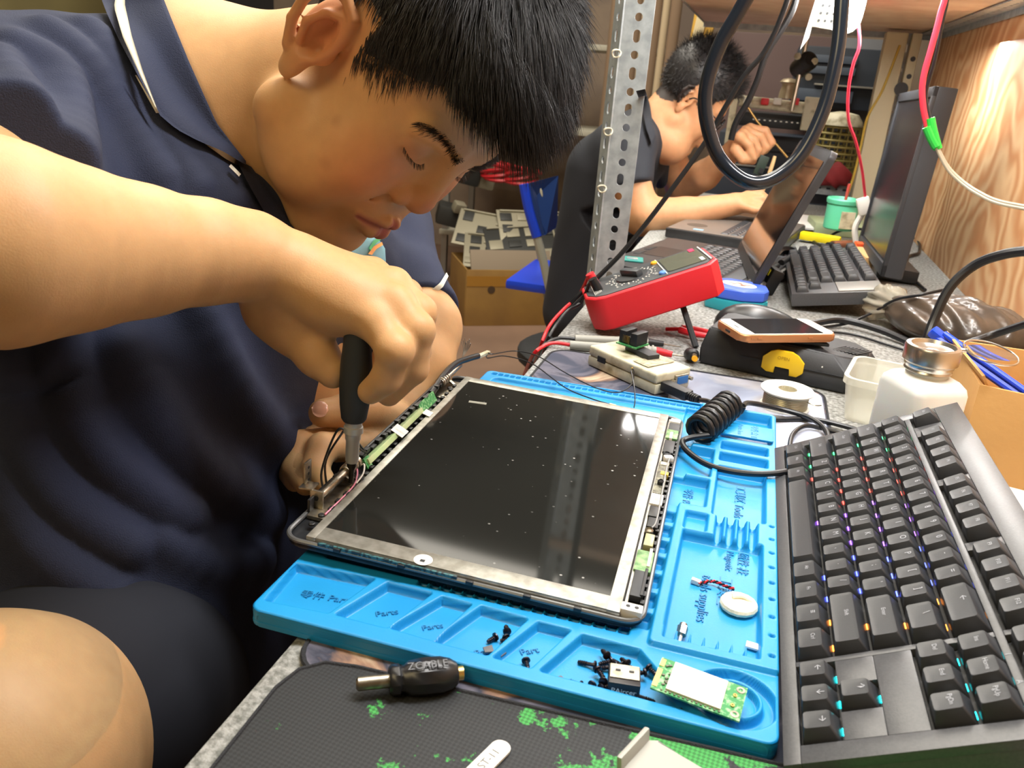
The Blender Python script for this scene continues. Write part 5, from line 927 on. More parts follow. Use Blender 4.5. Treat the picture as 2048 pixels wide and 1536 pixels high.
# lamp: the lit tube, its holder and the hanging tag strips
lt_ = thing('led_tube_lamp', 'glowing white lamp tube hanging from the shelf at the top', 'lamp', (0, 0, 0))
e0 = aty(1690, 34, 1.42); e1 = aty(1722, -150, 1.02)
MB().tube([e0, e0.lerp(e1, 0.05), e0.lerp(e1, 0.95), e1], lambda t: 0.024 if 0.02 < t < 0.98 else 0.016, 20).build('lit_tube', mat('lit_white', (1, 1, 1), 0.5, emit=((1.0, 0.98, 0.95), 24)), lt_)
MB().cone(e0 + (e0 - e1).normalized() * 0.012, e0, 0.020, 0.0240, 18).build('end_cap', white, lt_)
for t_ in (0.2, 0.8): MB().tube([e0.lerp(e1, t_), e0.lerp(e1, t_) + Vector((0, 0, 0.06))], 0.0012, 6).build('hanging_wire', steel, lt_)
st_ = thing('hanging_strip', 'torn white paper strip hanging left of the lamp', 'strip', aty(1618, 60, 1.2)); lc2 = aty(1618, 60, 1.2)
MB().prism([((aty(*q) - lc2).x, (aty(*q) - lc2).z) for q in ((1640, -30, 1.2), (1612, 60, 1.2), (1600, 100, 1.2), (1618, 76, 1.2), (1640, -10, 1.2))], 0, 0.0015, R=Matrix(((1, 0, 0), (0, 0, 1), (0, 1, 0)))).build('strip', paper, st_)
pf = thing('perforated_plate', 'small cream perforated plate hanging at the top by the lamp', 'plate', aty(1655, 15, 1.25)); MB().box((0, 0, 0.01), (0.026, 0.0015, 0.07), rot=(0, 0.1, 0)).build('plate', cream, pf)
for r_ in range(6):
    for c__ in range(3): MB().cone((-0.008 + c__ * 0.008 + 0.001 * r_, -0.0012, -0.016 + r_ * 0.009), (-0.008 + c__ * 0.008 + 0.001 * r_, -0.0008, -0.016 + r_ * 0.009), 0.0018, n=8).build('punched_hole', dark, pf)
# ------------------------------------------------------------------ behind the second man
cur = mat('cream_curtain', hexc('b3a183'), 0.8); cur2 = mat('brown_curtain', hexc('7c6650'), 0.8)
cu = thing('striped_curtain', 'beige and brown striped curtain hanging behind the post', 'curtain', aty(1300, 100, 3.6)); lc = aty(1300, 100, 3.6)
for k in range(7):
    a = aty(1235 + k * 20, 0, 3.6).x - lc.x; wds = (0.045, 0.030)[k % 2]
    m_ = MB(); P = [(a + wds * math.cos(q * PI / 6) * 0.5, 0.014 * math.sin(q * PI / 6)) for q in range(12)]
    m_.prism(P, -1.0, 0.75); m_.build('fold', (cur2, cur)[k % 2] , cu)
yts = thing('tape_strip', 'folded yellow tape strip hanging on the back wall', 'tape', aty(1410, 35, 3.2)); MB().box((0, 0, 0), (0.075, 0.02, 0.16), rot=(0, 0.05, 0), bev=0.004).build('strip', mat('kraft_tape', hexc('d4a94c'), 0.35), yts); MB().box((-0.01, -0.014, -0.01), (0.035, 0.012, 0.20), rot=(0, 0.12, 0), bev=0.004).build('fold', mat('pale_tape', hexc('ded0a8'), 0.4), yts)
slate = mat('slate_blue_metal', hexc('4d5868'), 0.5); slated = mat('dark_slate', hexc('2a323e'), 0.5)
def block(name, lab, cat, x0, y0, x1, y1, Y, dep, m_, parts=()):
    a = aty(x0, y0, Y); b = aty(x1, y1, Y); c = (a + b) / 2
    t = thing(name, lab, cat, c); MB().box((0, dep / 2, 0), (abs(b.x - a.x), dep, abs(a.z - b.z)), bev=0.004).build('body', m_, t)
    for (nm, u, v, w, h, mm__, pr) in parts:
        MB().box(((u - .5) * abs(b.x - a.x), -pr / 2, (0.5 - v) * abs(a.z - b.z)), (w * abs(b.x - a.x), pr, h * abs(a.z - b.z)), bev=0.001).build(nm, mm__, t)
    return t
block('instrument_rack', 'dark instrument rack with grey drawers behind the lamp', 'rack', 1600, 90, 1765, 225, 3.05, 0.3, slated, [('drawer_front', .35, .2, .55, .12, slate, .02), ('drawer_front', .35, .38, .55, .12, slate, .02), ('rail', .6, .62, .75, .03, dsil, .03), ('label', .93, .62, .06, .12, cream, .04), ('drawer_front', .35, .80, .6, .2, slate, .02)])
block('power_supply', 'black bench power supply with a row of white marks', 'power supply', 1480, 222, 1612, 262, 2.72, 0.2, black, [('mark', .22 + k * .08, .5, .03, .08, white, .004) for k in range(9)])
block('rework_station', 'large dark rework machine under the white rails', 'machine', 1440, 262, 1660, 400, 2.90, 0.25, slated, [('cooling_slot', .5, .25, .5, .05, black, .01), ('silver_trim', .30, .55, .35, .03, dsil, .01), ('socket', .30, .35, .10, .18, black, .02)])
block('brown_panel', 'dull brown panel board behind the glasses of the second man', 'panel', 1455, 62, 1570, 1000, 3.3, 0.05, mat('dull_brown', hexc('5d4a48'), 0.7), [('grey_stile', .87, .5, .26, 1.0, mat('grey_stile', hexc('6e7076'), 0.6), .03)])
wr = thing('white_rail_frame', 'white metal rail frame holding clamps above the power supply', 'frame', aty(1560, 210, 2.60)); lc = aty(1560, 210, 2.60)
for (a, b) in (((1475, 196), (1635, 214)), ((1478, 206), (1630, 224))): MB().tube([aty(*a, 2.6) - lc, aty(*b, 2.6) - lc], 0.009, 8).build('rail', cream, wr)
MB().box(aty(1620, 228, 2.6) - lc, (0.04, 0.04, 0.09), bev=0.004).build('end_block', cream, wr); MB().box(aty(1463, 240, 2.6) - lc, (0.02, 0.04, 0.14), bev=0.004).build('end_block', cream, wr)
for px in (1495, 1530, 1555, 1590): MB().box(aty(px, 203, 2.58) - lc, (0.022, 0.02, 0.018), bev=0.003).build('clamp', white if px % 2 else red, wr)
kn = thing('mushroom_knob', 'pale mushroom shaped knob on a wooden stem above the rails', 'knob', aty(1573, 197, 2.64)); MB().lathe([(0.024, 0), (0.022, 0.02), (0.018, 0.034), (0.020, 0.040), (0.026, 0.044), (0.018, 0.052), (0.004, 0.055)], n=22).build('stem_and_cap', mat('knob_tan', hexc('b9a98c'), 0.35, 0.3), kn)
mi = thing('microscope', 'small black inspection microscope on a chrome rod', 'microscope', aty(1607, 130, 2.55)); MB().lathe([(0.020, -0.035), (0.026, -0.03), (0.026, 0.03), (0.016, 0.04)], n=18, R=Euler((1.2, 0, 0.4)).to_matrix()).build('tube', black, mi); MB().cone((-0.01, 0, -0.12), (0.0, 0, 0.14), 0.006, n=10).build('rod', steel, mi)
for dx, dz in ((0.018, -0.03), (-0.02, 0.02), (0.026, 0.01)): MB().cone((dx, -0.012, dz), (dx, -0.035, dz), 0.009, n=12).build('knob', cream, mi)
yf = thing('yellow_mesh_basket', 'yellow mesh basket with a pale lid on the far rack', 'basket', aty(1672, 300, 2.8)); yfm = mat('dull_yellow_mesh', hexc('a89a5a'), 0.6)
for k in range(9): MB().tube([(0.062 * math.cos(a), 0.05 * math.sin(a), -0.085 + k * 0.019) for a in [i * PI / 10 for i in range(20)]], 0.0035, 6, 1, True).build('hoop', yfm, yf)
for k in range(16):
    a = k * PI / 8; MB().tube([(0.060 * math.cos(a), 0.048 * math.sin(a), -0.088), (0.060 * math.cos(a), 0.048 * math.sin(a), 0.07)], 0.0024, 5).build('bar', yfm, yf)
MB().lathe([(0.064, 0.072), (0.060, 0.085), (0.045, 0.105), (0.010, 0.112)], n=22).build('lid', cream, yf)
rk = thing('red_cloth_bundle', 'small red cloth bundle on the slotted shelf behind the laptop screen', 'cloth', aty(1668, 350, 2.6)); bm = bmesh.new(); bmesh.ops.create_icosphere(bm, subdivisions=3, radius=1)
for v in bm.verts: v.co = Vector((v.co.x * 0.055, v.co.y * 0.04, v.co.z * 0.034)) * (1 + 0.15 * math.sin(9 * v.co.x + 7 * v.co.z))
me = bpy.data.meshes.new('folds'); bm.to_mesh(me); bm.free(); me.materials.append(mat('faded_red_cloth', hexc('a8383c'), 0.7)); me.shade_smooth(); link('folds', me, rk)
fs_ = thing('slotted_shelf_strip', 'grey slotted steel strip low behind the laptop screen', 'shelf', aty(1620, 372, 2.62)); slotted('strip', fs_, (-0.05, 0, -0.02), (0.22, 0, -0.02), (0, 0, 1), 0.036, pitch=0.022)
bc = thing('back_cabinet', 'very dark cabinet under the slotted strip at the bench end', 'cabinet', (0.14, 2.82, -0.749)); MB().box((0, 0, 0.405), (0.62, 0.24, 0.81), bev=0.004).build('body', slated, bc); MB().box((0.05, -0.125, 0.65), (0.10, 0.012, 0.16), bev=0.002).build('blue_box', mat('deep_blue', hexc('2c4a9a'), 0.5), bc)
wc_ = thing('cream_column', 'cream painted column standing behind the monitor', 'column', (0.272, 2.38, 0)); MB().box((0, 0, 0.23), (0.050, 0.05, 0.456), bev=0.003).build('shaft', mat('cream_paint', hexc('cfc6a6'), 0.5), wc_); MB().box((0.045, -0.012, 0.23), (0.022, 0.03, 0.456), bev=0.003).build('edge_strip', MATS['cream_paint'], wc_)
for z in (0.36, 0.40, 0.32, 0.27): MB().cone((0.046, -0.0285, z), (0.046, -0.0265, z), 0.006, n=12).build('bolt_hole', dark, wc_)
MB().lathe([(0.016, 0), (0.016, 0.004)], (0.034, -0.03, 0.33), 16, R=Euler((PI / 2, 0, 0)).to_matrix()).build('black_knob', black, wc_)
# ------------------------------------------------------------------ left background: rack, carton of boards, blue chair, jacket
card2 = mat('old_carton', hexc('8f6d3c'), 0.75, var=(7, hexc('a07c40'), 5))
cx_ = thing('carton', 'worn taped brown carton on the floor holding old laptop boards', 'carton', atz(985, 640, -0.75) + Vector((0.0, 0.10, 0)), (0, 0, 0.55)); w_, d_, h_ = 0.40, 0.34, 0.25
for (c, s_) in (((0, -d_ / 2, h_ / 2), (w_, 0.006, h_)), ((0, d_ / 2, h_ / 2), (w_, 0.006, h_)), ((-w_ / 2, 0, h_ / 2), (0.006, d_, h_)), ((w_ / 2, 0, h_ / 2), (0.006, d_, h_)), ((0, 0, 0.004), (w_, d_, 0.006))): MB().box(c, s_, bev=0.001).build('panel', card2, cx_)
MB().box((0.0, -d_ / 2 - 0.004, h_ - 0.05), (w_, 0.001, 0.045)).build('brown_tape', mat('tape_brown', hexc('a87a34'), 0.3), cx_); text('●', 'printed_mark', 0.045, mat('print_dark', hexc('4c3a28'), 0.7), cx_, (-0.09, -d_ / 2 - 0.0048, h_ - 0.09), (PI / 2, 0, 0))
random.seed(8)
bdm = mat('pale_board_metal', hexc('9a9480'), 0.5, 0.3); bdk = mat('board_dark', hexc('2b2c2a'), 0.5)
for i, (dx, dy, dz, rx, ry, rz, lb_) in enumerate(((-0.02, 0.02, 0.03, 0.50, 0.05, 0.35, 'pale old laptop chassis leaning at the front of the open carton'), (0.06, 0.09, 0.07, 0.55, -0.10, 0.45, 'dark laptop chassis behind the front one in the carton'), (-0.10, 0.12, 0.10, 0.60, 0.10, 0.20, 'pale laptop chassis at the left back of the carton pile'), (0.08, 0.20, 0.12, 0.65, 0.0, 0.5, 'pale laptop chassis at the right back of the carton pile'))):
    t = thing('laptop_chassis', lb_, 'chassis', cx_.location + Vector((dx, dy, h_ + dz)), (rx, ry, rz), group='old laptop chassis piled in the carton')
    fr = bdm if i != 1 else bdk; ot = bdk if i != 1 else bdm
    MB().box((0, 0, 0), (0.33, 0.23, 0.008), bev=0.002).build('frame', fr, t)
    for u in range(4):
        for w in range(3):
            if (u * 3 + w + i) % 4 == 3: continue
            MB().box((-0.12 + 0.08 * u + random.uniform(-.008, .008), -0.075 + 0.072 * w, 0.006), (random.uniform(.045, .07), random.uniform(.035, .060), 0.006), bev=0.001).build('module', ot if (u + w + i) % 3 else fr, t)
    MB().box((0.0, 0.105, 0.008), (0.30, 0.008, 0.010), bev=0.001).build('rim', bdm, t); MB().box((0.155, 0.0, 0.008), (0.008, 0.21, 0.010), bev=0.001).build('rim', bdm, t)
MB().box((0.0, -d_ / 2 + 0.03, h_ + 0.02), (0.36, 0.012, 0.12), rot=(-0.5, 0, 0), bev=0.002).build('inner_flap', mat('grey_brown_card', hexc('8a7c6a'), 0.8), cx_)
rk2 = thing('storage_rack', 'pale metal storage rack behind the carton with red cables on its shelf', 'rack', (-1.45, 4.05, -0.75))
for x in (-0.05, 0.95):
    for y in (0, 0.4): MB().box((x, y, 0.60), (0.03, 0.03, 1.20), bev=0.002).build('upright', dsil, rk2)
for z in (0.25, 0.80, 1.18): MB().box((0.45, 0.2, z), (1.05, 0.45, 0.025), bev=0.003).build('shelf_board', mat('pale_shelf', hexc('b4b0a0'), 0.6), rk2)
rd = mat('red_cable_pvc', hexc('c0262e'), 0.4)
for i, (lab, px, py) in enumerate((('coil of red cable on the rack shelf, left one', 1000, 350), ('coil of red cable on the rack shelf, right one', 1040, 356))):
    t = thing('red_cable_coil', lab, 'cable', aty(px, py, 4.05) )
    m_ = MB()
    for k in range(5): m_.tube([((0.085 + 0.004 * k) * math.cos(a), (0.07 + 0.005 * k) * math.sin(a), 0.012 * k + 0.02 * math.sin(a + k)) for a in [j * PI / 10 for j in range(20)]], 0.010, 6, 1, True)
    m_.build('coil', rd, t)
for i, (px, py, Y, m_) in enumerate(((930, 345, 4.1, bdk), (960, 352, 4.15, bdm), (905, 430, 3.9, bdk))):
    t = thing('scrap_bundle', ('dark bundle of scrap parts on the rack, leftmost', 'pale bundle of scrap parts beside the red coils', 'dark box of scrap parts beside the sleeve')[i], 'scrap parts', aty(px, py, Y)); MB().box((0, 0, 0), (0.16, 0.12, 0.10), rot=(0.1, 0.2, 0.4), bev=0.02).build('bundle', m_, t); MB().box((0.05, -0.05, 0.05), (0.06, 0.05, 0.05), rot=(0.4, 0.2, 0.8), bev=0.01).build('loose_part', bdm, t)
chm = mat('chair_blue', hexc('2348d8'), 0.3)
bc0 = aty(1080, 415, 2.35); ch = thing('blue_chair', 'blue plastic chair with a grey tube leg behind the bent man', 'chair', bc0)
def cq(px, py, Y=2.35): return aty(px, py, Y) - bc0
bm = bmesh.new(); P = [cq(1047, 368), cq(1060, 366), cq(1112, 352, 2.5), cq(1110, 455, 2.5), cq(1088, 470), cq(1068, 476)]
A = [bm.verts.new(p) for p in P]; B = [bm.verts.new(p + Vector((0.004, 0.014, 0))) for p in P]
bm.faces.new(A); bm.faces.new(B[::-1]); [bm.faces.new((A[i], A[(i + 1) % 6], B[(i + 1) % 6], B[i])) for i in range(6)]
bmesh.ops.recalc_face_normals(bm, faces=bm.faces); me = bpy.data.meshes.new('backrest'); bm.to_mesh(me); bm.free(); me.materials.append(mat('chair_navy', hexc('1e3a72'), 0.4)); link('backrest', me, ch)
MB().tube([cq(1048, 368), cq(1058, 420), cq(1074, 474)], 0.0150, 10, 4).build('backrest_edge', chm, ch)
MB().tube([cq(1074, 474), cq(1086, 520), cq(1100, 580), cq(1118, 625), cq(1150, 650, 2.4)], 0.013, 10, 5).build('tube_leg', mat('grey_enamel', hexc('a8a89c'), 0.4), ch)
MB().tube([cq(1074, 474, 2.7), cq(1086, 540, 2.7), cq(1110, 700, 2.7)], 0.013, 10, 5).build('tube_leg', MATS['grey_enamel'], ch)
MB().box(cq(1150, 560, 2.55), (0.36, 0.36, 0.03), bev=0.012).build('seat', chm, ch)
MB().sphere(cq(1075, 393, 2.41), 0.022, 14, (0.75, 0.2, 1.3)).build('backrest_hole', cream, ch)

block('black_cabinet', 'tall black cabinet far behind the bent man neck', 'cabinet', 300, -260, 500, 655, 3.4, 0.3, mat('cabinet_black', hexc('15151a'), 0.5), [('door_gap', .5, .5, .01, .95, dark, .004)])
# ------------------------------------------------------------------ signed distance modelling for people
def v3(p): return np.array(p, float)
def smin(a, b, k):
    if k <= 0: return np.minimum(a, b)
    h = np.clip(0.5 + 0.5 * (b - a) / k, 0, 1); return b + (a - b) * h - k * h * (1 - h)
def smax(a, b, k): return -smin(-a, -b, k)
def f_cone(a, b, r1, r2):
    a = v3(a); b = v3(b); ba = b - a; l2 = ba @ ba
    def f(P):
        t = np.clip(((P - a) @ ba) / l2, 0, 1); t = t[:, None]; return np.linalg.norm(P - a - ba * t, axis=1) - (r1 + (r2 - r1) * t[:, 0])
    return f, (a + b) / 2, math.sqrt(l2) / 2 + max(r1, r2)
def f_ell(c, r, R=None):
    c = v3(c); r = v3(r)
    def f(P):
        q = P - c
        if R is not None: q = q @ R
        k0 = np.linalg.norm(q / r, axis=1); k1 = np.linalg.norm(q / (r * r), axis=1); return np.where(k1 > 1e-9, k0 * (k0 - 1) / np.maximum(k1, 1e-9), -r.min())
    return f, c, r.max()
class SDF:
    """ordered list of smooth unions, cuts and bumps; margin = how far a primitive reaches"""
    def __init__(s, margin=0.03): s.L = []; s.m = margin
    def add(s, prim, k=0.01, sub=False, w=None): s.L.append((prim, k, sub, w)); return s
    def cone(s, a, b, r1, r2=None, k=0.01, sub=False): return s.add(f_cone(a, b, r1, r1 if r2 is None else r2), k, sub)
    def chain(s, pts, rs, k=0.004, k0=None, sub=False):
        for i in range(len(pts) - 1): s.cone(pts[i], pts[i + 1], rs[i], rs[i + 1], (k0 if i == 0 and k0 is not None else k), sub)
        return s
    def ell(s, c, r, k=0.01, R=None, sub=False): return s.add(f_ell(c, r, R), k, sub)
    def __call__(s, P):
        d = np.full(len(P), 1e3)
        if len(P) == 0: return d
        if not hasattr(s, 'C') or len(s.C) != len(s.L): s.C = np.array([l[0][1] for l in s.L], float); s.R = np.array([l[0][2] for l in s.L], float); s.K = np.array([l[1] for l in s.L], float); s.U = np.array([l[2] for l in s.L], bool)
        lo, hi = P.min(0), P.max(0); g = np.linalg.norm(np.maximum(0, np.maximum(lo - s.C, s.C - hi)), axis=1) - s.R; near = g < s.m + s.K
        fu = g[(~near) & (~s.U)]
        if len(fu): d[:] = fu.min()
        for i in np.nonzero(near)[0]:
            (f, c, R), k, sub, w = s.L[i]
            dist = np.linalg.norm(P - c, axis=1) - R; m = dist < s.m + k
            if not sub: far = ~m; d[far] = np.minimum(d[far], dist[far])
            if m.any():
                v = f(P[m]); d[m] = smin(d[m], v, k) if not sub else smax(d[m], -v, k)
        return d
def chunked(fn, P, n=6000): return np.concatenate([fn(p) for p in np.array_split(P, max(1, len(P) // n))])
def polygonize(fn, lo, hi, h, B=8, newton=2):
    lo = v3(lo); hi = v3(hi); nb = np.ceil((hi - lo) / (B * h)).astype(int); I = np.stack(np.meshgrid(*[np.arange(n) for n in nb], indexing='ij'), -1).reshape(-1, 3)
    C = lo + (I + 0.5) * B * h; dc = np.concatenate([fn(c) for c in np.array_split(C, max(1, len(C) // 400))]); A = I[np.abs(dc) < B * h * 0.87 * 2.1]
    n = B + 1; g = np.arange(n); loc = np.stack(np.meshgrid(g, g, g, indexing='ij'), -1).reshape(-1, 3)
    A = A[np.lexsort((A[:, 2], A[:, 1] // 3, A[:, 0] // 3))]
    F = np.empty((len(A), n ** 3), np.float64); KB = 16
    for s in range(0, len(A), KB):
        a = A[s:s + KB]; P = lo + (a[:, None, :] * B + loc[None]) * h; F[s:s + KB] = fn(P.reshape(-1, 3)).reshape(len(a), -1)
    F = F.reshape(-1, n, n, n); sg = F < 0
    c8 = [(i, j, k) for i in (0, 1) for j in (0, 1) for k in (0, 1)]; cnt = sum(sg[:, i:i + B, j:j + B, k:k + B].astype(np.int8) for i, j, k in c8)
    mixed = (cnt > 0) & (cnt < 8); bi, x, y, z = np.nonzero(mixed); N = nb * B
    acc = np.zeros((len(bi), 3)); num = np.zeros(len(bi))
    for (i, j, k) in c8:
        for ax in range(3):
            if (i, j, k)[ax]: continue
            e = [i, j, k]; e[ax] = 1; a = F[bi, x + i, y + j, z + k]; b = F[bi, x + e[0], y + e[1], z + e[2]]; m = (a < 0) != (b < 0)
            t = np.where(m, a / np.where(m, a - b, 1), 0); p = np.stack([np.full(len(a), float(q)) for q in (i, j, k)], -1); p[:, ax] += t; acc += p * m[:, None]; num += m
    cell = A[bi] * B + np.stack([x, y, z], -1); V = lo + (cell + acc / num[:, None]) * h
    gid = cell[:, 0] + N[0] * (cell[:, 1] + N[1] * cell[:, 2].astype(np.int64)); o = np.argsort(gid); gs = gid[o]
    def look(c):
        g_ = c[:, 0] + N[0] * (c[:, 1] + N[1] * c[:, 2].astype(np.int64)); p = np.clip(np.searchsorted(gs, g_), 0, len(gs) - 1); ok = gs[p] == g_; return o[p], ok
    Q = []
    for ax in range(3):
        sl = [slice(0, B)] * 3; sh = list(sl); sh[ax] = slice(1, B + 1); a = sg[(slice(None),) + tuple(sl)]; b = sg[(slice(None),) + tuple(sh)]
        bi2, X_, Y2, Z2 = np.nonzero(a != b); nd = A[bi2] * B + np.stack([X_, Y2, Z2], -1); inn = a[bi2, X_, Y2, Z2]; u, w = [(1, 2), (2, 0), (0, 1)][ax]; qs = []; ok = np.ones(len(nd), bool)
        for du, dw in ((-1, -1), (0, -1), (0, 0), (-1, 0)):
            c = nd.copy(); c[:, u] += du; c[:, w] += dw; i_, k_ = look(c); qs.append(i_); ok &= k_
        q = np.stack(qs, -1)[ok]; f = inn[ok]; q[~f] = q[~f][:, ::-1]; Q.append(q)
    Q = np.concatenate(Q)
    T = np.array([[1, -1, -1], [-1, -1, 1], [-1, 1, -1], [1, 1, 1]], float); e = h * 0.3
    for _ in range(newton):
        fs = [chunked(fn, V + t * e) for t in T]; G = sum(t[None] * f[:, None] for t, f in zip(T, fs)) / (4 * e); d = sum(fs) / 4; gn = (G * G).sum(1); V = V - G * np.clip(d / np.maximum(gn, 0.1), -h, h)[:, None]
    return V, Q
def grad(fn, V, e=0.0008):
    T = np.array([[1, -1, -1], [-1, -1, 1], [-1, 1, -1], [1, 1, 1]], float); G = sum(t[None] * fn(V + t * e)[:, None] for t in T); return G / np.maximum(np.linalg.norm(G, axis=1), 1e-9)[:, None]
def smooth_noise(P, sc, seed=0):
    r = np.random.default_rng(seed); o = np.zeros(len(P))
    for i in range(6):
        d = r.normal(size=3); d /= np.linalg.norm(d); o += np.sin((P @ d) * sc * (0.6 + 0.3 * i) + r.uniform(0, 6)) / 6
    return o
def col_attr(me, C):
    a = me.color_attributes.new('skin_tone', 'FLOAT_COLOR', 'POINT'); a.data.foreach_set('color', np.concatenate([C, np.ones((len(C), 1))], 1).astype(np.float32).ravel())
def D(px, py, t): return np.array(atd(px, py, t))
def raymarch(fn, px, py, t0=0.25, t1=2.8, off=0.0):
    o = np.array((0, 0, CZ)); d = np.array(ray(px, py)); n = np.linalg.norm(d); t = t0
    for _ in range(260):
        s = fn((o + d * t)[None])[0] - off
        if s < 0.0002: return o + d * t
        t += max(s * 0.8, 0.0003) / n
        if t > t1: return None
    return o + d * t
skin = bpy.data.materials.new('skin'); skin.use_nodes = True; nt, b, tc = nodes_of(skin)
at = nt.nodes.new('ShaderNodeVertexColor'); at.layer_name = 'skin_tone'; n1 = nt.nodes.new('ShaderNodeTexNoise'); n1.inputs['Scale'].default_value = 85; n1.inputs['Detail'].default_value = 5
mr = nt.nodes.new('ShaderNodeMapRange'); mr.inputs[3].default_value = 0.88; mr.inputs[4].default_value = 1.10; mm = nt.nodes.new('ShaderNodeVectorMath'); mm.operation = 'SCALE'
nt.links.new(tc.outputs['Object'], n1.inputs['Vector']); nt.links.new(n1.outputs['Fac'], mr.inputs[0]); nt.links.new(at.outputs['Color'], mm.inputs[0]); nt.links.new(mr.outputs[0], mm.inputs['Scale']); nt.links.new(mm.outputs[0], b.inputs['Base Color'])
b.inputs['Roughness'].default_value = 0.52; b.inputs['Specular IOR Level'].default_value = 0.35; b.inputs['Subsurface Weight'].default_value = 0.25; b.inputs['Subsurface Radius'].default_value = (1.0, 0.35, 0.2); b.inputs['Subsurface Scale'].default_value = 0.006
n2 = nt.nodes.new('ShaderNodeTexNoise'); n2.inputs['Scale'].default_value = 900; n2.inputs['Detail'].default_value = 3; bp = nt.nodes.new('ShaderNodeBump'); bp.inputs['Strength'].default_value = 0.18; bp.inputs['Distance'].default_value = 0.0006
nt.links.new(tc.outputs['Object'], n2.inputs['Vector']); nt.links.new(n2.outputs['Fac'], bp.inputs['Height']); nt.links.new(bp.outputs['Normal'], b.inputs['Normal'])
def hair_mat(name, c):
    m = mat(name, c, 0.42, spec=0.5); return m
hairm = hair_mat('black_hair', (0.022, 0.020, 0.021)); hairb = mat('brow_hair', (0.05, 0.034, 0.028), 0.6)
def strands(name, roots, dirs, lens, curl, r0, parent, m_, segs=5, grav=None, seed=1, solid=None):
    """tapered three-sided locks grown from roots; dirs start direction, curl = function(points, t) giving direction change"""
    n = len(roots); P = [roots]; d = dirs / np.linalg.norm(dirs, axis=1)[:, None]; st = (lens / segs)[:, None]
    for i in range(segs):
        d = d + curl(P[-1], i / segs); d /= np.linalg.norm(d, axis=1)[:, None]
        q = P[-1] + d * st
        if solid is not None:
            s = solid(q); push = np.clip(0.0015 - s, 0, 0.01)
            if (push > 0).any(): q = q + grad(solid, q) * push[:, None]
        P.append(q)
    P = np.stack(P, 1); T = np.gradient(P, axis=1); T /= np.linalg.norm(T, axis=2)[..., None] + 1e-9; ref = np.random.default_rng(seed).normal(size=(n, 1, 3)); A = np.cross(T, ref); A /= np.linalg.norm(A, axis=2)[..., None] + 1e-9; Bn = np.cross(T, A)
    V = []; k = segs + 1
    for q in range(3):
        a = 2 * PI * q / 3; rad = r0 * (1 - np.linspace(0, 1, k) ** 1.6 * 0.93); V.append(P + (A * math.cos(a) + Bn * math.sin(a)) * rad[None, :, None])
    V = np.stack(V, 2).reshape(-1, 3); base = np.arange(n)[:, None, None] * (k * 3); i = np.arange(segs)[None, :, None]; q = np.arange(3)[None, None, :]
    F = np.stack([base + i * 3 + q, base + i * 3 + (q + 1) % 3, base + (i + 1) * 3 + (q + 1) % 3, base + (i + 1) * 3 + q], -1).reshape(-1, 4)
    return np_mesh(name, V, F, m_, parent)
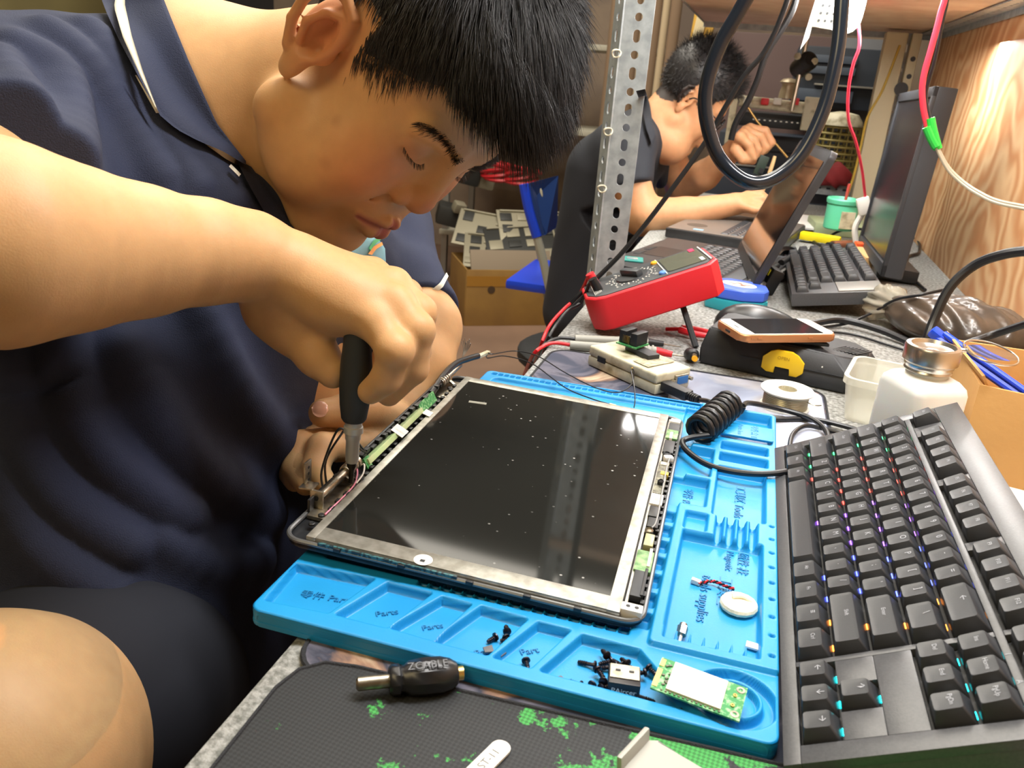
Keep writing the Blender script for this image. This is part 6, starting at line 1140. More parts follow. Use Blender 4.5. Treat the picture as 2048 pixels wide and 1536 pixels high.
# ------------------------------------------------------------------ the man bent over the screen lid
HR = np.array([[0.5583, 0.1745, 0.8111], [-0.2823, 0.9593, -0.0120], [-0.7801, -0.2222, 0.5848]]); HO = np.array([-0.2777, 0.6283, 0.2882]); HS = np.array([0.9317, 1.0852, 1.0395])
def head_sdf(scale=1.0):
    """head in its own frame, millimetres: x to the nose, y to the left ear, z to the crown"""
    s = SDF(45)
    s.ell((-8, 0, 46), (93, 77, 86), 1); s.ell((30, 0, -8), (56, 64, 78), 26); s.cone((40, 0, -55), (58, 0, -72), 34, 26, 26)
    for e in (-1, 1):
        s.ell((52, e * 36, -32), (33, 31, 38), 20); s.cone((0, e * 56, -58), (62, e * 14, -99), 25, 20, 22); s.ell((34, e * 45, -64), (38, 24, 32), 16)
        s.cone((83, e * 14, 27), (71, e * 45, 27), 8, 7, 12)
    s.ell((79, 0, -95), (18, 22, 16), 12); s.cone((26, 0, -90), (62, 0, -98), 26, 18, 26)
    for e in (-1, 1): s.ell((93, e * 31, 9), (15, 20, 13), 13, sub=True)
    for e in (-1, 1): s.ell((66.5, e * 32, 9), (13.5, 15.5, 13.2), 5)
    s.cone((84, 0, 20), (96, 0, -15), 7, 8.5, 10); s.ell((93.5, 0, -21), (13, 13.5, 11), 6)
    for e in (-1, 1): s.ell((87, e * 15, -25), (11, 8.8, 9.5), 4)
    s.ell((76, 0, -58), (22, 29, 24), 13)
    for e in (-1, 1):
        s.cone((98.0, e * 5, -51), (87.5, e * 25, -58.5), 5.4, 2.8, 3); s.cone((96.0, e * 6, -64.5), (87, e * 21.5, -61), 7.6, 3.6, 3)
        s.ell((94, e * 6.5, -32.5), (5.0, 3.2, 3.0), 1.5, sub=True)
    s.cone((102.5, -7, -57.0), (102.5, 7, -57.0), 1.5, 1.5, 1.8, sub=True)
    for e in (-1, 1): s.cone((102.5, e * 7, -57.2), (89.5, e * 25, -60.5), 1.5, 1.1, 1.8, sub=True)
    s.cone((103, 0, -38), (104, 0, -45), 2.2, 2.4, 3, sub=True)
    for e in (-1, 1):
        s.chain([(80.5, e * 20.5, 3.5), (82.3, e * 26, 1.6), (82.0, e * 33, 1.2), (78.8, e * 40, 2.8), (73.5, e * 45.5, 5.5)], [0.9, 1.5, 1.7, 1.4, 0.7], 0.8, sub=True)
        s.chain([(83, e * 20, 11), (83.5, e * 30, 13), (79, e * 41, 12.5), (74, e * 47, 9)], [0.8, 1.0, 1.0, 0.6], 1.2, sub=True)
        s.cone((88, e * 17, -31), (80, e * 30, -48), 1.6, 1.0, 6, sub=True)
    # ears
    for e in (-1, 1):
        Y = lambda x, z, o=0: (x * 0.95 - 7, e * (71 + 0.30 * max(0, 6 - x) + o), z * 0.97 + 1)
        s.ell(Y(-10, 2, 1), (20, 7, 29), 5)
        s.ell(Y(-6, -2, 9), (13, 8, 19), 3, sub=True)
        s.chain([Y(4, -2, 2), Y(5, 12, 4), Y(0, 26, 6), Y(-14, 31, 8), Y(-26, 24, 9), Y(-31, 8, 9), Y(-27, -10, 7), Y(-18, -24, 4)], [3.0, 3.2, 3.8, 4.0, 4.0, 3.8, 3.6, 4.0], 1.5)
        s.chain([Y(-6, 20, 5), Y(-15, 12, 7), Y(-19, -2, 7), Y(-14, -15, 5)], [2.6, 3.0, 3.0, 2.6], 2)
        s.ell(Y(-7, -31, 2), (10, 5.0, 11), 8); s.ell(Y(6, -6, 3), (5, 4.5, 7), 3); s.ell(Y(-4, -8, 5), (6, 6, 6), 2, sub=True)
    return s
headL = head_sdf()
def to_head(P): return (P - HO) @ HR * 1000 / HS
def from_head(q): return np.asarray(q, float) * HS / 1000 @ HR.T + HO
def head(P): return headL(to_head(P)) / 1050
NB = D(385, 225, 0.715)                                # base of the neck
flesh = SDF(0.045)
n0 = from_head((-22, 0, -28))
flesh.cone(n0, NB, 0.060, 0.070, 0.01); flesh.cone(from_head((10, 0, -62)), NB + np.array([0.05, 0, -0.02]), 0.046, 0.058, 0.03)
flesh.cone(NB + np.array([0.03, -0.03, -0.07]), NB + np.array([0.03, 0.08, -0.09]), 0.060, 0.060, 0.03); flesh.cone(NB, NB + np.array([0.04, 0, -0.25]), 0.09, 0.12, 0.04)
# right arm and hand with the screwdriver
SHR = np.array([-0.515, 0.490, 0.205]); ELR = D(-190, 468, 0.405)
flesh.cone(SHR, ELR, 0.060, 0.050, 0.03)
flesh.chain([ELR, D(0, 488, 0.430), D(137, 497, 0.460), D(274, 502, 0.490), D(410, 504, 0.520), D(500, 512, 0.540), D(575, 540, 0.550)], [0.052, 0.0525, 0.0450, 0.0380, 0.0315, 0.0275, 0.0255], 0.010, 0.015)
W = D(590, 548, 0.553)
mcp = [D(752, 642, 0.537), D(790, 608, 0.545), D(786, 572, 0.560), D(745, 548, 0.577)]
for i, m_ in enumerate(mcp): flesh.cone(W, m_, 0.0225, 0.0135 - 0.0007 * i, 0.009)
flesh.ell(D(672, 600, 0.550), (0.030, 0.022, 0.024), 0.012)
fing = [[mcp[0], D(790, 700, 0.527), D(772, 757, 0.537), D(741, 783, 0.546)], [mcp[1], D(832, 660, 0.539), D(826, 737, 0.548), D(778, 787, 0.556)], [mcp[2], D(838, 625, 0.560), D(834, 702, 0.571), D(790, 752, 0.580)], [mcp[3], D(812, 590, 0.590), D(815, 660, 0.602), D(775, 700, 0.602)]]
for i, fg in enumerate(fing):
    q = SDF(0.03); r = [0.0128, 0.0112, 0.0098, 0.0085]; q.chain(fg, [x * (1, 1.02, .96, .86)[i] for x in r], 0.0035)
    q.ell(fg[1], (0.0118,) * 3, 0.004)
    mid = (fg[0] + fg[1] + fg[2] + fg[3]) / 4
    flesh.add((q, mid, 0.050), 0.0045)
th = [D(548, 612, 0.566), D(588, 662, 0.566), D(636, 712, 0.562), D(666, 745, 0.558)]
flesh.ell(D(562, 612, 0.566), (0.024, 0.022, 0.026), 0.012); q = SDF(0.03); q.chain(th, [0.020, 0.0160, 0.0138, 0.0108], 0.006); flesh.add((q, (th[1] + th[2]) / 2, 0.055), 0.010)
# left arm and hand holding the far edge of the lid
SHL = D(765, 455, 0.920); ELL_ = D(838, 655, 0.835)
flesh.cone(SHL, D(815, 590, 0.865), 0.036, 0.034, 0.02); flesh.chain([D(815, 590, 0.865), ELL_, D(828, 735, 0.812), D(804, 808, 0.790), D(780, 852, 0.770)], [0.034, 0.041, 0.038, 0.031, 0.027], 0.012)
WL = D(775, 858, 0.765); ml = [D(738, 892, 0.712), D(732, 876, 0.724), D(724, 862, 0.736), D(714, 852, 0.748)]
for i, m_ in enumerate(ml): flesh.cone(WL, m_, 0.022, 0.0140, 0.010)
fl = [[ml[0], D(645, 895, 0.668), D(630, 938, 0.655), D(650, 968, 0.640)], [ml[1], D(603, 890, 0.680), D(592, 937, 0.668), D(612, 968, 0.652)], [ml[2], D(578, 888, 0.694), D(571, 932, 0.682), D(590, 962, 0.668)], [ml[3], D(585, 890, 0.712), D(580, 927, 0.700), D(600, 950, 0.690)]]
for i, fg in enumerate(fl):
    q = SDF(0.03); q.chain(fg, [x * (1, 1.0, .95, .85)[i] for x in (0.0132, 0.0122, 0.0108, 0.0092)], 0.0035); flesh.add((q, sum(fg) / 4, 0.052), 0.004)
tl = [D(778, 842, 0.745), D(738, 822, 0.715), D(690, 822, 0.695), D(646, 826, 0.682)]; q = SDF(0.03); q.chain(tl, [0.021, 0.0158, 0.0138, 0.0118], 0.005); flesh.add((q, sum(tl) / 4, 0.06), 0.006)
# thighs, knees and shanks; the right knee shows at the lower left
PEL = np.array([-0.46, 0.62, -0.24]); KR = D(-45, 1520, 0.455); KL = np.array([-0.02, 0.72, -0.20])
flesh.cone(PEL + np.array([0, -0.06, -0.04]), KR, 0.084, 0.074, 0.03); flesh.cone(KR, KR + np.array([0.02, -0.02, -0.40]), 0.072, 0.045, 0.03)
flesh.cone(PEL + np.array([0, 0.08, -0.03]), KL, 0.085, 0.062, 0.03); flesh.cone(KL, np.array([-0.02, 0.74, -0.68]), 0.058, 0.040, 0.03); flesh.cone(np.array([-0.02, 0.74, -0.71]), np.array([0.12, 0.72, -0.722]), 0.035, 0.026, 0.02)
fr_ = KR + np.array([0.02, -0.02, -0.40]); ft_ = np.array([fr_[0] + 0.02, fr_[1], -0.71]); flesh.cone(fr_, ft_, 0.045, 0.036, 0.02); flesh.cone(ft_, ft_ + np.array([0.14, -0.02, -0.012]), 0.034, 0.025, 0.02)
def body(P):
    a = flesh(P); dist = np.linalg.norm(P - from_head((0, 0, 10)), axis=1); m = dist < 0.19; out = smin(a, np.maximum(dist - 0.17, 0.012), 0.0) ; out = a.copy(); out[~m] = np.minimum(a[~m], dist[~m] - 0.165)
    if m.any(): out[m] = smin(a[m], head(P[m]), 0.014)
    return out
man = thing('person', 'young man in a navy polo shirt bent over the screen lid with a screwdriver', 'person', (-0.46, 0.62, -0.33))
MO_ = np.array(man.location)
def skin_colour(V, isman=True):
    base = np.array(hexc('c69b6d')); C = np.tile(base, (len(V), 1)); q = to_head(V) if isman else V
    def blob(c, r, col, amt):
        d = np.linalg.norm((q - np.array(c)) / np.array(r), axis=1); w = amt * np.clip(1 - d, 0, 1)[:, None] ** 0.8; return w, np.array(hexc(col))
    if isman:
        for c, r, col, amt in (((75, -45, -25), (45, 35, 40), 'c07a58', .75), ((75, 45, -25), (45, 35, 40), 'c07a58', .75), ((105, 0, -22), (22, 26, 22), 'b8704c', .8), ((-12, -80, 5), (40, 22, 42), 'c2704c', .8), ((80, -36, 10), (18, 26, 13), 'a4704f', .5), ((88, 0, 55), (30, 60, 40), 'cfa080', .5)):
            w, cc_ = blob(c, r, col, amt); C = C * (1 - w) + cc_ * w
        lip = SDF(10)
        for e in (-1, 1): lip.cone((98.5, e * 3, -52), (88.5, e * 24, -58.5), 4.9, 2.2, 1); lip.cone((96.5, e * 3, -64.5), (88, e * 20.5, -61), 7.2, 2.8, 1)
        m = np.linalg.norm(q - np.array([95, 0, -58]), axis=1) < 38; w = np.zeros(len(q))
        if m.any(): w[m] = np.clip(1 - (lip(q[m]) - 0.5) / 1.2, 0, 1)
        C = C * (1 - w[:, None] * 0.85) + np.array(hexc('a45550')) * w[:, None] * 0.85
        for mole in ((60, -62, -42), (92, -40, 48), (35, -60, -72), (40, -72, -20)):
            d = np.linalg.norm(q - np.array(mole), axis=1); w = np.clip(1.6 - d / 4.5, 0, 1)[:, None] * 0.25; C = C * (1 - w) + np.array(hexc('7c4a34')) * w
        hair_ = np.clip((q[:, 2] - 70) / 10, 0, 1) * (q[:, 0] < 78); C = C * (1 - hair_[:, None] * 0.8) + np.array(hexc('2a201c')) * hair_[:, None] * 0.8
    return C
BODY_RES = 0.0019
V, Q = polygonize(body, (-0.58, 0.16, -0.04), (-0.10, 0.90, 0.50), BODY_RES); V2_, Q2_ = polygonize(body, (-0.60, 0.10, -0.76), (0.18, 0.90, -0.036), 0.006); Q = np.concatenate([Q, Q2_ + len(V)]); V = np.concatenate([V, V2_])
bodyo = np_mesh('body', V - MO_, Q, skin, man)
bm = bmesh.new(); bm.from_mesh(bodyo.data); be = [e for e in bm.edges if e.is_boundary]
if be:
    r_ = bmesh.ops.holes_fill(bm, edges=be, sides=12)
    for f_ in r_['faces']: f_.smooth = True
nv_ = len(bm.verts); bm.to_mesh(bodyo.data); bm.free()
col_attr(bodyo.data, skin_colour(V))
# eyes behind the lids
eyew = mat('eye_white', hexc('c9c0b4'), 0.2)
for e in (-1, 1):
    c = from_head((67.2, e * 32, 9)); o_ = MB().sphere((0, 0, 0), 0.0110, 24).build('eyeball', eyew, man); o_.location = Vector(c - MO_)
    ir = MB().sphere((0, 0, 0), 0.0066, 20, (0.40, 1, 1)).build('iris', mat('iris_dark', (0.012, 0.008, 0.006), 0.08), o_); g_ = HR @ v3((0.80, 0.02, -0.60)); ir.location = Vector(g_ * 0.0088); ir.rotation_euler = Vector(g_).to_track_quat('X', 'Z').to_euler()
# lashes and brows
rg = np.random.default_rng(4); R_l = []; D_l = []
for e in (-1, 1):
    C_ = np.array([(81.8, e * 20.5, 4.6), (84.0, e * 26, 3.9), (83.8, e * 33, 3.7), (80.3, e * 40, 5.0), (74.8, e * 46, 7.2)])
    for k in range(90):
        t = rg.uniform(0, 3.999); i = int(t); p = C_[i] + (C_[i + 1] - C_[i]) * (t - i); R_l.append(p); D_l.append((0.75, e * (0.10 + 0.16 * (t - 1)), -0.55 + rg.normal() * 0.1))
R_l = from_head(R_l); D_l = np.array(D_l) @ HR.T
strands('eyelashes', R_l - MO_, D_l, np.full(len(R_l), 0.0048), lambda P, t: np.zeros_like(P) + HR @ v3((0.06, 0, 0.06)), 0.00016, man, hairb, segs=4)
R_b = []; D_b = []
for e in (-1, 1):
    C_ = np.array([(92, e * 9, 23), (90, e * 20, 28), (84, e * 33, 32), (76, e * 44, 31), (70, e * 51, 27)])
    for k in range(480):
        t = rg.uniform(0, 3.999); i = int(t); p = C_[i] + (C_[i + 1] - C_[i]) * (t - i); p = p + np.array([0, 0, rg.normal() * (2.2 - 0.35 * t)]); R_b.append(p); D_b.append((0.25 - 0.1 * t, e * 0.9, 0.42 - 0.25 * t + rg.normal() * 0.15))
R_b = from_head(R_b)
for _ in range(3): R_b = R_b - grad(body, R_b) * body(R_b)[:, None]
Db = np.array(D_b) @ HR.T; strands('eyebrows', R_b - MO_, Db + grad(body, R_b) * 0.35, rg.uniform(0.005, 0.008, len(R_b)), lambda P, t: np.zeros_like(P), 0.00019, man, hairb, segs=3)
# hair: a soft cap and several thousand locks
capL = SDF(60)
capL.ell((-10, 0, 50), (96, 80, 89), 1)
def hairline(q):
    """positive where hair grows (head frame, mm)"""
    x, y, z = q[:, 0], np.abs(q[:, 1]), q[:, 2]
    front = np.interp(x, [-120, -60, -40, -22, -18, 6, 12, 36, 42, 46, 62, 82, 90, 130], [-46, -44, -34, -18, 42, 44, 4, -4, 8, 38, 58, 72, 78, 86])
    return z - front
def cap(P):
    q = to_head(P); return np.maximum(capL(q), -hairline(q) * 0.6) / 1000
Vh, Qh = polygonize(cap, (-0.46, 0.46, 0.16), (-0.02, 0.84, 0.52), 0.0030, newton=0)
hair_root = np_mesh('hair', Vh - MO_, Qh, hairm, man)
n = 34000; u = rg.normal(size=(n, 3)); u /= np.linalg.norm(u, axis=1)[:, None]; q = np.array([-8, 0, 50]) + u * np.array([97, 81, 91]); keep = (hairline(q) > 1) & (q[:, 1] < 60); q = q[keep]
nn_ = (q - np.array([-8, 0, 50])) / np.array([97, 81, 91]) ** 2; nn_ /= np.linalg.norm(nn_, axis=1)[:, None]; crown = np.array([-62, 6, 128.]); fl_ = q - crown; fl_ = fl_ - nn_ * (fl_ * nn_).sum(1)[:, None]; fl_ /= np.linalg.norm(fl_, axis=1)[:, None] + 1e-6
topw = np.clip((q[:, 2] - 60) / 50, 0, 1); frw = np.clip((q[:, 0] - 10) / 50, 0, 1); d = fl_ + nn_ * (0.22 + 0.25 * topw * (1 - frw))[:, None] + rg.normal(size=q.shape) * 0.15; d[:, 0] += 0.5 * topw * frw
ln = (10 + 6 * rg.random(len(q)) + topw * (16 + 10 * rg.random(len(q))) + frw * topw * 18) / 1000
grav = np.array([0, 0, -0.13])
strands('locks', from_head(q) - MO_, d @ HR.T, ln, lambda P, t: grav[None] * (0.4 + t), 0.00030, hair_root, hairm, segs=4, seed=3)
# fringe hanging forward over the brow
n = 7000; q = np.stack([rg.uniform(60, 96, n), rg.uniform(-62, 62, n), rg.uniform(62, 106, n)], -1); q[:, 0] = 96 * np.sqrt(np.clip(1 - (q[:, 1] / 88) ** 2 - ((q[:, 2] - 50) / 98) ** 2, 0.05, 1)) - 8; q = q[hairline(q) > -3]
d = np.stack([np.full(len(q), 0.80), q[:, 1] * 0.004, -0.36 + (q[:, 2] - 70) * 0.010], -1) + rg.normal(size=q.shape) * 0.10
strands('fringe', from_head(q) - MO_, d @ HR.T, (rg.uniform(0.030, 0.052, len(q)) * np.clip(1.15 - np.abs(q[:, 1]) / 90, 0.45, 1)), lambda P, t: np.array([[0.02, 0, -0.17]]) * (0.5 + t), 0.00032, hair_root, hairm, segs=6, seed=8)
# ---- shirt
SH = SDF(0.07)
CH = np.array([-0.405, 0.655, 0.145])
SH.cone((-0.455, 0.580, 0.13), (-0.470, 0.560, -0.22), 0.120, 0.150, 0.05); SH.cone((-0.425, 0.720, 0.09), (-0.450, 0.700, -0.22), 0.110, 0.145, 0.06)
SH.cone((-0.455, 0.480, 0.04), (-0.435, 0.425, -0.20), 0.105, 0.145, 0.05); SH.cone(NB + np.array([-0.03, -0.01, -0.012]), SHR + np.array([-0.005, 0.0, 0.036]), 0.088, 0.076, 0.04); SH.cone(NB + np.array([0.0, 0.03, -0.075]), SHL + np.array([0, 0, -0.01]), 0.080, 0.052, 0.04)
SH.cone(SHR, SHR + (ELR - SHR) * 0.55, 0.078, 0.075, 0.03)
SLE = D(803, 572, 0.865); SH.cone(SHL, SLE, 0.053, 0.044, 0.02); SH.cone(SLE, D(826, 625, 0.850), 0.044, 0.047, 0.01)
for a, b, r in ((D(415, 640, .60), D(610, 980, .55), .012), (D(300, 640, .60), D(560, 1000, .52), .010), (D(40, 640, .60), D(330, 960, .52), .009), (D(230, 700, .60), D(470, 950, .54), .008), (D(100, 900, .55), D(300, 1200, .47), .009), (D(0, 820, .52), D(230, 1060, .47), .008)): pass
folds = [([(395, 600), (470, 760), (560, 880), (640, 960)], 8, 1), ([(250, 700), (330, 850), (430, 960), (540, 1030)], 8, 1), ([(120, 690), (150, 820), (230, 930), (370, 1030)], 7, 1), ([(20, 700), (40, 850), (120, 990), (260, 1090)], 7, 1), ([(0, 950), (80, 1090), (220, 1190)], 6, 1), ([(330, 1080), (430, 1130), (520, 1120)], 6, 1),
         ([(100, 60), (170, 120), (260, 250), (330, 350)], 4, 1), ([(40, 90), (130, 150), (160, 260), (150, 320)], 4, 1), ([(180, 60), (250, 160), (320, 260), (400, 370)], 4, 1), ([(0, 120), (60, 200), (80, 300)], 4, 1), ([(310, 220), (380, 300), (470, 400)], 3.5, 1)]
def SHf(P): return SH(P) + 0.0022 * smooth_noise(P, 42, 3) + 0.0012 * smooth_noise(P, 90, 5)
fr2 = SDF(0.03)
for pts, r, s_ in folds:
    W_ = [raymarch(SHf, *p) for p in pts]; W_ = [w for w in W_ if w is not None]
    W_ = [np.array(w) for w in catmull([Vector(w) for w in W_], 4)] if len(W_) > 1 else W_
    if len(W_) > 1: fr2.chain(W_, list(np.linspace(r * 0.6, r, len(W_)) / 1000), 0.002)
arm_open = f_cone(SHR + (ELR - SHR) * 0.42, ELR, 0.001, 0.2)
def shirt(P):
    d = smin(SHf(P), fr2(P) - 0.0045, 0.022)
    # hollow under the sleeves' hems and round the neck
    c1 = ((P - (SHR + (ELR - SHR) * 0.60)) @ ((ELR - SHR) / np.linalg.norm(ELR - SHR))); nearR = np.linalg.norm(P - (SHR + (ELR - SHR) * 0.60), axis=1) < 0.12; d = np.where(nearR, smax(d, c1, 0.004), d)
    ax_ = (D(838, 640, .835) - SHL); ax_ /= np.linalg.norm(ax_); c2 = (P - (SLE + ax_ * 0.044)) @ ax_; nearL = np.linalg.norm(P - (SLE + ax_ * 0.03), axis=1) < 0.11; d = np.where(nearL, smax(d, c2, 0.003), d)
    deskd = P[:, 0] + 0.208 ; d = np.where(P[:, 2] < 0.06, smax(d, deskd, 0.01), smax(d, P[:, 0] + 0.208 - (P[:, 2] - 0.06) * 0.0, 0.02))
    neck = flesh(P) - 0.001; hollow = -(np.linalg.norm(P - (NB + np.array([0.075, -0.03, 0.030])), axis=1) - 0.076); d = smax(d, hollow, 0.006)
    return d
V, Q = polygonize(shirt, (-0.64, 0.34, -0.42), (-0.17, 0.98, 0.40), 0.0030, newton=1)
navy = mat('navy_pique_cotton', hexc('1e2743'), 0.85, var=(9, hexc('192139'), 3), bump=(1100, 0.5))
sh_o = np_mesh('polo_shirt', V - MO_, Q, navy, man); sh_o['label'] = 'navy blue polo shirt with white trim on collar and sleeve'
whitecloth = mat('white_trim_cotton', hexc('dcdacb'), 0.8)
def both(P): return np.minimum(shirt(P), body(P))
def patch(name, rows, m_, off=0.003, th=0.0015, par=sh_o, fn=None, mo=None, smooth_it=0):
    """cloth strip laid on the body: rows of pixel pairs give its two edges, met with the surface of the shirt"""
    fn = fn or both; G = []
    for row in rows:
        W_ = []
        for (px, py) in row:
            w = raymarch(fn, px, py, off=off)
            W_.append(w)
        if any(w is None for w in W_):
            ts = [(np.linalg.norm(w - np.array((0, 0, CZ))) / np.linalg.norm(np.array(ray(*row[i])))) if w is not None else None for i, w in enumerate(W_)]; kn = [i for i, t in enumerate(ts) if t is not None]
            base_ = [G[-1][i] for i in range(len(W_))] if (not kn and G) else None
            for i in range(len(W_)):
                if ts[i] is None:
                    if kn: t_ = ts[min(kn, key=lambda j: abs(j - i))]
                    elif base_: t_ = np.linalg.norm(base_[i] - np.array((0, 0, CZ))) / np.linalg.norm(np.array(ray(*row[i])))
                    else: t_ = 0.66
                    W_[i] = np.array((0, 0, CZ)) + np.array(ray(*row[i])) * t_
        G.append(W_)
    n_, m2 = len(G), len(G[0]); V = []; 
    for g in G:
        for w in g: V.append(w)
    V = np.array(V); cam_ = np.array((0, 0, CZ))
    if smooth_it:
        T = np.linalg.norm(V - cam_, axis=1).reshape(n_, m2); Dr = (V - cam_) / T.reshape(-1, 1)
        for it in range(smooth_it):
            Pd = np.pad(T, 1, mode='edge'); av = (Pd[:-2, 1:-1] + Pd[2:, 1:-1] + Pd[1:-1, :-2] + Pd[1:-1, 2:]) / 4; T = np.minimum(T, av) if it < 3 else av * 0.7 + T * 0.3
        V = cam_ + Dr * T.reshape(-1, 1)
    N_ = cam_ - V; N_ /= np.linalg.norm(N_, axis=1)[:, None]
    V2 = np.concatenate([V, V - N_ * th]); F = []
    for i in range(n_ - 1):
        for j in range(m2 - 1):
            a = i * m2 + j; F.append((a, a + 1, a + m2 + 1, a + m2)); F.append(tuple(k + n_ * m2 for k in (a + m2, a + m2 + 1, a + 1, a)))
    for i in range(n_ - 1):
        for j in (0, m2 - 1): a = i * m2 + j; F.append((a, a + m2, a + m2 + n_ * m2, a + n_ * m2))
    for j in range(m2 - 1):
        for i in (0, n_ - 1): a = i * m2 + j; F.append((a, a + 1, a + 1 + n_ * m2, a + n_ * m2))
    return np_mesh(name, V2 - (MO_ if mo is None else mo), F, m_, par)
def lerp_rows(A, B, n, m):
    """A, B: polylines (pixels) of the two edges, resampled to n rows and m columns"""
    def rs(L, k):
        L = np.array(L, float); s = np.r_[0, np.cumsum(np.linalg.norm(np.diff(L, axis=0), axis=1))]; t = np.linspace(0, s[-1], k); return np.stack([np.interp(t, s, L[:, 0]), np.interp(t, s, L[:, 1])], -1)
    a, b_ = rs(A, n), rs(B, n); return [[tuple(a[i] * (1 - j / (m - 1)) + b_[i] * j / (m - 1)) for j in range(m)] for i in range(n)]
inner = [(322, -16), (340, 30), (378, 123), (433, 246), (468, 292), (492, 322)]; outer = [(196, -22), (210, 18), (238, 80), (273, 146), (317, 228), (352, 258), (395, 281), (445, 302), (492, 330)]
patch('collar', lerp_rows(inner, outer, 30, 14), navy, 0.006, 0.0030, smooth_it=8)
patch('collar_stripe', lerp_rows([(232, -12), (228, 14), (246, 75), (280, 150), (314, 222)], [(250, -12), (250, 10), (263, 70), (285, 140), (316, 222)], 24, 3), whitecloth, 0.0105, 0.0010, smooth_it=5)
patch('collar_edge', lerp_rows([(270, 150), (290, 186), (312, 226)], [(273, 150), (294, 186), (319, 226)], 8, 2), whitecloth, 0.0100, 0.0010, smooth_it=5)
patch('placket', lerp_rows([(492, 318), (530, 372), (575, 440), (600, 470)], [(462, 300), (497, 368), (535, 435), (560, 470)], 10, 4), navy, 0.003, 0.0015, fn=shirt)
patch('button_hole', lerp_rows([(462, 328), (482, 348)], [(458, 333), (478, 353)], 3, 2), whitecloth, 0.0055, 0.0008, fn=shirt)
patch('sleeve_stripe', lerp_rows([(842, 588), (862, 580), (880, 566), (893, 545)], [(846, 598), (867, 590), (886, 574), (897, 552)], 10, 3), whitecloth, 0.0035, 0.0010, fn=shirt)
# chest badge: pale blue oval with green and orange swooshes and its letters
bdg = mat('badge_pale_blue', hexc('8cc6dc'), 0.7)
def oval(cx, cy, a, b, rot=0, k=10, m=7):
    rows = []
    for i in range(k + 1):
        t = -1 + 2 * i / k; w = math.sqrt(max(0, 1 - t * t)) + 0.02; rows.append([(cx + math.cos(rot) * a * t - math.sin(rot) * b * w * s_, cy + math.sin(rot) * a * t + math.cos(rot) * b * w * s_) for s_ in np.linspace(-1, 1, m)])
    return rows
patch('badge', oval(722, 512, 52, 46, 0.3), bdg, 0.0022, 0.0012, fn=shirt)
patch('badge_green_swoosh', lerp_rows([(738, 496), (748, 480), (762, 470)], [(742, 502), (752, 486), (764, 478)], 5, 2), mat('swoosh_green', hexc('3fa65e'), 0.7), 0.0036, 0.0008, fn=shirt)
patch('badge_orange_swoosh', lerp_rows([(736, 508), (748, 492), (764, 484)], [(744, 510), (753, 498), (766, 490)], 5, 2), mat('swoosh_orange', hexc('e8923a'), 0.7), 0.0036, 0.0008, fn=shirt)
shorts = SDF(0.04); shorts.cone(PEL + np.array([0, -0.06, -0.03]), KR + (PEL - KR) * 0.30, 0.125, 0.100, 0.04); shorts.cone(PEL + np.array([0, 0.06, -0.03]), KL + (PEL - KL) * 0.25, 0.12, 0.085, 0.04)
V, Q = polygonize(lambda P: smax(shorts(P) + 0.002 * smooth_noise(P, 40, 9), P[:, 2] + 0.03 - (P[:, 0] < -0.22) * 0.02, 0.01), (-0.62, 0.22, -0.42), (0.02, 0.86, 0.02), 0.006, newton=1)
np_mesh('shorts', V - MO_, Q, mat('black_shorts', hexc('131722'), 0.9), man)
# nails
nail = mat('finger_nail', hexc('d9a48c'), 0.3, coat=0.3)
def nail_at(px, py, w_, h_, rot): patch('thumb_nail', oval(px, py, w_, h_, rot, 8, 6), nail, 0.0004, 0.0006, par=bodyo, fn=body)
nail_at(640, 818, 17, 16, 0.15)
# screwdriver
tip = Vector(D(697, 972, 0.548)); tip.z = 0.0325; tip = Vector(aty(697, 972, 0.4520)) if False else LM @ Vector((0.0036, 0.0735, 0.0022)); top = Vector(aty(716, 660, tip.y + 0.006)); SDL = (top - tip).length
sdm = frame(tip, Vector((1, 0, 0)) - (top - tip).normalized() * (top - tip).normalized().x, (top - tip).normalized().cross(Vector((1, 0, 0)))); 
zax = (top - tip).normalized(); xax = (Vector((1, 0, 0)) - zax * zax.x).normalized(); sdm = frame(tip, xax, zax.cross(xax))
sd = thing('screwdriver', 'electric precision screwdriver with black body and silver nose held upright on a hinge screw', 'screwdriver', M=sdm)
k = SDL / 0.105
MB().lathe([(0.0008, 0), (0.0018, 0.001), (0.0020, 0.010 * k), (0.0034, 0.013 * k), (0.0034, 0.017 * k)], n=18).build('bit', mat('dark_bit_steel', hexc('3a3834'), 0.3, 0.9), sd)
MB().lathe([(0.0040, 0.0155 * k), (0.0046, 0.017 * k), (0.0047, 0.031 * k), (0.0053, 0.032 * k), (0.0055, 0.036 * k), (0.0066, 0.0365 * k), (0.0066, 0.0405 * k), (0.0058, 0.041 * k), (0.0058, 0.0450 * k)], n=28).build('chuck', mat('satin_grey_metal', hexc('b4b6b6'), 0.35, 0.35), sd)
MB().lathe([(0.0072, 0.0445 * k), (0.0086, 0.0465 * k), (0.0100, 0.056 * k), (0.0108, 0.068 * k), (0.0106, 0.082 * k), (0.0094, 0.095 * k), (0.0078, 0.125 * k), (0.0070, 0.130 * k)], n=32).build('handle', mat('soft_black_grip', hexc('2c2f31'), 0.6), sd)
# stool under him
stl = thing('stool', 'black round stool under the bent man', 'stool', (-0.46, 0.62, -0.75)); MB().lathe([(0.16, 0.36), (0.175, 0.37), (0.175, 0.40), (0.16, 0.41)], n=28).build('seat', matte, stl)
for a in range(4): MB().tube([(0.13 * math.cos(a * PI / 2 + .7), 0.13 * math.sin(a * PI / 2 + .7), 0.37), (0.19 * math.cos(a * PI / 2 + .7), 0.19 * math.sin(a * PI / 2 + .7), 0.0)], 0.012, 8).build('leg', steel, stl)
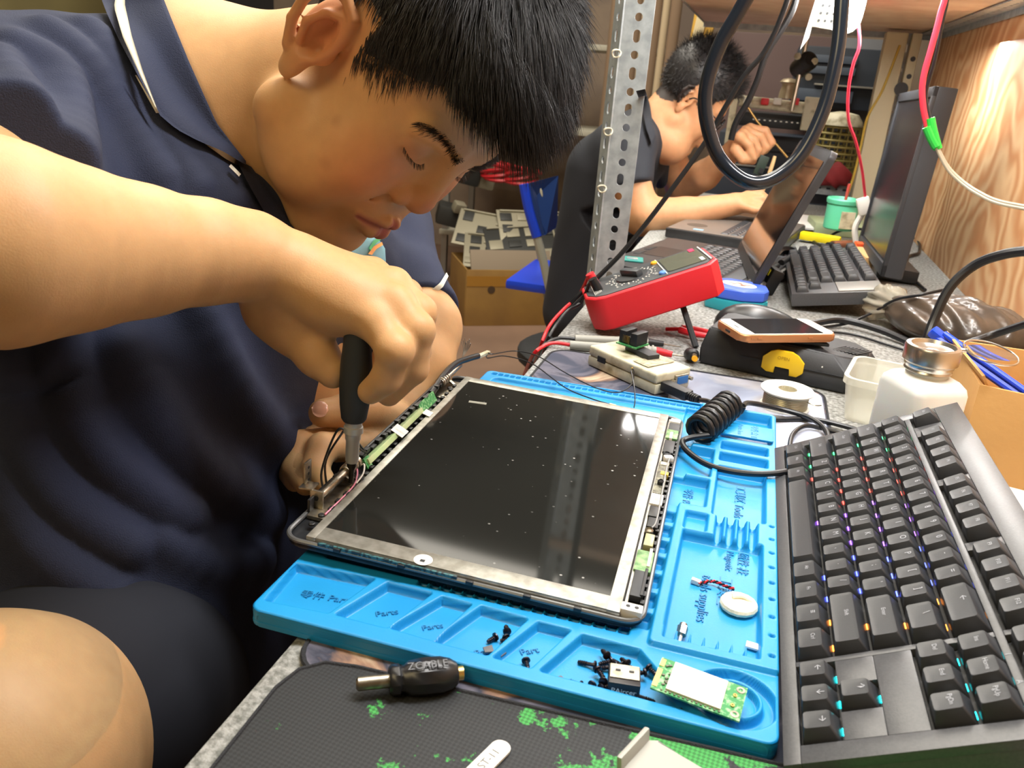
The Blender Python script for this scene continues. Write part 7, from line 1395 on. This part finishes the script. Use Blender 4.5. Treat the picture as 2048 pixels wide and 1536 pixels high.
# ------------------------------------------------------------------ the second man at the far bench
man2 = thing('person', 'man in black polo and glasses working at the far bench behind the hose loop', 'person', (-0.40, 2.02, -0.33)); M2 = np.array(man2.location)
def E2(px, py, Y): return np.array(aty(px, py, Y))
G2 = E2(1400, 190, 2.02)                                        # between the ears
F2 = v3((0.78, 0.16, -0.60)); F2 /= np.linalg.norm(F2); U2 = v3((0.52, 0.0, 0.84)); U2 -= F2 * (U2 @ F2); U2 /= np.linalg.norm(U2); L2v = np.cross(U2, F2); HR2 = np.stack([F2, L2v, U2], 1)
HO2 = E2(1383, 205, 2.02) + L2v * 0.075
HS2 = np.array([0.92, 0.90, 0.94])
def to2(P): return (P - HO2) @ HR2 * 1000 / HS2
def from2(q): return np.asarray(q, float) * HS2 / 1000 @ HR2.T + HO2
fl2 = SDF(0.045)
NK2 = E2(1298, 266, 2.06); fl2.cone(from2((-26, 0, -30)), NK2, 0.048, 0.054, 0.01); fl2.cone(from2((5, 0, -60)), NK2 + v3((0.05, 0, -0.02)), 0.040, 0.050, 0.03)
S2R = E2(1248, 300, 1.92); E2R = E2(1285, 432, 1.86); W2R = E2(1470, 408, 1.96)
fl2.cone(S2R, E2(1262, 372, 1.88), 0.045, 0.040, 0.02); fl2.chain([E2(1262, 372, 1.88), E2R, E2(1370, 428, 1.92), W2R], [0.044, 0.042, 0.036, 0.024], 0.012)
for i, (a, b_, c) in enumerate((((1495, 392), (1520, 388), (1535, 398)), ((1497, 400), (1524, 398), (1537, 408)), ((1494, 408), (1518, 412), (1530, 416)), ((1488, 414), (1508, 420), (1520, 420)))):
    P_ = [E2(*a, 1.98 - 0.012 * i), E2(*b_, 1.98 - 0.012 * i), E2(*c, 1.98 - 0.012 * i)]; fl2.cone(W2R, P_[0], 0.020, 0.012, 0.008); q = SDF(0.03); q.chain(P_, [0.0105, 0.0095, 0.008], 0.003); fl2.add((q, sum(P_) / 3, 0.04), 0.004)
S2L = E2(1330, 300, 2.22); E2L = E2(1365, 375, 2.26); W2L = E2(1468, 300, 2.14)
fl2.cone(S2L, E2L, 0.046, 0.040, 0.02); fl2.chain([E2L, E2(1410, 350, 2.20), W2L], [0.042, 0.036, 0.024], 0.012)
for i, (a, b_, c, d_) in enumerate((((1500, 258), (1530, 262), (1543, 285), (1530, 302)), ((1492, 262), (1520, 272), (1532, 295), (1520, 308)), ((1486, 268), (1508, 280), (1516, 300), (1510, 314)), ((1480, 274), (1498, 290), (1502, 304), (1508, 316)))):
    yv = 2.14 - 0.020 * i; P_ = [E2(*p, yv) for p in (a, b_, c, d_)]; fl2.cone(W2L, P_[0], 0.022, 0.0135, 0.008); q = SDF(0.03); q.chain(P_, [0.0115, 0.0105, 0.0095, 0.008], 0.003); fl2.add((q, sum(P_) / 4, 0.05), 0.004)
tP = [E2(1472, 300, 2.09), E2(1486, 318, 2.08), E2(1506, 322, 2.09)]; q = SDF(0.03); q.chain(tP, [0.015, 0.012, 0.009], 0.004); fl2.add((q, tP[1], 0.05), 0.006)
P2 = np.array([-0.355, 2.05, -0.26]); fl2.cone(P2 + v3((0, -0.08, 0)), v3((-0.10, 1.92, -0.20)), 0.08, 0.06, 0.02); fl2.cone(v3((-0.10, 1.92, -0.20)), v3((-0.12, 1.92, -0.70)), 0.058, 0.040, 0.02); fl2.cone(P2 + v3((0, 0.08, 0)), v3((-0.08, 2.18, -0.20)), 0.08, 0.06, 0.02); fl2.cone(v3((-0.08, 2.18, -0.20)), v3((-0.10, 2.18, -0.70)), 0.058, 0.040, 0.02)
for yy in (1.92, 2.18): fl2.cone(v3((-0.12, yy, -0.712)), v3((0.02, yy, -0.722)), 0.034, 0.026, 0.02)
def body2(P):
    a = fl2(P); dist = np.linalg.norm(P - from2((0, 0, 10)), axis=1); m = dist < 0.17; out = a.copy(); out[~m] = np.minimum(a[~m], dist[~m] - 0.15)
    if m.any(): out[m] = smin(a[m], headL(to2(P[m])) / 1050, 0.014)
    return out
V, Q = polygonize(body2, (-0.62, 1.74, -0.02), (0.12, 2.40, 0.56), 0.0035); Va, Qa = polygonize(body2, (-0.62, 1.74, -0.76), (0.12, 2.40, -0.012), 0.009); Q = np.concatenate([Q, Qa + len(V)]); V = np.concatenate([V, Va])
b2 = np_mesh('body', V - M2, Q, skin, man2)
C = np.tile(np.array(hexc('c8946c')), (len(V), 1)); qq = to2(V); hm = (hairline(qq) > 0) & (np.linalg.norm(qq, axis=1) < 170); C[hm] = hexc('2a201c'); col_attr(b2.data, C)
s2 = SDF(0.07); s2.cone(v3((-0.335, 1.96, 0.10)), v3((-0.355, 1.98, -0.24)), 0.094, 0.105, 0.05); s2.cone(v3((-0.325, 2.12, 0.10)), v3((-0.355, 2.12, -0.24)), 0.092, 0.105, 0.05)
s2.cone(NK2 + v3((-0.02, -0.02, -0.015)), S2R + v3((0.0, 0, 0.0)), 0.072, 0.058, 0.03); s2.cone(NK2 + v3((-0.02, 0.03, -0.04)), S2L, 0.07, 0.060, 0.03); s2.cone(S2R, E2(1262, 372, 1.88), 0.070, 0.060, 0.03); s2.cone(S2L, E2(1350, 350, 2.25), 0.066, 0.058, 0.03)
a2x = (E2R - S2R) / np.linalg.norm(E2R - S2R); h2 = E2(1262, 385, 1.88); a2l = (E2L - S2L) / np.linalg.norm(E2L - S2L); h2l = E2(1352, 352, 2.25)
def shirt2(P):
    d = s2(P) + 0.003 * smooth_noise(P, 38, 12); d = np.where(np.linalg.norm(P - h2, axis=1) < 0.12, smax(d, (P - h2) @ a2x, 0.003), d); d = np.where(np.linalg.norm(P - h2l, axis=1) < 0.10, smax(d, (P - h2l) @ a2l, 0.003), d)
    d = smax(d, -(np.linalg.norm(P - (NK2 + v3((0.055, -0.02, 0.04))), axis=1) - 0.060), 0.005); return smax(d, P[:, 0] + 0.215, 0.02)
V, Q = polygonize(shirt2, (-0.70, 1.70, -0.44), (-0.16, 2.40, 0.46), 0.0055, newton=1); blk = mat('black_cotton', hexc('23262e'), 0.85)
s2o = np_mesh('polo_shirt', V - M2, Q, blk, man2); s2o['label'] = 'plain black polo shirt'
def both2(P): return np.minimum(shirt2(P), body2(P))
patch('collar', lerp_rows([(1290, 178), (1300, 210), (1306, 250), (1312, 275)], [(1272, 182), (1284, 215), (1292, 255), (1304, 290)], 14, 5), blk, 0.010, 0.004, par=s2o, fn=both2, mo=M2)
V, Q = polygonize(lambda P: smax(smin(f_cone(P2 + v3((0, -0.08, 0)), (-0.16, 1.92, -0.20), 0.085, 0.068)[0](P), f_cone(P2 + v3((0, 0.08, 0)), (-0.16, 2.18, -0.20), 0.085, 0.068)[0](P), 0.03), P[:, 0] + 0.12, 0.01), (-0.66, 1.78, -0.40), (-0.06, 2.32, -0.08), 0.010, newton=1); np_mesh('trousers', V - M2, Q, MATS['black_shorts'], man2)
V, Q = polygonize(lambda P: np.maximum(capL(to2(P)), -hairline(to2(P) - np.array([0, 0, 6])) * 0.6) / 1100 - 0.003, (-0.40, 1.85, 0.16), (0.0, 2.30, 0.56), 0.005, newton=0)
h2o = np_mesh('hair', V - M2, Q, hairm, man2)
n = 7000; u = rg.normal(size=(n, 3)); u /= np.linalg.norm(u, axis=1)[:, None]; q = np.array([-8, 0, 50]) + u * np.array([98, 82, 92]); q = q[hairline(q) > 6]; nn_ = (q - np.array([-8, 0, 50])) / np.array([97, 81, 91]) ** 2; nn_ /= np.linalg.norm(nn_, axis=1)[:, None]; tw_ = np.clip((q[:, 2] - 60) / 50, 0, 1)
d = nn_ * (0.30 + 0.6 * tw_)[:, None] + rg.normal(size=q.shape) * 0.35 + np.array([0.3, 0, -0.2]) * (1 - tw_[:, None]); strands('locks', from2(q) - M2, d @ HR2.T, (8 + 18 * tw_ * rg.random(len(q))) / 1000 + 0.006, lambda P, t: np.zeros_like(P), 0.0006, h2o, hairm, segs=3)
gl = MB(); gm_ = lambda q_: Vector(from2(q_) - M2)
for e in (-1, 1):
    gl.tube([gm_((98 + 0 * c, e * 33 + 21 * math.cos(a), 6 + 17 * math.sin(a))) for a, c in [(i * PI / 8, 0) for i in range(16)]], 0.0016, 6, 1, True); gl.tube([gm_((98, e * 54, 10)), gm_((60, e * 74, 12)), gm_((5, e * 80, 14)), gm_((-10, e * 80, 2))], 0.0014, 6, 4)
gl.tube([gm_((100, -12, 10)), gm_((103, 0, 13)), gm_((100, 12, 10))], 0.0014, 6, 3); gl.build('glasses_frame', black, man2)
MB().sphere(gm_((66, -32, 9)), 0.0122, 12).build('eyeball', eyew, man2); MB().sphere(gm_((66, 32, 9)), 0.0122, 12).build('eyeball', eyew, man2)
st2 = thing('stool', 'black stool under the man at the far bench', 'stool', (-0.36, 2.06, -0.75)); MB().lathe([(0.16, 0.34), (0.175, 0.35), (0.175, 0.375), (0.16, 0.385)], n=24).build('seat', matte, st2)
for a in range(4): MB().tube([(0.13 * math.cos(a * PI / 2 + .7), 0.13 * math.sin(a * PI / 2 + .7), 0.35), (0.19 * math.cos(a * PI / 2 + .7), 0.19 * math.sin(a * PI / 2 + .7), 0.0)], 0.012, 8).build('leg', steel, st2)
cpos = E2(1524, 322, 2.08); cb_ = thing('small_circuit_board', 'small dark circuit board held up in the far man fingers', 'circuit board', cpos); MB().box((0, 0, -0.01), (0.022, 0.005, 0.045), rot=(0, 0.25, 0.2), bev=0.002).build('board', mat('dark_green_board', hexc('27352c'), 0.5), cb_); MB().box((0.002, -0.004, -0.022), (0.010, 0.004, 0.012), rot=(0, 0.2, 0)).build('chip', black, cb_)
brp = E2(1543, 330, 2.02); br = thing('wooden_brush', 'pale wooden stick standing between the far man hands', 'stick', brp); MB().tube([(0.004, 0, 0.02), (0.0, 0, -0.01), (-0.012, 0, -0.075)], lambda t: 0.0036 + 0.001 * math.sin(t * 3), 10, 4).build('shaft', mat('pale_wood', hexc('c8a878'), 0.6), br)
tz = thing('tweezers', 'brass coloured tweezers crossing behind the far man hand', 'tweezers', E2(1520, 250, 2.22)); MB().tube([Vector(E2(1496, 215, 2.22) - E2(1520, 250, 2.22)), (0, 0, 0), Vector(E2(1575, 315, 2.22) - E2(1520, 250, 2.22))], 0.0028, 8, 4).build('shaft', mat('brass', hexc('9a7840'), 0.4, 0.6), tz)
# dark jacket over a chair back between post and blue chair
jc = E2(1158, 470, 2.75); jk_ = thing('jacket', 'black jacket hanging over a chair left of the post', 'jacket', jc)
js = SDF(0.07); js.ell(v3((0.01, 0, 0.03)), (0.065, 0.05, 0.16), 0.02); js.ell(v3((0.02, 0, -0.20)), (0.075, 0.06, 0.20), 0.06); js.cone(v3((-0.03, 0, 0.15)), v3((0.04, 0, 0.17)), 0.025, 0.03, 0.03)
V, Q = polygonize(lambda P: js(P) + 0.006 * smooth_noise(P, 50, 4), (-0.2, -0.2, -0.42), (0.2, 0.2, 0.3), 0.008); np_mesh('cloth', V, Q, mat('jacket_black', hexc('14161b'), 0.8), jk_)

for o in COL.objects:
    if o.type == 'MESH' and o.name.split('.')[0] in ('eyelashes', 'eyebrows', 'locks', 'fringe', 'punched_hole'): o['kind'] = 'stuff'
